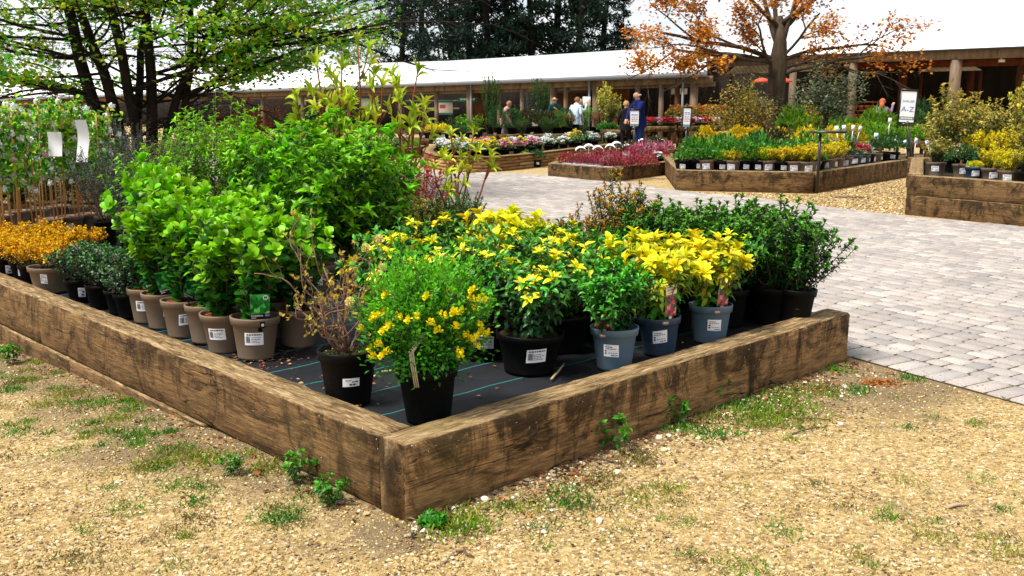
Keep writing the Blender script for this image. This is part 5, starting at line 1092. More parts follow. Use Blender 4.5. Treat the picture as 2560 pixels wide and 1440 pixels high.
# ------------------------------------------------------------------ curved wall bed
WALLC = [(.36, .2, .075), (.44, .25, .1), (.3, .16, .06), (.5, .31, .14), (.26, .14, .06)]
def curved_wall(label, px, H, back, courses=4, T=.22):
    P = [G(u, v) for u, v in px]
    # resample the ground line smoothly
    pts = []
    for i in range(len(P) - 1):
        p0, p1, p2, p3 = P[max(i - 1, 0)], P[i], P[i + 1], P[min(i + 2, len(P) - 1)]
        for t in np.linspace(0, 1, 6, endpoint=False):
            pts.append(.5 * ((2 * p1) + (p2 - p0) * t + (2 * p0 - 5 * p1 + 4 * p2 - p3) * t * t + (3 * p1 - p0 - 3 * p2 + p3) * t ** 3))
    pts.append(P[-1]); o0 = pts[0]; rt = thing('curved_bed', label, 'raised bed', o0); r = random.Random(5)
    b = MB(); hh = H / courses; n = len(pts)
    nr = []
    for i in range(n):
        d = pts[min(i + 1, n - 1)] - pts[max(i - 1, 0)]; nr.append(Vector((-d.y, d.x, 0)).normalized())
    for c in range(courses):
        i = 0
        while i < n - 1:
            j = min(n - 1, i + r.choice([2, 3, 4])); out = r.uniform(-.012, .012); col = tuple(x * r.uniform(.85, 1.1) for x in r.choice(WALLC)); z0, z1 = hh * c + .006, hh * (c + 1) - .006
            V = []
            for k_ in range(i, j + 1):
                a = pts[k_] - o0 - nr[k_] * out; q = pts[k_] - o0 + nr[k_] * T
                V += [(a.x, a.y, z0), (a.x, a.y, z1), (q.x, q.y, z1), (q.x, q.y, z0)]
            m_ = j - i; F = []
            for k_ in range(m_): F += [(4 * k_ + x, 4 * k_ + 4 + x, 4 * k_ + 4 + (x + 1) % 4, 4 * k_ + (x + 1) % 4) for x in range(4)]
            F += [(0, 1, 2, 3), (4 * m_ + 3, 4 * m_ + 2, 4 * m_ + 1, 4 * m_)]
            b.add(V, F, 0, col); i = j
    kk = NT('wall_timber', .9, .1); at = kk.n('Attribute', attribute_name='Col'); cc = kk.coord((1, 1, 3)); f = kk.noise(cc, 6, 6, .7)
    kk.color(kk.mix(kk.ramp(f, [(.4, (0,) * 3), (.65, (.6,) * 3)]), at.outputs['Color'], (.10, .055, .025))); kk.bump(f, .6, .03)
    ob('wall', b.mesh('wall', kk.m), rt)
    b = MB(); V = []
    for k_ in range(n):
        a = pts[k_] - o0 - nr[k_] * .03; q = pts[k_] - o0 + nr[k_] * (T + .03); V += [(a.x, a.y, H), (a.x, a.y, H + .035), (q.x, q.y, H + .035), (q.x, q.y, H)]
    F = [(4 * k_ + x, 4 * k_ + 4 + x, 4 * k_ + 4 + (x + 1) % 4, 4 * k_ + (x + 1) % 4) for k_ in range(n - 1) for x in range(4)] + [(0, 1, 2, 3), (4 * n - 1, 4 * n - 2, 4 * n - 3, 4 * n - 4)]
    b.add(V, F); ob('coping', b.mesh('coping', TIMBER), rt)
    b = MB(); b.prism([p - o0 + nr[i] * .1 for i, p in enumerate(pts)] + [x - o0 for x in back], .02, H - .03); ob('bed_soil', b.mesh('bed_soil', COMPOST), rt)
    return pts, nr
HW = .30
wp, wn = curved_wall('long curved raised bed walled in orange brown timber slips, full of small alpine pots', [(1085, 392), (1064, 402), (1062, 412), (1085, 422), (1140, 429), (1210, 430), (1300, 423), (1400, 409), (1500, 394), (1600, 378), (1655, 366)], HW, [G(1655, 366) + Vector((-.5, 1.5, 0)), G(1240, 376)])
names = [('alpine_silver', 'silver leaved alpine'), ('alpine_white', 'white flowered alpine'), ('alpine_pink', 'pink flowered alpine'), ('alpine_green', 'green cushion alpine'), ('alpine_yellow', 'yellow flowered alpine')]
rz_ = random.Random(17)
for r_, (d0, st, nn) in enumerate([(.42, 7, 24), (.95, 8, 22), (1.5, 9, 20)]):
    idx = np.linspace(st, len(wp) - 3, nn)
    for i, q in enumerate(idx):
        k_ = int(q); f = q - k_; p = wp[k_] * (1 - f) + wp[min(k_ + 1, len(wp) - 1)] * f + wn[k_] * d0; u = i / nn
        if u < .3: ch = rz_.choice([0, 1, 1, 2, 3])
        elif u < .6: ch = rz_.choice([3, 3, 2, 4]) if r_ < 2 else rz_.choice([4, 2, 3])
        else: ch = rz_.choice([3, 1, 4, 2, 1])
        k2, words = names[ch]
        place(k2, 'tiny', Vector((p.x, p.y, HW - .03)), f'{words}, {ORD[i]} from left in {["the front", "the second", "the third"][r_]} row of the curved bed', 'alpine plant', 'alpine_plant', 'small alpine pots on the curved bed', s=1.55, ps=1.7, fz=1.3)
# pots on the gravel in front of the curved wall
for u, v, k_, s, fz, txt in [(1310, 418, 'gold_mound', .8, 1, 'yellow plant in a pot at the foot of the curved wall'), (1342, 418, 'dark_mound', .9, 1.3, 'dark green plant in a black pot at the foot of the curved wall'), (1318, 410, 'hebe', .8, 1, 'small green plant between the yellow and dark pots by the wall')]:
    place(k_, 'far_black', G(u, v), txt, group='pots at the foot of the curved wall', s=s, fz=fz, ps=.7)
# far small bed at the left end of the curved wall
A5, B5 = G(1000, 400), G(1058, 392)
far_bed('raised_bed', 'short timber bed glimpsed between the tall laurels and the curved wall', [A5 + Vector((-2, .6, 0)), A5, B5], .3, [B5 + Vector((0, 2, 0)), A5 + Vector((-2, 3, 0))], TIMBER)
row([Vector((A5.x - 1.4 + .42 * i, A5.y + .5 - .06 * i, .27)) for i in range(5)], [('lime_mound', None, 'lime green plant', 1, .9), ('alpine_green', 'tiny', 'green plant', 1.4, 1.4)], 'on the short bed beside the curved wall', 'plants on the short bed')
for i, (u, v, Yq, k_, s, fz, txt) in enumerate([(1080, 352, 29, 'gold_mound', 1.3, .8, 'yellow green plants behind the red stemmed shoots'), (1110, 352, 29, 'gold_mound', 1.3, .8, 'low yellow green plant on the far bench'), (1060, 352, 29.5, 'dark_mound', 1.4, 1, 'dark plant at the left of the far bench'), (1145, 352, 29.5, 'dark_mound', 1.4, .9, 'dark plant in the middle of the far bench'), (1180, 352, 30, 'hebe', 1.2, .9, 'grey green plant at the right of the far bench')]):
    p = D(u, v, Yq); place(k_, 'far_black', p, txt, group='plants on the far bench', s=s, fz=fz)
def bench(p0, p1, w, h, label, mat_=None):
    m_ = mat_ or TIMBER_DARK; rt = thing('display_bench', label, 'bench', (p0 + p1) / 2 - Vector((0, 0, 0))); c = (p0 + p1) / 2; d = (p1 - p0).normalized(); nrm = Vector((-d.y, d.x, 0))
    b = MB(); b.beam(p0 - c + Vector((0, 0, h)), p1 - c + Vector((0, 0, h)), w, .05); ob('bench_top', b.mesh('bench_top', m_), rt)
    b = MB()
    for s_ in (-1, 1): b = MB(); b.beam(p0 - c + nrm * s_ * (w / 2 + .012) + Vector((0, 0, h + .05)), p1 - c + nrm * s_ * (w / 2 + .012) + Vector((0, 0, h + .05)), .022, .16); ob('edge_board', b.mesh('edge_board', TIMBER), rt)
    for t in (.08, .92):
        for s_ in (-1, 1):
            q = p0 + (p1 - p0) * t - c + nrm * s_ * (w / 2 - .06); b = MB(); b.box((q.x, q.y, h / 2 - .015), (.08, .08, h - .03)); ob('leg', b.mesh('leg', m_), rt)
    return rt
gp = D(1120, 352, 29.3); bench(Vector((gp.x - 1.6, 29.3, 0)), Vector((gp.x + 1.4, 29.6, 0)), 1.0, max(gp.z - .05, .2), 'long low bench of yellow and dark plants beyond the short bed')
# raised box behind the curved bed
A6, B6 = D(1238, 372, 31), D(1508, 352, 32.5)
rt = thing('raised_planter', 'knee high brown timber planter with pale corner posts behind the curved bed', 'planter', (A6.x, 31, 0))
L6 = Vector((B6.x - A6.x, 1.5, 0)); n6 = 4; top6 = D(1300, 336, 31).z
for k_ in range(3): b = MB(); b.beam((0, 0, top6 * (k_ + .5) / 3), (L6.x, L6.y, top6 * (k_ + .5) / 3), .1, top6 / 3 - .012); ob('board', b.mesh('board', TIMBER), rt)
for t in (0, .33, .78, 1.0): b = MB(); b.box((L6.x * t, L6.y * t - .09, top6 / 2 + .02), (.11, .07, top6 + .06)); ob('post', b.mesh('post', TIMBER), rt)
b = MB(); b.prism([(0, .08), (L6.x, L6.y + .08), (L6.x, 4), (0, 3)], .02, top6 - .05); ob('bed_soil', b.mesh('bed_soil', COMPOST), rt)
zz = top6 - .05
def onb(u, Yq, k_, s, fz, txt, group='plants in the knee high planter', pot='far_black', var=None, z=None):
    x = D(u, 258, Yq).x; return place(k_, pot, Vector((x, Yq, zz if z is None else z)), txt, 'potted plant', 'potted_plant', group, s=s, fz=fz, lab=False, var=var)
onb(1280, 31.6, 'box_ball', .75, 1, 'dark clipped box ball, left one', 'clipped box balls', var=0); onb(1392, 32.2, 'box_ball', .78, .85, 'light green clipped box ball', 'clipped box balls', var=1); onb(1412, 33.2, 'box_ball', .75, 1, 'dark clipped box ball behind the light green one', 'clipped box balls', var=0); onb(1243, 32.2, 'box_ball', .65, 1.3, 'dark clipped dome at the left end of the planter', 'clipped box balls', var=0)
onb(1322, 32, 'purple_mound', 1.7, 1.4, 'spreading bronze juniper between the box balls'); onb(1345, 32.2, 'dark_mound', 1.8, 1.3, 'spreading dark juniper right of the bronze one'); onb(1368, 32, 'purple_mound', 1.4, 1.5, 'bronze juniper next to the light green ball')
onb(1322, 33.5, 'ceanothus', 1.15, 1.1, 'grey green upright conifer in front of the canopy'); onb(1350, 33.6, 'yew', 1.9, 2.1, 'narrow dark conifer beside the grey green one'); onb(1226, 33, 'yew', 1.9, 2.2, 'dark narrow conifer at the left, near the woman in pink'); onb(1195, 32.5, 'privet', .7, .8, 'bright green shrub left of the dark conifer', z=.35)
onb(1470, 33, 'privet', .8, .85, 'yellow green shrub beside the couple'); onb(1490, 32.8, 'photinia', .55, .8, 'reddish shrub beside the yellow green one'); onb(1426, 32.2, 'pieris', 1.0, .9, 'pale bronze plant in a pot next to the light green ball')
onb(1135, 32, 'camellia', .55, .6, 'dark green shrub left of the planter', z=.4); onb(1160, 31, 'laurel', .7, .7, 'green shrub with white label left of the planter', z=.35); onb(1100, 32, 'privet', .6, .6, 'small light green shrub left of the planter', z=.3)
for i, u in enumerate((1305, 1368, 1440, 1462)): onb(u, 30.4, ['yew', 'yew', 'alpine_yellow', 'yew'][i], [1.2, 1.3, 1.5, .8][i], 1.1, ['dark conifer before the knee high planter, left', 'dark conifer before the knee high planter, middle', 'yellow flower before the knee high planter', 'tiny cone shaped conifer before the knee high planter'][i], 'plants before the knee high planter', 'far_black', z=.3)
for i in range(9): onb(1512 + 13 * i, 31.5, 'dark_mound' if i % 2 else 'hebe', 1.3, .9, f'green bedding plant in the low green strip left of the wooden tables, {ORD[i]} from left', 'green strip left of the wooden tables', None, z=.62)
bench(Vector((D(1505, 258, 31.5).x, 31.5, 0)), Vector((D(1625, 258, 31.5).x, 31.5, 0)), .7, .55, 'low bench under the strip of green bedding plants')
onb(1532, 34.5, 'elaeagnus', .95, 1.2, 'tall cream and yellow variegated shrub in front of the dark doorway', 'tall shrubs by the canopy', z=.4); onb(1512, 34, 'variegated', 1.6, 2.2, 'white variegated shrub in front of the dark doorway', 'tall shrubs by the canopy', z=.5); onb(1545, 33.5, 'photinia', .55, .6, 'low red shrub below the cream shrub', 'tall shrubs by the canopy', z=.4)
# tables of pink flowers
for j, (u0, u1, Yq, h, txt) in enumerate([(1608, 1685, 29, .72, 'wooden display table with pink flowers, left of the white sign'), (1692, 1800, 29.5, .72, 'wooden display table with pink flowers, behind the second white sign')]):
    x0, x1 = D(u0, 258, Yq).x, D(u1, 258, Yq).x; bench(Vector((x0, Yq, 0)), Vector((x1, Yq, 0)), .7, h, txt)
    for r_ in range(2):
        for i in range(5):
            k_ = ['red_flower', 'red_flower', 'pink_flower'][(i + j) % 3] if j == 0 else ['pink_flower', 'red_flower'][(i) % 2]
            place(k_, 'tiny', Vector((x0 + (x1 - x0) * (i + .5) / 5, Yq - .18 + .36 * r_, h + .03)), f'{"crimson" if k_[0] == "r" else "pink"} flowers on the {["left", "right"][j]} wooden table, {ORD[i]} from left in the {["front", "back"][r_]} row', 'potted flowers', 'potted_flowers', 'potted flowers on the wooden tables', s=1.0, ps=1.3)
for i, u in enumerate([1690, 1720, 1750, 1780, 1810]): onb(u, 32.5 + .2 * i, 'orange_flower', 1.1, 1.2, f'orange and green plant behind the wooden tables, {ORD[i]} from left', 'orange plants behind the tables', 'far_black', z=.7)
x0, x1 = D(1885, 258, 29).x, D(2020, 258, 29).x; bench(Vector((x0, 29, 0)), Vector((x1, 29, 0)), .8, .85, 'wooden trestle of red flowers behind the golden conifers')
for r_ in range(2):
    for i in range(9): place('red_flower' if (i + r_) % 4 else 'pink_flower', 'tiny', Vector((x0 + (x1 - x0) * (i + .5) / 9, 28.8 + .4 * r_, .88)), f'red flowers on the trestle, {ORD[i]} from left in the {["front", "back"][r_]} row', 'potted flowers', 'potted_flowers', 'red flowers on the trestle', s=1.15, ps=1.5)
# rows of perennials beyond the angled bed, on long benches
for r_, (Yq, z, u0, u1, n, spec) in enumerate([(24.5, .5, 2070, 2300, 8, [('lime_mound', None, 'bright green perennial', 1.4, 1), ('lime_mound', None, 'green perennial', 1.4, 1), ('dark_mound', None, 'dark perennial', 1.4, 1)]), (26, .55, 2040, 2260, 8, [('lime_mound', None, 'green perennial', 1.5, 1.1), ('gold_mound', None, 'yellow perennial', 1.5, .9)]), (27.6, .6, 2020, 2260, 9, [('lime_mound', None, 'bright green perennial', 1.5, 1), ('lime_mound', None, 'green perennial', 1.5, 1.2), ('gold_mound', None, 'yellow flowered perennial', 1.5, 1)]), (29.4, .65, 2040, 2330, 9, [('gold_mound', None, 'yellow flowered perennial', 1.4, 1), ('lime_mound', None, 'lime perennial', 1.6, 1.2), ('lime_mound', None, 'green perennial', 1.6, 1)])]):
    x0, x1 = D(u0, 258, Yq).x, D(u1, 258, Yq).x
    bench(Vector((x0 - .3, Yq, 0)), Vector((x1 + .3, Yq, 0)), 1.0, z - .03, f'long low bench of perennials beyond the angled bed, {ORD[r_]} from the front')
    row([Vector((x0 + (x1 - x0) * i / (n - 1), Yq + random.uniform(-.1, .1), z)) for i in range(n)], spec, f'on the {ORD[r_]} bench of perennials', 'perennials on the benches beyond the angled bed')
for i, (u, Yq, k_, s, fz, z, txt) in enumerate([(2330, 26, 'camellia', .6, .55, .3, 'grey green shrub behind the letter sign'), (2300, 28, 'dark_mound', 2.2, 1.8, .5, 'dark dome shrub right of the letter sign'), (2365, 27, 'ceanothus', .9, .9, .4, 'grey shrub between the letter sign and the two tier bed'), (2290, 25.5, 'dark_mound', 1.8, 1.5, .5, 'dark green shrub left of the letter sign post'), (1985, 26.5, 'lime_mound', 1.8, 1.5, .4, 'grassy green plant below the trestle of red flowers'), (2030, 26.5, 'gold_mound', 1.8, 1.4, .55, 'round yellow plant left of the olive trunk')]):
    onb(u, Yq, k_, s, fz, txt, 'single shrubs beyond the angled bed', 'far_black', z=z)

# ------------------------------------------------------------------ signs
SIGNB = mat('sign_blue', (.03, .16, .5), .5); SIGNR = mat('sign_red', (.65, .12, .08), .5); SIGNG = mat('sign_grey', (.2, .26, .28), .5)
def sign(base, pc, w, h, tilt, kind_, label):
    rt = thing('sign_post', label, 'sign', base); c = pc - base; b = MB()
    b.tube([(0, 0, 0), (c.x * .96, c.y, c.z - h / 2 + .02)], .028, 8); b.tube([(0, 0, 0), (0, 0, .015)], .14, 16); ob('post', b.mesh('post', METAL_BLACK, True), rt)
    b = MB(); b.box((0, 0, 0), (w + .05, .03, h + .05)); b.box((0, 0, -h / 2 - .05), (w * .5, .05, .06)); b.box((0, -.004, h / 2 + .03), (w + .05, .05, .03)); fo = ob('frame', b.mesh('frame', METAL_BLACK), rt, c); fo.rotation_euler = (0, tilt, 0)
    b = MB(); rect(b, -w / 2, w / 2, -h / 2, h / 2, 0, 0)
    if kind_ == 'az':
        add_text(b, 'SHRUBS', h * .115, 0, h * .14, .003, 1); add_text(b, 'A-Z', h * .24, 0, -h * .16, .003, 1, 1.1); rect(b, -w / 2, w / 2, -h * .43, -h * .32, .002, 3)
        for x in np.arange(-w * .4, w * .4, .03): rect(b, x, x + .015, -h * .40, -h * .35, .004, 0)
    else:
        r_ = random.Random(2)
        for y, m_, t in ((.24, 1, .045), (.16, 1, .03), (.06, 1, .02), (0, 2, .02), (-.1, 2, .05), (-.2, 2, .035)):
            x = -w * .36
            while x < w * .34: q = r_.uniform(.02, .05); rect(b, x, min(x + q, w * .38), h * y, h * (y + t), .003, m_); x += q + .015
        rect(b, -w / 2, w / 2, -h * .48, -h * .36, .002, 3)
    po = ob('panel', b.mesh('panel', [WHITE, SIGNB, SIGNR, SIGNG]), fo, (0, -.017, 0)); po.rotation_euler = (PI / 2, 0, 0)
b0 = G(2284, 441); q = D(2269, 267, b0.y); sign(b0, q, .30, .62, .05, 'az', 'white sign on a black post reading SHRUBS A-Z between the angled and two tier beds')
b0 = D(1586, 392, 22.5); b0.z = .2; q = D(1586, 296, 22.5); sign(b0, q, .19, .34, .0, 'w', 'small white sign with blue and red writing standing in the heather bed')
b0 = D(1714, 378, 23.5); b0.z = .2; q = D(1717, 294, 23.5); sign(b0, q, .16, .44, .05, 'w', 'narrow white sign on a black post beside the golden conifers')
# black T shaped post at the angled bed corner
b0 = G(2044, 452, .3); rt = thing('sign_holder', 'black T shaped post with an empty flat holder at the angled bed corner', 'sign holder', b0 * 1.0); t = D(2044, 332, b0.y)
b = MB(); b.tube([(0, 0, -.2), (0, 0, t.z - b0.z - .01)], .024, 8); ob('post', b.mesh('post', METAL_BLACK, True), rt)
b = MB(); b.box((.15, .1, t.z - b0.z + .008), (.48, .34, .03)); ob('holder', b.mesh('holder', METAL_BLACK), rt)

# ------------------------------------------------------------------ long canopy building
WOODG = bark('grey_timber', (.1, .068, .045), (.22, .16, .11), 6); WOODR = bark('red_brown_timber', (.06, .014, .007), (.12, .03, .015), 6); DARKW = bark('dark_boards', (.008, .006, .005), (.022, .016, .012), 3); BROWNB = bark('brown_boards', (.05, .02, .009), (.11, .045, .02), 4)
k = NT('white_roof_sheet', .6, .3); co_ = k.coord(); k.color(k.ramp(k.noise(co_, .6, 5), [(.3, (.78, .79, .8)), (.7, (.86, .86, .86))])); ROOF = k.m
GUT = mat('grey_gutter', (.2, .22, .25), .5, .4)
eL, eR = D(-160, 253.5, 94), D(1768, 181, 36)
rb = thing('canopy_building', 'long low open fronted building with a white sheet roof and timber posts behind the plants', 'building', Vector((eR.x, eR.y, 0))); o0 = Vector((eR.x, eR.y, 0))
ed = (eL - eR); nrm = Vector((ed.y, -ed.x, 0)).normalized()
if nrm.y < 0: nrm = -nrm
def along(t): return eR + ed * t
def t_at(u):       # parameter along the eaves seen at image column u
    lo, hi = 0, 1
    for _ in range(50):
        m_ = (lo + hi) / 2; p = along(m_); d = p.y * math.cos(PITCH) - (p.z - EYE) * math.sin(PITCH); uu = 1280 + FPX * p.x / d
        if uu > u: lo = m_
        else: hi = m_
    return lo
cols_ = [(-160, 176), (530, 165), (840, 160.5), (1120, 152), (1240, 145), (1560, 125), (1768, 110)]
V = []; RUN = 9.0
for u, v in cols_:
    p = along(t_at(u)); q = p + nrm * RUN; ridge = D(u, v, q.y); V.append((p, Vector((ridge.x, ridge.y, ridge.z)), q))
b = MB(); vs = []
for p, q, _ in V: vs += [p - o0, q - o0, p - o0 + Vector((0, 0, -.06)), q - o0 + Vector((0, 0, -.06))]
F = []
for i in range(len(V) - 1):
    a = 4 * i; F += [(a, a + 4, a + 5, a + 1), (a + 2, a + 3, a + 7, a + 6), (a, a + 2, a + 6, a + 4), (a + 1, a + 5, a + 7, a + 3)]
F += [(0, 1, 3, 2), (len(vs) - 4, len(vs) - 2, len(vs) - 1, len(vs) - 3)]
b.add(vs, F); ob('roof', b.mesh('roof', ROOF), rb)
b = MB(); b.beam(eR - o0 - nrm * .06 + Vector((0, 0, -.06)), eL - o0 - nrm * .06 + Vector((0, 0, -.06)), .15, .17); ob('gutter', b.mesh('gutter', GUT), rb)
b = MB(); b.beam(eR - o0 + nrm * .35 + Vector((0, 0, -.24)), eL - o0 + nrm * .35 + Vector((0, 0, -.3)), .13, .26); ob('beam', b.mesh('beam', WOODG), rb)
b = MB(); b.beam(eR - o0 + nrm * .55 + Vector((0, 0, -.40)), eL - o0 + nrm * .55 + Vector((0, 0, -.52)), .06, .16); ob('beam', b.mesh('beam', WOODG), rb)
for u in (640, 740, 855, 985, 1075, 1158, 1232, 1290, 1368, 1400, 1475, 1580, 1640, 1680, 1722):
    p = along(t_at(u)) + nrm * .38; m_ = {1680: BROWNB}.get(u, WOODG); b = MB(); w_ = .26 if u in (1158, 1368, 1475, 1722) else .17
    b.box((p.x - o0.x, p.y - o0.y, (p.z - .18) / 2 - .2), (w_, w_, p.z + .22)); ob('post', b.mesh('post', m_), rb)
for u in (1168, 1465, 1700):
    p = along(t_at(u)) + nrm * .22; b = MB(); b.tube([(p.x - o0.x, p.y - o0.y, 0), (p.x - o0.x, p.y - o0.y, p.z - .1)], .045, 8); ob('downpipe', b.mesh('downpipe', GUT, True), rb)
Wd = 6.0
p0, p1 = along(t_at(1590)) + nrm * Wd, along(1.0) + nrm * Wd
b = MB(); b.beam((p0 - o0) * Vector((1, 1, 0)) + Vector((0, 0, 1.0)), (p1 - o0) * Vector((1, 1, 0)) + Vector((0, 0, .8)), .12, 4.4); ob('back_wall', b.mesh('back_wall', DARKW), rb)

# brown boarded kiosk front and pale panels under the canopy
def inner(u0, u1, v0, v1, dep, m_, nm='panel', parent=rb, th=.05, group=None, label=None, cat=None):
    a, c = along(t_at(u0)) + nrm * dep, along(t_at(u1)) + nrm * dep; zt, zb = D(u0, v0, a.y).z, D(u0, v1, a.y).z; q0 = Vector((a.x, a.y, (zt + zb) / 2)); q1 = Vector((c.x, c.y, (zt + zb) / 2)); b = MB()
    if parent is None:
        mid = (q0 + q1) / 2; b.beam(q0 - mid, q1 - mid, th, zt - zb); o = ob(nm, b.mesh(nm, m_), None, mid); tag(o, label, cat, group); return o
    b.beam(q0 - o0, q1 - o0, th, zt - zb); return ob(nm, b.mesh(nm, m_), parent)
inner(1085, 1160, 212, 300, 2.2, BROWNB, 'kiosk_wall'); inner(1292, 1366, 232, 290, 2.6, BROWNB, 'kiosk_wall'); inner(1405, 1475, 212, 250, 2.6, BROWNB, 'kiosk_wall')
inner(960, 1085, 226, 231, 1.6, WOODG, 'shelf_board'); inner(950, 1080, 250, 253, 1.6, mat('pale_shelf', (.4, .4, .42), .5), 'shelf_board'); inner(960, 1085, 268, 272, 1.6, mat('pale_shelf2', (.4, .4, .42), .5), 'shelf_board')
for u0, u1 in ((1240, 1292), (1296, 1366), (1380, 1398), (1404, 1470)): inner(u0, u1, 203, 212, 1.1, mat('pale_fascia', (.33, .26, .2), .7), 'fascia')
# scalloped pennants hanging under the roof
b = MB()
for t in np.linspace(0, 1, 22):
    a = along(t_at(1190)) * (1 - t) + along(t_at(1345)) * t + nrm * 1.4; z = 1.5 + (258 - 218) / FPX * a.y; q = a - o0; b.add([(q.x - .07, q.y, z), (q.x + .07, q.y, z), (q.x, q.y, z - .11), (q.x - .07, q.y + .01, z), (q.x + .07, q.y + .01, z), (q.x, q.y + .01, z - .11)], [(0, 1, 2), (5, 4, 3), (0, 3, 4, 1), (1, 4, 5, 2), (2, 5, 3, 0)])
ob('bunting', b.mesh('bunting', WHITE), rb)
TEAL = mat('teal_sign', (.01, .2, .17), .4); 
def flat_sign(u0, u1, v0, v1, dep, base, label, deco, cat='sign', nm='hanging_sign'):
    a, c = along(t_at(u0)) + nrm * dep, along(t_at(u1)) + nrm * dep; w = (c - a).length; zt, zb = D(u0, v0, a.y).z, D(u0, v1, a.y).z; h = zt - zb; mid = (a + c) / 2; mid.z = (zt + zb) / 2
    b = MB(); b.box((0, 0, 0), (w, .03, h)); 
    for x0, x1, y0, y1, mi in deco: b.add([(w * x0, -.018, h * y0), (w * x1, -.018, h * y0), (w * x1, -.018, h * y1), (w * x0, -.018, h * y1)], [(0, 1, 2, 3)], mi)
    d = (a - c) if a.x > c.x else (c - a); o = ob(nm, b.mesh(nm, [base, TEAL, SIGNR, WHITE, INK]), None, mid, 0); tag(o, label, cat)
flat_sign(1092, 1128, 243, 254, 1.5, TEAL, 'teal sign with pale lettering under the canopy, beside the poster', [(-.36 + .09 * i, -.3 + .09 * i, -.15, .2, 3) for i in range(8)])
flat_sign(1050, 1074, 251, 287, 1.3, WHITE, 'white poster with teal header and red picture under the canopy', [(-.5, .5, .34, .5, 1), (-.42, .0, -.05, .2, 2), (-.5, .5, -.5, -.36, 1)], 'poster', 'poster')
flat_sign(857, 871, 219, 242, -.2, WHITE, 'white hanging sign on a canopy post left of the red stems', []); flat_sign(1472, 1487, 242, 264, -.3, WHITE, 'white sign on the canopy post beside the cream shrub', []); flat_sign(862, 890, 246, 270, 1.2, mat('pale_green_sign', (.5, .66, .55), .5), 'pale green panel under the canopy behind the laurels', [])
flat_sign(700, 718, 238, 262, 1.0, mat('pale_green_sign2', (.5, .66, .55), .5), 'pale panel under the canopy behind the privets', []); 
for i, u in enumerate((1612, 1628, 1643)): flat_sign(u, u + 8, 221, 236, 1.8, mat('notice_grey', (.42, .4, .38), .6), ['grey notice on the dark door, left', 'grey notice on the dark door, middle', 'grey notice on the dark door, right'][i], [], 'notice', 'notice')

# ------------------------------------------------------------------ taller shelter at the right
fL, fR = D(1680, 155, 47), D(2660, 119, 34); sd = fR - fL; sn = Vector((-sd.y, sd.x, 0)).normalized()
if sn.y < 0: sn = -sn
rs_ = thing('timber_shelter', 'tall open timber shelter with a glazed white roof at the right', 'building', Vector((fL.x, fL.y, 0))); s0 = Vector((fL.x, fL.y, 0))
b = MB(); b.beam(fL - s0 + Vector((0, 0, -.13)), fR - s0 + Vector((0, 0, -.13)), .2, .30); ob('front_beam', b.mesh('front_beam', WOODG), rs_)
b = MB(); q0, q1 = fL - s0 - sn * .25 + Vector((0, 0, .03)), fR - s0 - sn * .25 + Vector((0, 0, .03)); r0, r1 = q0 + sn * 9 + Vector((0, 0, 1.5)), q1 + sn * 9 + Vector((0, 0, 1.5))
vs = [q0, q1, r1, r0]; vs += [x + Vector((0, 0, .05)) for x in vs]; b.add(vs, [(3, 2, 1, 0), (4, 5, 6, 7), (0, 1, 5, 4), (1, 2, 6, 5), (2, 3, 7, 6), (3, 0, 4, 7)]); ob('roof', b.mesh('roof', ROOF), rs_)
b = MB(); b.beam(q0 - sn * .03 + Vector((0, 0, .02)), q1 - sn * .03 + Vector((0, 0, .02)), .07, .07); ob('gutter', b.mesh('gutter', METAL_BLACK), rs_)
def sh_t(u):
    lo, hi = 0, 1
    for _ in range(50):
        m_ = (lo + hi) / 2; p = fL + sd * m_; d = p.y * math.cos(PITCH) - (p.z - EYE) * math.sin(PITCH)
        if 1280 + FPX * p.x / d < u: lo = m_
        else: hi = m_
    return lo
for u, w_, dep, m_ in ((1985, .24, .0, WOODG), (2135, .25, 0, WOODG), (2393, .3, 0, WOODG), (2002, .27, 2.5, WOODR), (2181, .25, 2.5, WOODR), (2480, .18, 2.5, BROWNB), (2280, .2, 5.0, WOODR), (1735, .22, 0, WOODG)):
    p = fL + sd * sh_t(u) + sn * dep; zt = p.z - .30 - (.0 if dep == 0 else .05); b = MB(); b.box((p.x - s0.x, p.y - s0.y, zt / 2 - .1), (w_, w_, zt + .2)); ob('post', b.mesh('post', m_), rs_)
b = MB(); a_, c_ = fL - s0 + sn * 2.5 + Vector((0, 0, -.34)), fR - s0 + sn * 2.5 + Vector((0, 0, -.34)); b.beam(a_, c_, .14, .26); ob('inner_beam', b.mesh('inner_beam', WOODR), rs_)
for t in np.linspace(.05, .97, 9):
    a_ = fL + sd * t - s0 + sn * .12 + Vector((0, 0, -.12)); b = MB(); b.beam(a_, a_ + sn * 6.5 + Vector((0, 0, .1)), .08, .16); ob('rafter', b.mesh('rafter', WOODR), rs_)
b = MB(); a_, c_ = fL - s0 + sn * 8.8 - sd * .6, fR - s0 + sn * 8.8 + sd * .4; b.beam(a_ * Vector((1, 1, 0)) + Vector((0, 0, 2.0)), c_ * Vector((1, 1, 0)) + Vector((0, 0, 2.0)), .15, 4.3); ob('back_wall', b.mesh('back_wall', DARKW), rs_)
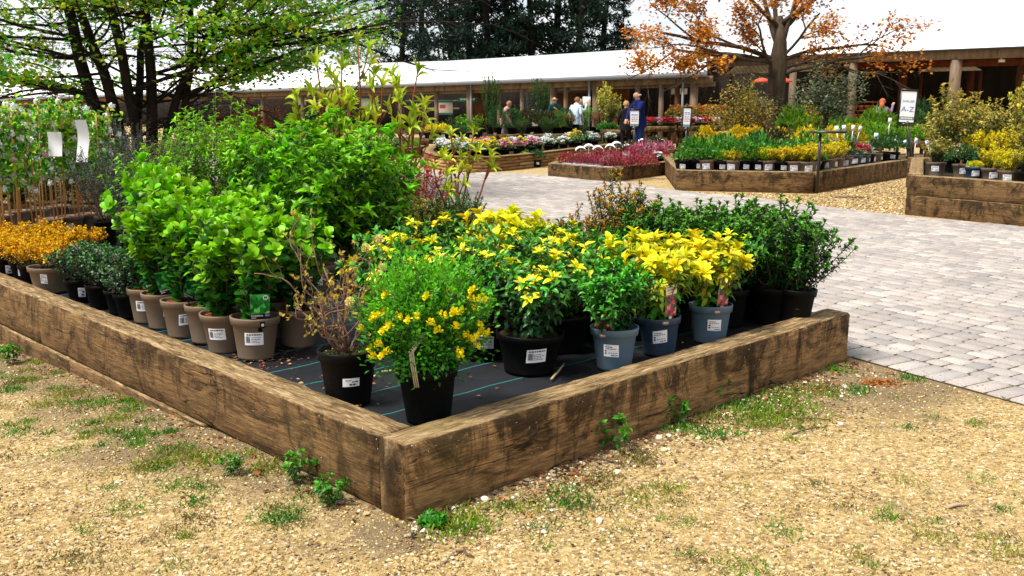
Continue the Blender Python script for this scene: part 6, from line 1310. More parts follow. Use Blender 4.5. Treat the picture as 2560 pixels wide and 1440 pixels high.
# pale gable roofs of stalls seen inside
k = NT('ribbed_pale_roof', .7, .2); co_ = k.coord(); wv = k.n('TexWave'); wv.inputs['Scale'].default_value = 2; k.l(co_, wv.inputs['Vector']); k.color(k.ramp(wv.outputs['Fac'], [(.0, (.35, .31, .26)), (.15, (.72, .68, .6))])); PALER = k.m
def stall_roof(u0, u1, ua, ub, v0, v1, dep, label):
    P_ = [fL + sd * sh_t(x) + sn * dep for x in (u0, u1, ub, ua)]; z0, z1 = D(u0, v1, P_[0].y).z, D(u0, v0, P_[0].y).z
    c = P_[0] * Vector((1, 1, 0)); vs = [Vector((p.x, p.y, z)) - c for p, z in zip(P_, (z0, z0, z1, z1))]; vs[2] += sn * .7; vs[3] += sn * .7; vs += [x + Vector((0, .05, -.03)) for x in vs]
    b = MB(); b.add(vs, [(0, 1, 2, 3), (7, 6, 5, 4), (0, 4, 5, 1), (1, 5, 6, 2), (2, 6, 7, 3), (3, 7, 4, 0)])
    rt = thing('stall', label, 'stall', c); ob('roof', b.mesh('roof', PALER), rt)
    for x in (u0 + 6, u1 - 6):
        p = fL + sd * sh_t(x) + sn * (dep + .15) - c; b = MB(); b.box((p.x, p.y, z0 / 2), (.1, .1, z0 - .02)); ob('post', b.mesh('post', WOODR), rt)
stall_roof(2165, 2330, 2195, 2275, 162, 178, 4.2, 'stall with a pale ribbed roof inside the shelter behind the olive tree'); stall_roof(2488, 2600, 2515, 2600, 155, 177, 3.6, 'stall with a white roof inside the shelter at the right edge'); stall_roof(1770, 1985, 1770, 1980, 163, 182, 1.4, 'cream fascia roofed stall behind the orange leaved tree')
for i, (u, v, txt) in enumerate([(2042, 163, 'white box lamp on the shelter beam near the olive tree'), (2436, 152, 'white box lamp on the shelter beam near the right post')]):
    p = fL + sd * sh_t(u) + sn * 2.3; q = D(u, v, p.y); b = MB(); b.box((0, 0, 0), (.2, .12, .1)); b.box((0, .04, .09), (.03, .03, .1)); tag(ob('box_lamp', b.mesh('box_lamp', WHITE), None, Vector((p.x, p.y, q.z))), txt, 'lamp', 'lamps on the shelter beam')
# goods under the shelter
SHELF = mat('shelf_wood', (.2, .1, .05), .7); POTC = mat('terracotta', (.42, .14, .05), .8)
p = fL + sd * sh_t(2140) + sn * .8; rt = thing('pot_rack', 'slatted wooden rack of terracotta pots under the shelter beside the olive tree', 'rack', Vector((p.x, p.y, 0)))
for z in (.5, .85, 1.2, 1.55): b = MB(); b.box((0, 0, z), (1.0, .5, .04)); ob('shelf', b.mesh('shelf', SHELF), rt)
for sx in (-1, 1):
    for sy in (-1, 1): b = MB(); b.box((sx * .48, sy * .27, .8), (.05, .04, 1.6)); ob('post', b.mesh('post', SHELF), rt)
pm = MB(); pm.lathe([(.001, 0), (.07, 0), (.1, .15), (.115, .15), (.115, .2), (.1, .2), (.09, .1), (.001, .1)], 14); pm = pm.mesh('clay_pot', POTC, True); n_ = 0
for z in (.52, .87, 1.22):
    for x in (-.34, -.1, .14, .36): tag(ob('clay_pot', pm, None, (p.x + x, p.y, z), x * 9), f'terracotta pot on the {["lowest", "middle", "upper"][int((z - .5) / .34)]} shelf of the pot rack, {ORD[int((x + .4) * 4.4)]} from left', 'clay pot', 'terracotta pots on the rack')
for i, (u, txt) in enumerate([(1905, 'red umbrella left of the orange leaved tree trunk'), (1960, 'red umbrella right of the orange leaved tree trunk')]):
    p = D(u, 198, 33.5); rt = thing('umbrella', txt, 'umbrella', Vector((p.x, p.y, 0)), 0, 'red umbrellas'); b = MB(); b.lathe([(.02, p.z + .05), (.2, p.z), (.33, p.z - .1), (.31, p.z - .1), (.19, p.z - .02), (.02, p.z + .02)], 10); ob('canopy', b.mesh('canopy', mat('umbrella_red', (.6, .07, .02), .6), True), rt); b = MB(); b.tube([(0, 0, 0), (0, 0, p.z + .03)], .015, 6); ob('pole', b.mesh('pole', METAL_BLACK, True), rt)
# ------------------------------------------------------------------ trees
def limb(b, p, d, ln, rad, r, wob=.12, up=.05, n=7, sides=7, tip=.35):
    pts = [np.array(p, float)]; dd = norm(np.array(d, float)); q = pts[0].copy()
    for _ in range(n - 1):
        dd = norm(dd + r.standard_normal(3) * wob + np.array([0, 0, up])); q = q + dd * ln / (n - 1); pts.append(q.copy())
    b.tube(pts, list(np.linspace(rad, rad * tip, n)), sides); return np.array(pts), dd
def leaf_spray(r, P, n, spread, L, W, cols, flat=.3):
    P = np.repeat(P, n, 0); m_ = len(P); P = P + r.standard_normal((m_, 3)) * spread * np.array([1, 1, flat])
    cols = np.asarray(cols); base = cols[r.integers(0, len(cols), m_ // n)]; C = np.repeat(base, n, 0) * (1 + .28 * r.standard_normal((m_, 1)).clip(-1.5, 1.5))
    return inst(T_SMALL, P, r.standard_normal((m_, 3)) * np.array([1, 1, .5]), r.standard_normal((m_, 3)) * .5 + [0, 0, 1], L * r.uniform(.6, 1.3, m_), W, C.clip(.002, .8))
# multi stemmed green tree
def green_tree():
    r = np.random.default_rng(5); Yt = 16.0
    base = Vector((D(345, 258, Yt).x, Yt, 0)); rt = thing('multi_stemmed_tree', 'broad green leaved tree with several dark leaning stems at the left', 'tree', base)
    tb = MB(); lv = []
    stems = [((-.62, 0, 2.6), .15, [(-.1, .0, 0)]), ((-.3, .1, 2.7), .13, 0), ((.08, -.1, 2.8), .12, 0), ((.3, .15, 2.8), .13, 0), ((.55, .0, 2.6), .1, 0), ((1.0, .1, 2.3), .09, 0), ((-.1, .5, 2.8), .1, 0)]
    lims = []
    for i, (d, rad, _) in enumerate(stems):
        d = np.array(d); p0 = np.array([d[0] * .45 - .05, d[1] * .5, -.05]); pts, dd = limb(tb, p0, d, 6.0 + r.uniform(-.6, .6), rad * .82, r, .07, .06, 12, 8, .35); lims.append(pts)
    tb_m = tb.mesh('trunk', DARK_BARK, True); ob('trunk', tb_m, rt)
    bb = MB(); tips = []
    def side_branch(p, d, ln, rad):
        pts, dd = limb(bb, p, d, ln, rad, r, .12, .025, 8, 5, .25)
        for j in range(1, 8):
            for s_ in (-1, 1):
                if r.uniform() < .85:
                    t = norm(pts[min(j + 1, 7)] - pts[j - 1]); sd_ = norm(np.cross(t, [0, 0, 1.])) * s_; l2 = ln * r.uniform(.18, .38) * (1.1 - j / 12)
                    q, _ = limb(bb, pts[j], t * .7 + sd_ + np.array([0, 0, -.05]), l2, rad * .28, r, .15, 0, 5, 4, .4); tips.extend(q[1:])
        tips.extend(pts[2:])
    for pts in lims:
        for j in range(2, 12):
            for _ in range(2 if j < 8 else 1):
                if r.uniform() < .9:
                    a = r.uniform(0, 6.28); hgt = pts[j][2]; ln = r.uniform(1.6, 3.6) * (1.15 if hgt < 3.5 else .9)
                    side_branch(pts[j], np.array([math.cos(a), math.sin(a) * .8, r.uniform(-.02, .35)]), ln, .024)
    # long low boughs to the right and the left
    for j, (k_, d, ln, rad) in enumerate([(5, (1, -.1, .42), 4.6, .039), (5, (1, .3, .25), 4.2, .032), (4, (1, -.3, .1), 3.6, .029), (0, (-1, -.1, .12), 4.2, .032), (0, (-1, .3, .3), 4.4, .032), (1, (-1, -.5, .032), 3.6, .029), (0, (-1, .1, -.03), 3.6, .026), (2, (.3, -1, .1), 3, .026), (3, (.6, -1, .25), 3, .026), (1, (-.5, -1, .2), 3.2, .026), (4, (1, .5, .5), 4.6, .032), (5, (1, .0, .12), 4.4, .026), (3, (.9, -.6, .35), 4.2, .026), (5, (1, -.2, .3), 5.2, .032), (5, (1, .4, .2), 5.0, .029), (4, (1, -.1, .28), 5.2, .032), (5, (1, -.5, .18), 4.6, .026), (4, (1, .25, .4), 5.2, .032), (2, (1, -.3, .4), 5.4, .032), (0, (-1, .2, .22), 4.6, .026), (1, (-1, -.2, .3), 4.8, .029)]):
        side_branch(lims[k_][3 + j % 3], np.array(d, float), ln, rad)
    ob('branch', bb.mesh('branch', DARK_BARK, True), rt)
    T = np.array(tips); keep = T[:, 2] > 1.75
    T = T[keep]
    T = T[T[:, 0] < 3.75 + .35 * np.sin(T[:, 2] * 5)]; core = (np.abs(T[:, 0] - .1) < 1.25) & (T[:, 2] < 2.9) & (r.uniform(0, 1, len(T)) < .86); T = T[~core]; T = T[r.uniform(0, 1, len(T)) < .85]
    lv = leaf_spray(r, T, 8, .17, .095, .07, [(.09, .32, .010), (.14, .40, .010), (.21, .44, .010), (.33, .47, .012), (.40, .43, .015), (.07, .26, .010)], .28)
    ob('crown', cloud('crown', [lv], LEAF), rt)
    return rt
green_tree()
def orange_tree():
    r = np.random.default_rng(15); Yt = 27.0; base = Vector((D(1940, 258, Yt).x, Yt, 0)); rt = thing('orange_leaved_tree', 'spreading tree with a thick trunk and sparse orange young leaves before the shelter', 'tree', base)
    b = MB(); fork = D(1940, 165, Yt).z
    b.tube([(0, 0, -.1), (.0, 0, .5), (-.03, 0, 1.4), (.0, 0, fork), (.03, 0, fork + .6), (-.02, .05, fork + 1.3)], [.34, .25, .22, .25, .18, .1], 12); ob('trunk', b.mesh('trunk', GREY_BARK, True), rt)
    bb = MB(); tips = []; low = []
    def grow(p, d, ln, rad, dep, drop):
        pts, dd = limb(bb, p, d, ln, rad, r, .1, drop, 7, 7 if dep > 1 else 4, .45)
        if dep <= 2: tips.extend(pts[3:] if dep else pts[1:])
        if dep:
            for j in range(3 if dep > 1 else 4):
                k_ = int(r.integers(2, 7)); t = norm(pts[k_] - pts[k_ - 1]); dv = norm(t + r.standard_normal(3) * .55 * np.array([1, .8, .8]))
                grow(pts[k_], dv, ln * r.uniform(.4, .68), rad * (.62 - .05 * k_), dep - 1, drop * .5)
    s = Yt / FPX
    targets = [((-300, -25), .16), ((-350, -125), .15), ((-250, -210), .13), ((-120, -260), .16), ((-20, -270), .15), ((90, -250), .15), ((170, -200), .14), ((230, -125), .13), ((265, -80), .11), ((170, -20), .09), ((200, -170), .11), ((130, -120), .1), ((-210, 30), .08), ((-290, -70), .12), ((60, -180), .1), ((-160, -110), .1)]
    for i, ((du, dv), rad) in enumerate(targets):
        v = np.array([du * s, r.uniform(-.9, .9) * 1.6, -dv * s * .8 + .15]); ln = np.linalg.norm(v); grow(np.array([0, 0, fork + (r.uniform(-.3, .15) if dv > -130 else r.uniform(.1, 1.1))]), norm(v + np.array([0, 0, .35 * (dv > -130)])), ln * .82, rad * .5, 3, -.03 if dv > -130 else .02)
    ob('branch', bb.mesh('branch', GREY_BARK, True), rt)
    T = np.array(tips); r2 = np.random.default_rng(4)
    w = np.where(T[:, 0] < .3, .8, .55) * np.where((T[:, 0] < -.8) & (T[:, 2] < fork + 2.0), 1.3, .8)
    T = T[(r2.uniform(0, 1, len(T)) < w * .72) & (T[:, 2] > 2.35) & (T[:, 0] > -4.15) & (T[:, 0] < 3.75)]
    lv = leaf_spray(r2, T, 7, .13, .11, .08, [(.54, .21, .018), (.6, .28, .02), (.42, .15, .014), (.58, .35, .025), (.34, .14, .02)], .8)
    ob('crown', cloud('crown', [lv], LEAF), rt)
orange_tree()
# dark pines far behind
def pine_parts(seed, H=24.0, bare=.3):
    r = np.random.default_rng(seed); tb = MB(); pts, _ = limb(tb, (0, 0, -.2), (r.uniform(-.04, .04), 0, 1), H, .34, r, .015, .02, 10, 8, .2)
    bb = MB(); tips = []
    for i in range(62):
        t = .14 + .86 * (i / 62) ** 1.2; k_ = min(int(t * 9), 8); f = t * 9 - k_; p = pts[k_] * (1 - f) + pts[k_ + 1] * f; a = r.uniform(0, 6.28); ln = (3.9 * (1 - t) ** .7 + .6) * r.uniform(.55, 1.1)
        q, _ = limb(bb, p, (math.cos(a), math.sin(a), r.uniform(-.1, .35)), ln, .07, r, .12, .03, 6, 4, .3); tips.extend(q[2:])
        for j in (3, 4, 5): tips.append(q[j] + r.standard_normal(3) * np.array([.5, .5, .15]))
    T = np.array(tips); T = T[r.uniform(0, 1, len(T)) < .85]; n = 16; P = np.repeat(T, n, 0) + r.standard_normal((len(T) * n, 3)) * np.array([.36, .36, .13]); m_ = len(P)
    base = np.array([(.008, .028, .018), (.012, .04, .022), (.007, .022, .019)])[r.integers(0, 3, len(T))]
    C = np.repeat(base, n, 0) * (1 + .3 * r.standard_normal((m_, 1)).clip(-1.5, 1.5))
    cr = cloud('crown', [inst(T_SMALL, P, r.standard_normal((m_, 3)) + [0, 0, .5], r.standard_normal((m_, 3)), .5, .14, C.clip(.002, .3))], DULL_LEAF)
    return tb.mesh('trunk', DARK_BARK, True), bb.mesh('branch', DARK_BARK, True), cr
PN = [pine_parts(31), pine_parts(32), pine_parts(33)]
pw = ['leftmost', 'second from left', 'third from left', 'fourth from left', 'fifth from left', 'sixth from left', 'seventh from left', 'eighth from left', 'ninth from left', 'tenth from left', 'rightmost short']
for i, (u, Yp, s) in enumerate([(1000, 78, .8), (1052, 84, .95), (1130, 74, 1.0), (1178, 80, .95), (1225, 76, 1.0), (1275, 82, 1.0), (1330, 76, 1.0), (1385, 80, 1.05), (1440, 76, .98), (1497, 82, .92), (1555, 80, .42)]):
    x = D(u, 258, Yp).x; rt = thing('pine_tree', f'tall dark pine behind the white roof, {pw[i]} of the row', 'tree', (x, Yp, 0), i * 1.3, 'dark pines behind the building', s)
    for nm, me in zip(('trunk', 'branch', 'crown'), PN[i % 3]): ob(nm, me, rt)
# bare grey trees and hedge behind the left part of the building
def thin_tree(seed, H=9):
    r = np.random.default_rng(seed); tb = MB(); pts, _ = limb(tb, (0, 0, -.1), (0, 0, 1), H, .14, r, .05, .03, 9, 6, .2); bb = MB(); tips = []
    for i in range(34):
        k_ = int(r.integers(2, 9)); a = r.uniform(0, 6.28); q, _ = limb(bb, pts[k_], (math.cos(a), math.sin(a), .8), r.uniform(1.2, 2.6), .035, r, .14, .03, 6, 4, .3); tips.extend(q[2:])
    T = np.array(tips); return tb.mesh('trunk', GREY_BARK, True), bb.mesh('branch', GREY_BARK, True), cloud('crown', [leaf_spray(r, T, 9, .35, .2, .11, [(.06, .12, .02), (.1, .15, .03), (.13, .13, .04), (.05, .09, .02)], .7)], LEAF)
TTR = [thin_tree(41), thin_tree(42)]
for i, (u, Yp, s) in enumerate([(20, 125, 1.4), (130, 130, 1.3), (230, 125, 1.45), (470, 115, 1.25), (600, 108, 1.3), (700, 104, 1.25), (780, 105, 1.3), (850, 100, 1.1), (905, 105, .95)]):
    rt = thing('background_tree', f'pale green loosely leaved tree behind the far roof at the left, {ORD[i]} from the left', 'tree', (D(u, 258, Yp).x, Yp, 0), i, 'pale trees behind the far roof', s)
    for nm, me in zip(('trunk', 'branch', 'crown'), TTR[i % 2]): ob(nm, me, rt)
# golden standard shrub and olive
def standard(seed, H, trunk_h, Rr, cols, L, n, label, cat, u, Yp, z, sq=(1, 1, 1), name='standard_tree', tr=.05, m_=LEAF):
    r = np.random.default_rng(seed); rt = thing(name, label, cat, (D(u, 258, Yp).x, Yp, z)); b = MB(); b.tube([(0, 0, -.1), (.01, 0, trunk_h * .5), (0, 0, trunk_h + .2)], [tr * 1.2, tr, tr * .8], 8); ob('trunk', b.mesh('trunk', GREY_BARK, True), rt)
    bb = MB(); tips = []
    for i in range(40):
        a = r.uniform(0, 6.28); e = r.uniform(-.25, 1.4); q, _ = limb(bb, (0, 0, trunk_h), (math.cos(a) * math.cos(e), math.sin(a) * math.cos(e), math.sin(e) + .25), (H - trunk_h) * r.uniform(.5, .95) * (.65 + .35 * math.sin(max(e, 0))), .014, r, .12, .02, 6, 4, .3); tips.extend(q[2:])
        for _ in range(2): tips.append(q[-1] + r.standard_normal(3) * .08)
    ob('branch', bb.mesh('branch', GREY_BARK, True), rt)
    T = np.array(tips) * np.array(sq); ob('crown', cloud('crown', [leaf_spray(r, T, n, .1, L, L * .4, cols, .9)], m_), rt)
standard(51, 1.75, .5, .6, [(.36, .25, .03), (.45, .3, .03), (.28, .24, .04), (.16, .17, .03)], .08, 11, 'round golden shrub on a short trunk rising from the golden conifers', 'shrub', 1852, 23.5, .4, (1.05, 1.05, 1), 'golden_shrub')
standard(52, 1.35, .75, .5, [(.16, .17, .06), (.22, .2, .09), (.13, .13, .06)], .07, 7, 'looser olive coloured shrub right behind the golden one', 'shrub', 1905, 25.5, .5, (.9, .9, .9), 'golden_shrub')
standard(53, 2.25, 1.0, .6, [(.07, .10, .05), (.12, .15, .08), (.05, .075, .04), (.17, .18, .08)], .1, 10, 'grey green olive tree with a clear pale trunk beside the T shaped post', 'tree', 2066, 22.0, .3, (1, 1, 1), 'olive_tree', .07)
# mixed shrubs in the shade of the green tree and along the far left
for i, (u, Yp, k_, s, fz, txt) in enumerate([(20, 15, 'camellia', .9, .75, 'dark evergreen shrub at the far left behind the climbers'), (100, 15.5, 'camellia', .9, .8, 'dark evergreen shrub behind the paper tags'), (160, 17.5, 'camellia', 1.1, .85, 'dark evergreen shrub left of the tree stems'), (240, 18, 'photinia', 1.1, 1.0, 'russet shrub left of the tree stems'), (210, 19, 'photinia', 1.1, .95, 'russet shrub under the low boughs'), (440, 17, 'camellia', .9, .7, 'dark evergreen shrub right of the tree stems'), (490, 19, 'ceanothus', 1.4, 1.5, 'grey green shrub right of the tree stems'), (560, 19, 'photinia', 1.0, .9, 'russet shrub in the shade right of the tree'), (610, 18, 'photinia', 1.1, .95, 'red leaved shrub below the eaves, left one'), (660, 18.5, 'photinia', 1.15, .95, 'red leaved shrub below the eaves, right one'), (720, 20, 'camellia', .9, .8, 'dark evergreen shrub behind the red leaved shrubs'), (780, 20, 'laurel', 1.0, .9, 'green shrub under the eaves behind the laurels'), (330, 14, 'ceanothus', 1.0, 1.0, 'blue grey shrub at the foot of the tree'), (250, 13, 'ceanothus', 1.1, 1.1, 'dark blue grey shrub between the tree and the climbers'), (410, 14.5, 'elaeagnus', .7, .9, 'pale flowering twiggy shrub at the foot of the tree'), (60, 18, 'photinia', 1.2, 1.0, 'russet shrub below the far left eaves'), (-20, 16, 'camellia', 1.0, .8, 'dark evergreen shrub cut off at the left edge'), (850, 18, 'photinia', .9, .8, 'russet shrub half hidden behind the laurels'), (960, 19, 'camellia', .8, .7, 'dark evergreen behind the tall red stemmed shrubs')]):
    place(k_, 'black_plain', Vector((D(u, 258, Yp).x, Yp, 0)), txt, group='mixed shrubs around the green tree', s=s, fz=fz, ps=1.2)
for i, (u, Yp, k_, s, fz, txt) in enumerate([(430, 12.5, 'privet', 1.0, .95, 'light green shrub below the right tree stems'), (520, 12.8, 'privet', 1.05, 1.05, 'light green shrub just right of the tree stems'), (600, 13, 'laurel', 1.0, .9, 'mid green shrub behind the privets, left'), (670, 13.2, 'privet', 1.05, .9, 'light green shrub behind the laurel clump, left'), (740, 13, 'laurel', 1.0, .9, 'mid green shrub behind the laurel clump, middle'), (815, 13.4, 'privet', 1.0, .9, 'light green shrub behind the laurel clump, right'), (900, 13.2, 'laurel', .95, .85, 'mid green shrub behind the laurel clump near the path'), (345, 11.8, 'privet', .9, .75, 'light green shrub in front of the tree stems'), (-30, 12.2, 'camellia', .8, .5, 'dark low evergreen glimpsed through the canes, far left'), (30, 12.4, 'camellia', .8, .52, 'dark low evergreen glimpsed through the canes, second from left'), (90, 12.2, 'camellia', .8, .5, 'dark low evergreen glimpsed through the canes, third from left'), (150, 12.5, 'camellia', .8, .55, 'dark low evergreen glimpsed through the canes, fourth from left'), (205, 12.3, 'camellia', .8, .55, 'dark low evergreen behind the right end of the canes'), (265, 12.6, 'camellia', .85, .6, 'dark low evergreen right of the canes')]):
    place(k_, 'taupe', Vector((D(u, 258, Yp).x, Yp, 0)), txt, group='light green shrubs behind the front bed', s=s, fz=fz, ps=1.1, lab=False)
CAMF = blossom(9, (.5, .01, .08), 22, .05)
for o in [o for o in list(S.objects) if o.get('label', '') in ('russet shrub left of the tree stems', 'russet shrub under the low boughs', 'dark evergreen shrub left of the tree stems')]:
    for i in range(6):
        a = random.uniform(3.4, 6.0); ob('flower', CAMF, o, (.5 * math.cos(a), .5 * math.sin(a), random.uniform(1.0, 1.65)), i)

# ------------------------------------------------------------------ people
SKIN = mat('skin', (.55, .3, .2), .5, .3)
def person(label, base, face, H, coat, trousers, hair, hair_style='short', arm=None, bend=0, bulk=1.0, collar=True):
    """one continuous body grown from a skeleton; face = heading in radians"""
    rt = thing('person', label, 'person', base, face - PI / 2, 'shoppers among the plants', H / 1.75)
    c, s = math.cos(bend), math.sin(bend)
    def B(x, y, z):      # bend the upper body forward about the hips
        if z > .95: dz = z - .95; return (x, y * c + dz * s, .95 + dz * c - y * s)
        return (x, y, z)
    vs, ed_, rad, lab = [], [], [], []
    def add(p, r, l, par=None):
        vs.append(p); rad.append(r); lab.append(l)
        if par is not None: ed_.append((par, len(vs) - 1))
        return len(vs) - 1
    pel = add(B(0, 0, .96), .15 * bulk, 'c'); wa = add(B(0, .0, 1.12), .15 * bulk, 'c', pel); ch = add(B(0, -.01, 1.3), .165 * bulk, 'c', wa); nb = add(B(0, -.02, 1.44), .09, 'c', ch); nk = add(B(0, 0, 1.5), .056, 's', nb)
    h1 = add(B(0, .02, 1.57), .072, 's', nk); h2 = add(B(0, .025, 1.64), .085, 's', h1); h3 = add(B(0, .015, 1.70), .06, 's', h2)
    nose = add(B(0, .115, 1.61), .014, 's', h2)
    for sx in (-1, 1):
        sh = add(B(sx * .17 * bulk, -.01, 1.40), .075 * bulk, 'c', ch); el = add(B(sx * .25 * bulk, -.03, 1.14), .055 * bulk, 'c', sh)
        wr_p = (sx * .22, .14, 1.0)
        if arm and sx in arm: wr_p = arm[sx]
        elp = B(sx * .25 * bulk, -.03, 1.14)
        if arm and sx in arm: vs[el] = B(sx * .27, .12, 1.27)
        wr = add(B(*wr_p), .036, 'c', el); d = Vector(B(*wr_p)) - Vector(vs[el]); d.normalize(); pal = Vector(vs[wr]) + d * .07; pm_ = add(tuple(pal), .032, 's', wr)
        side_ = d.cross(Vector((0, 0, 1))); side_ = side_.normalized() if side_.length > .1 else Vector((1, 0, 0)); bn = d.cross(side_)
        for k_ in range(4):
            o_ = side_ * (-.03 + .02 * k_); f1 = add(tuple(pal + o_ * .9 + d * .03), .0105, 's', pm_); f2 = add(tuple(pal + o_ + d * (.065 - .006 * abs(k_ - 1.3)) + bn * .008), .0095, 's', f1); add(tuple(pal + o_ + d * (.095 - .01 * abs(k_ - 1.3)) + bn * .024), .008, 's', f2)
        t1 = add(tuple(Vector(vs[wr]) + d * .035 + side_ * -.04), .0115, 's', wr); add(tuple(Vector(vs[wr]) + d * .085 + side_ * -.058 + bn * .015), .009, 's', t1)
        hp = add((sx * .09, 0, .88), .105 * bulk, 't', pel); kn = add((sx * .1, .02, .48), .068, 't', hp); an = add((sx * .1, -.02, .09), .048, 't', kn); add((sx * .11, .12, .04), .042, 'b', an)
    me = bpy.data.meshes.new('body'); me.from_pydata(vs, ed_, []); o = bpy.data.objects.new('body', me); COL.objects.link(o)
    sk = o.modifiers.new('k', 'SKIN'); sv = me.skin_vertices[0].data
    for i, r_ in enumerate(rad): sv[i].radius = (r_ * (1.12 if lab[i] == 'c' and i < 4 else 1), r_ * (.8 if i < 4 else 1)); sv[i].use_root = (i == 0)
    o.modifiers.new('s', 'SUBSURF').levels = 2
    dg = bpy.context.evaluated_depsgraph_get(); m2 = bpy.data.meshes.new_from_object(o.evaluated_get(dg)); bpy.data.objects.remove(o); m2.name = 'body'; m2.materials.clear()
    cm = mat('coat', coat, .8, .1); tm_ = mat('trousers', trousers, .85, .1); bm2 = mat('boots', (.02, .015, .012), .6)
    for x in (SKIN, cm, tm_, bm2): m2.materials.append(x)
    A_ = np.array(vs); key = {'s': 0, 'c': 1, 't': 2, 'b': 3}
    for pl in m2.polygons:
        q = np.array(pl.center); dd = np.linalg.norm(A_ - q, axis=1) - np.array(rad) * .8; pl.material_index = key[lab[int(dd.argmin())]]; pl.use_smooth = True
    ob('body', m2, rt)
    # coat hem, collar, hair, eyes, ears
    b = MB(); n = 20
    prof = [(.2, .80), (.195, .95), (.185, 1.08)]
    b.lathe([(r_ * bulk, z) for r_, z in prof], n); me = b.mesh('coat_hem', cm, True)
    for v in me.vertices: v.co.y *= .78
    ob('coat_hem', me, rt)
    if collar:
        b = MB(); b.lathe([(.1, 1.4), (.085, 1.47), (.078, 1.51), (.088, 1.51), (.1, 1.45)], 14); me = b.mesh('collar', cm, True)
        for v in me.vertices: v.co = B(*v.co)
        ob('collar', me, rt)
    hm = mat('hair', hair, .7, .2); V, F = [], []; nu, nv = 18, 10; top = {'short': 1.9, 'bald': 0, 'long': 2.1, 'bob': 2.1}[hair_style]
    b = MB()
    if hair_style == 'bald':   # a fringe round the back of the head
        b.tube([B(.092 * math.cos(a), .015 + .098 * math.sin(a), 1.615) for a in np.linspace(PI * .95, PI * 2.05, 12)], [.012] + [.024] * 10 + [.012], 6)
    else:
        for i in range(nv + 1):
            for j in range(nu):
                th = top * i / nv; a = 2 * PI * j / nu; fr_ = max(0, math.sin(a)); th2 = th * (1 - .5 * fr_); rr_ = .098 * (1 + .05 * math.sin(5 * a + i)); V.append(B(rr_ * math.sin(th2) * math.cos(a), .012 + rr_ * 1.08 * math.sin(th2) * math.sin(a), 1.63 + .115 * math.cos(th2)))
        F = [(i * nu + j, i * nu + (j + 1) % nu, (i + 1) * nu + (j + 1) % nu, (i + 1) * nu + j) for i in range(nv) for j in range(nu)]; b.add(V, F)
        if hair_style == 'long': b.tube([B(0, -.07, 1.6), B(0, -.11, 1.5), B(0, -.13, 1.36)], [.07, .075, .03], 8)
    ob('hair', b.mesh('hair', hm, True), rt)
    em = mat('eye', (.03, .02, .02), .2)
    for sx in (-1, 1):
        b = MB(); b.lathe([(.001, -.009), (.008, -.004), (.008, .004), (.001, .009)], 8); ob('eye', b.mesh('eye', em, True), rt, B(sx * .033, .098, 1.635))
        b = MB(); b.lathe([(.001, -.032), (.014, -.012), (.014, .014), (.001, .03)], 8); ob('ear', b.mesh('ear', SKIN, True), rt, B(sx * .088, .01, 1.62))
    b = MB(); b.tube([B(-.025, .102, 1.565), B(0, .108, 1.563), B(.025, .102, 1.565)], .006, 5); ob('mouth', b.mesh('mouth', mat('lips', (.4, .14, .12), .5), True), rt)
    return rt
def gnd(u, Yp): q = D(u, 258, Yp); return Vector((q.x, Yp, 0))
person('balding man in a navy coat looking down at plants by the small white sign', gnd(1600, 27.5), PI + .35, 1.86, (.008, .014, .09), (.012, .025, .11), (.45, .42, .4), 'bald', {-1: (-.14, .3, 1.05), 1: (.14, .3, 1.05)}, .12, 1.12)
person('person with fair hair in a dark top half hidden behind the man in navy', gnd(1566, 29), PI * .5, 1.58, (.012, .011, .013), (.012, .012, .015), (.4, .24, .1), 'short')
person('man in a dark green jacket with an orange strap, facing the canopy', gnd(1387, 35), PI * .62, 1.76, (.006, .05, .05), (.02, .02, .025), (.25, .14, .08), 'bald')
person('man in a pale blue shirt bending beside a woman, behind the light green box ball', gnd(1437, 34), PI * .3, 1.74, (.5, .6, .72), (.01, .01, .015), (.2, .11, .07), 'short', None, .22)
person('fair haired woman in a pale top beside the man in pale blue', gnd(1450, 34.6), 0.2, 1.66, (.55, .62, .7), (.02, .02, .03), (.4, .24, .1), 'bob', {1: (.14, .2, 1.52)})
person('woman with short brown hair and a pink top bending over plants behind the box ball', gnd(1260, 33.8), PI * 1.85, 1.62, (.55, .3, .28), (.25, .22, .2), (.3, .15, .07), 'short', {1: (.2, .4, 1.0)}, .3)
person('person with pale hair almost hidden by the dark conifer', gnd(1343, 35), PI * .5, 1.56, (.3, .25, .22), (.05, .05, .06), (.6, .5, .4), 'short')
person('woman in a mauve top with red hair raising one arm under the shelter', gnd(2206, 31.5), PI * .35, 1.66, (.2, .15, .2), (.03, .03, .05), (.4, .11, .04), 'long', {1: (.3, .3, 1.5)})
for o in [o for o in S.objects if o.get('label', '').startswith('man in a dark green')]:
    b = MB(); b.tube([(-.14, .0, 1.42), (-.02, -.17, 1.3), (.14, -.16, 1.1)], .02, 6); tag(ob('bag_strap', b.mesh('bag_strap', mat('orange_strap', (.6, .12, .02), .6), True), None, o.location, o.rotation_euler.z), 'orange bag strap across the back of the man in green', 'strap')
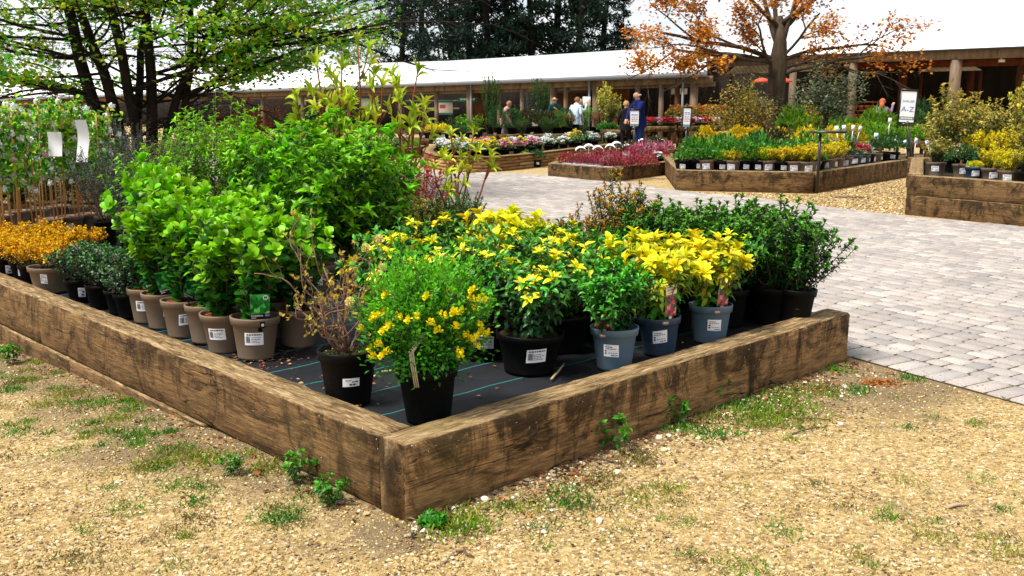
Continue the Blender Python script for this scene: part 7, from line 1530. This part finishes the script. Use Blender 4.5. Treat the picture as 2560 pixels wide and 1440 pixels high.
# ------------------------------------------------------------------ daylight: bright overcast with thin gaps of blue
SUN_EL, SUN_AZ = math.radians(60), math.radians(-120)      # azimuth measured from +Y towards +X
w = bpy.data.worlds.new('World'); S.world = w; w.use_nodes = True; nt = w.node_tree; bg = nt.nodes['Background']; bg.inputs['Strength'].default_value = .056
sky = nt.nodes.new('ShaderNodeTexSky'); sky.sky_type = 'NISHITA'; sky.sun_disc = False; sky.sun_elevation = SUN_EL; sky.sun_rotation = SUN_AZ
tc = nt.nodes.new('ShaderNodeTexCoord'); mp = nt.nodes.new('ShaderNodeMapping'); mp.inputs['Scale'].default_value = (1, 1, 2.4); nz = nt.nodes.new('ShaderNodeTexNoise'); nz.inputs['Scale'].default_value = 3.2; nz.inputs['Detail'].default_value = 6; nz.inputs['Roughness'].default_value = .6
rp = nt.nodes.new('ShaderNodeValToRGB'); rp.color_ramp.elements[0].position = .36; rp.color_ramp.elements[0].color = (.12, .12, .12, 1); rp.color_ramp.elements[1].position = .55; rp.color_ramp.elements[1].color = (1, 1, 1, 1)
mx = nt.nodes.new('ShaderNodeMixRGB'); mx.inputs[2].default_value = (9.2, 9.4, 9.8, 1)
L = nt.links.new
L(tc.outputs['Generated'], mp.inputs[0]); L(mp.outputs[0], nz.inputs['Vector']); L(nz.outputs['Fac'], rp.inputs[0]); L(rp.outputs[0], mx.inputs[0]); L(sky.outputs[0], mx.inputs[1]); L(mx.outputs[0], bg.inputs['Color'])
sl = bpy.data.lights.new('sun', 'SUN'); sl.energy = 2.75; sl.angle = math.radians(12); sl.color = (1, .95, .87); so = bpy.data.objects.new('sun', sl); COL.objects.link(so)
d = Vector((math.sin(SUN_AZ) * math.cos(SUN_EL), math.cos(SUN_AZ) * math.cos(SUN_EL), math.sin(SUN_EL))); so.rotation_euler = d.to_track_quat('Z', 'Y').to_euler(); so.location = (0, 0, 30)
v = S.view_settings; v.view_transform = 'Standard'; v.look = 'None'; v.gamma = 1; v.exposure = 1.18
S.cycles.max_bounces = 6; S.cycles.diffuse_bounces = 3; S.cycles.glossy_bounces = 2; S.cycles.transmission_bounces = 3; S.cycles.use_denoising = True

if LONG: print('LONG LABELS', len(LONG)); [print('  L', len(x.split()), x) for x in LONG]

if LONG: print('LONG LABELS', len(LONG)); [print('  L', len(x.split()), x) for x in LONG]

if LONG: print('LONG LABELS', len(LONG)); [print('  L', len(x.split()), x) for x in LONG]

if LONG: print('LONG LABELS', len(LONG)); [print('  L', len(x.split()), x) for x in LONG]

if LONG: print('LONG LABELS', len(LONG)); [print('  L', len(x.split()), x) for x in LONG]

if LONG: print('LONG LABELS', len(LONG)); [print('  L', len(x.split()), x) for x in LONG]

if LONG: print('LONG LABELS', len(LONG)); [print('  L', len(x.split()), x) for x in LONG]

if LONG: print('LONG LABELS', len(LONG)); [print('  L', len(x.split()), x) for x in LONG]

if LONG: print('LONG LABELS', len(LONG)); [print('  L', len(x.split()), x) for x in LONG]

if LONG: print('LONG LABELS', len(LONG)); [print('  L', len(x.split()), x) for x in LONG]

if LONG: print('LONG LABELS', len(LONG)); [print('  L', len(x.split()), x) for x in LONG]

if LONG: print('LONG LABELS', len(LONG)); [print('  L', len(x.split()), x) for x in LONG]

if LONG: print('LONG LABELS', len(LONG)); [print('  L', len(x.split()), x) for x in LONG]
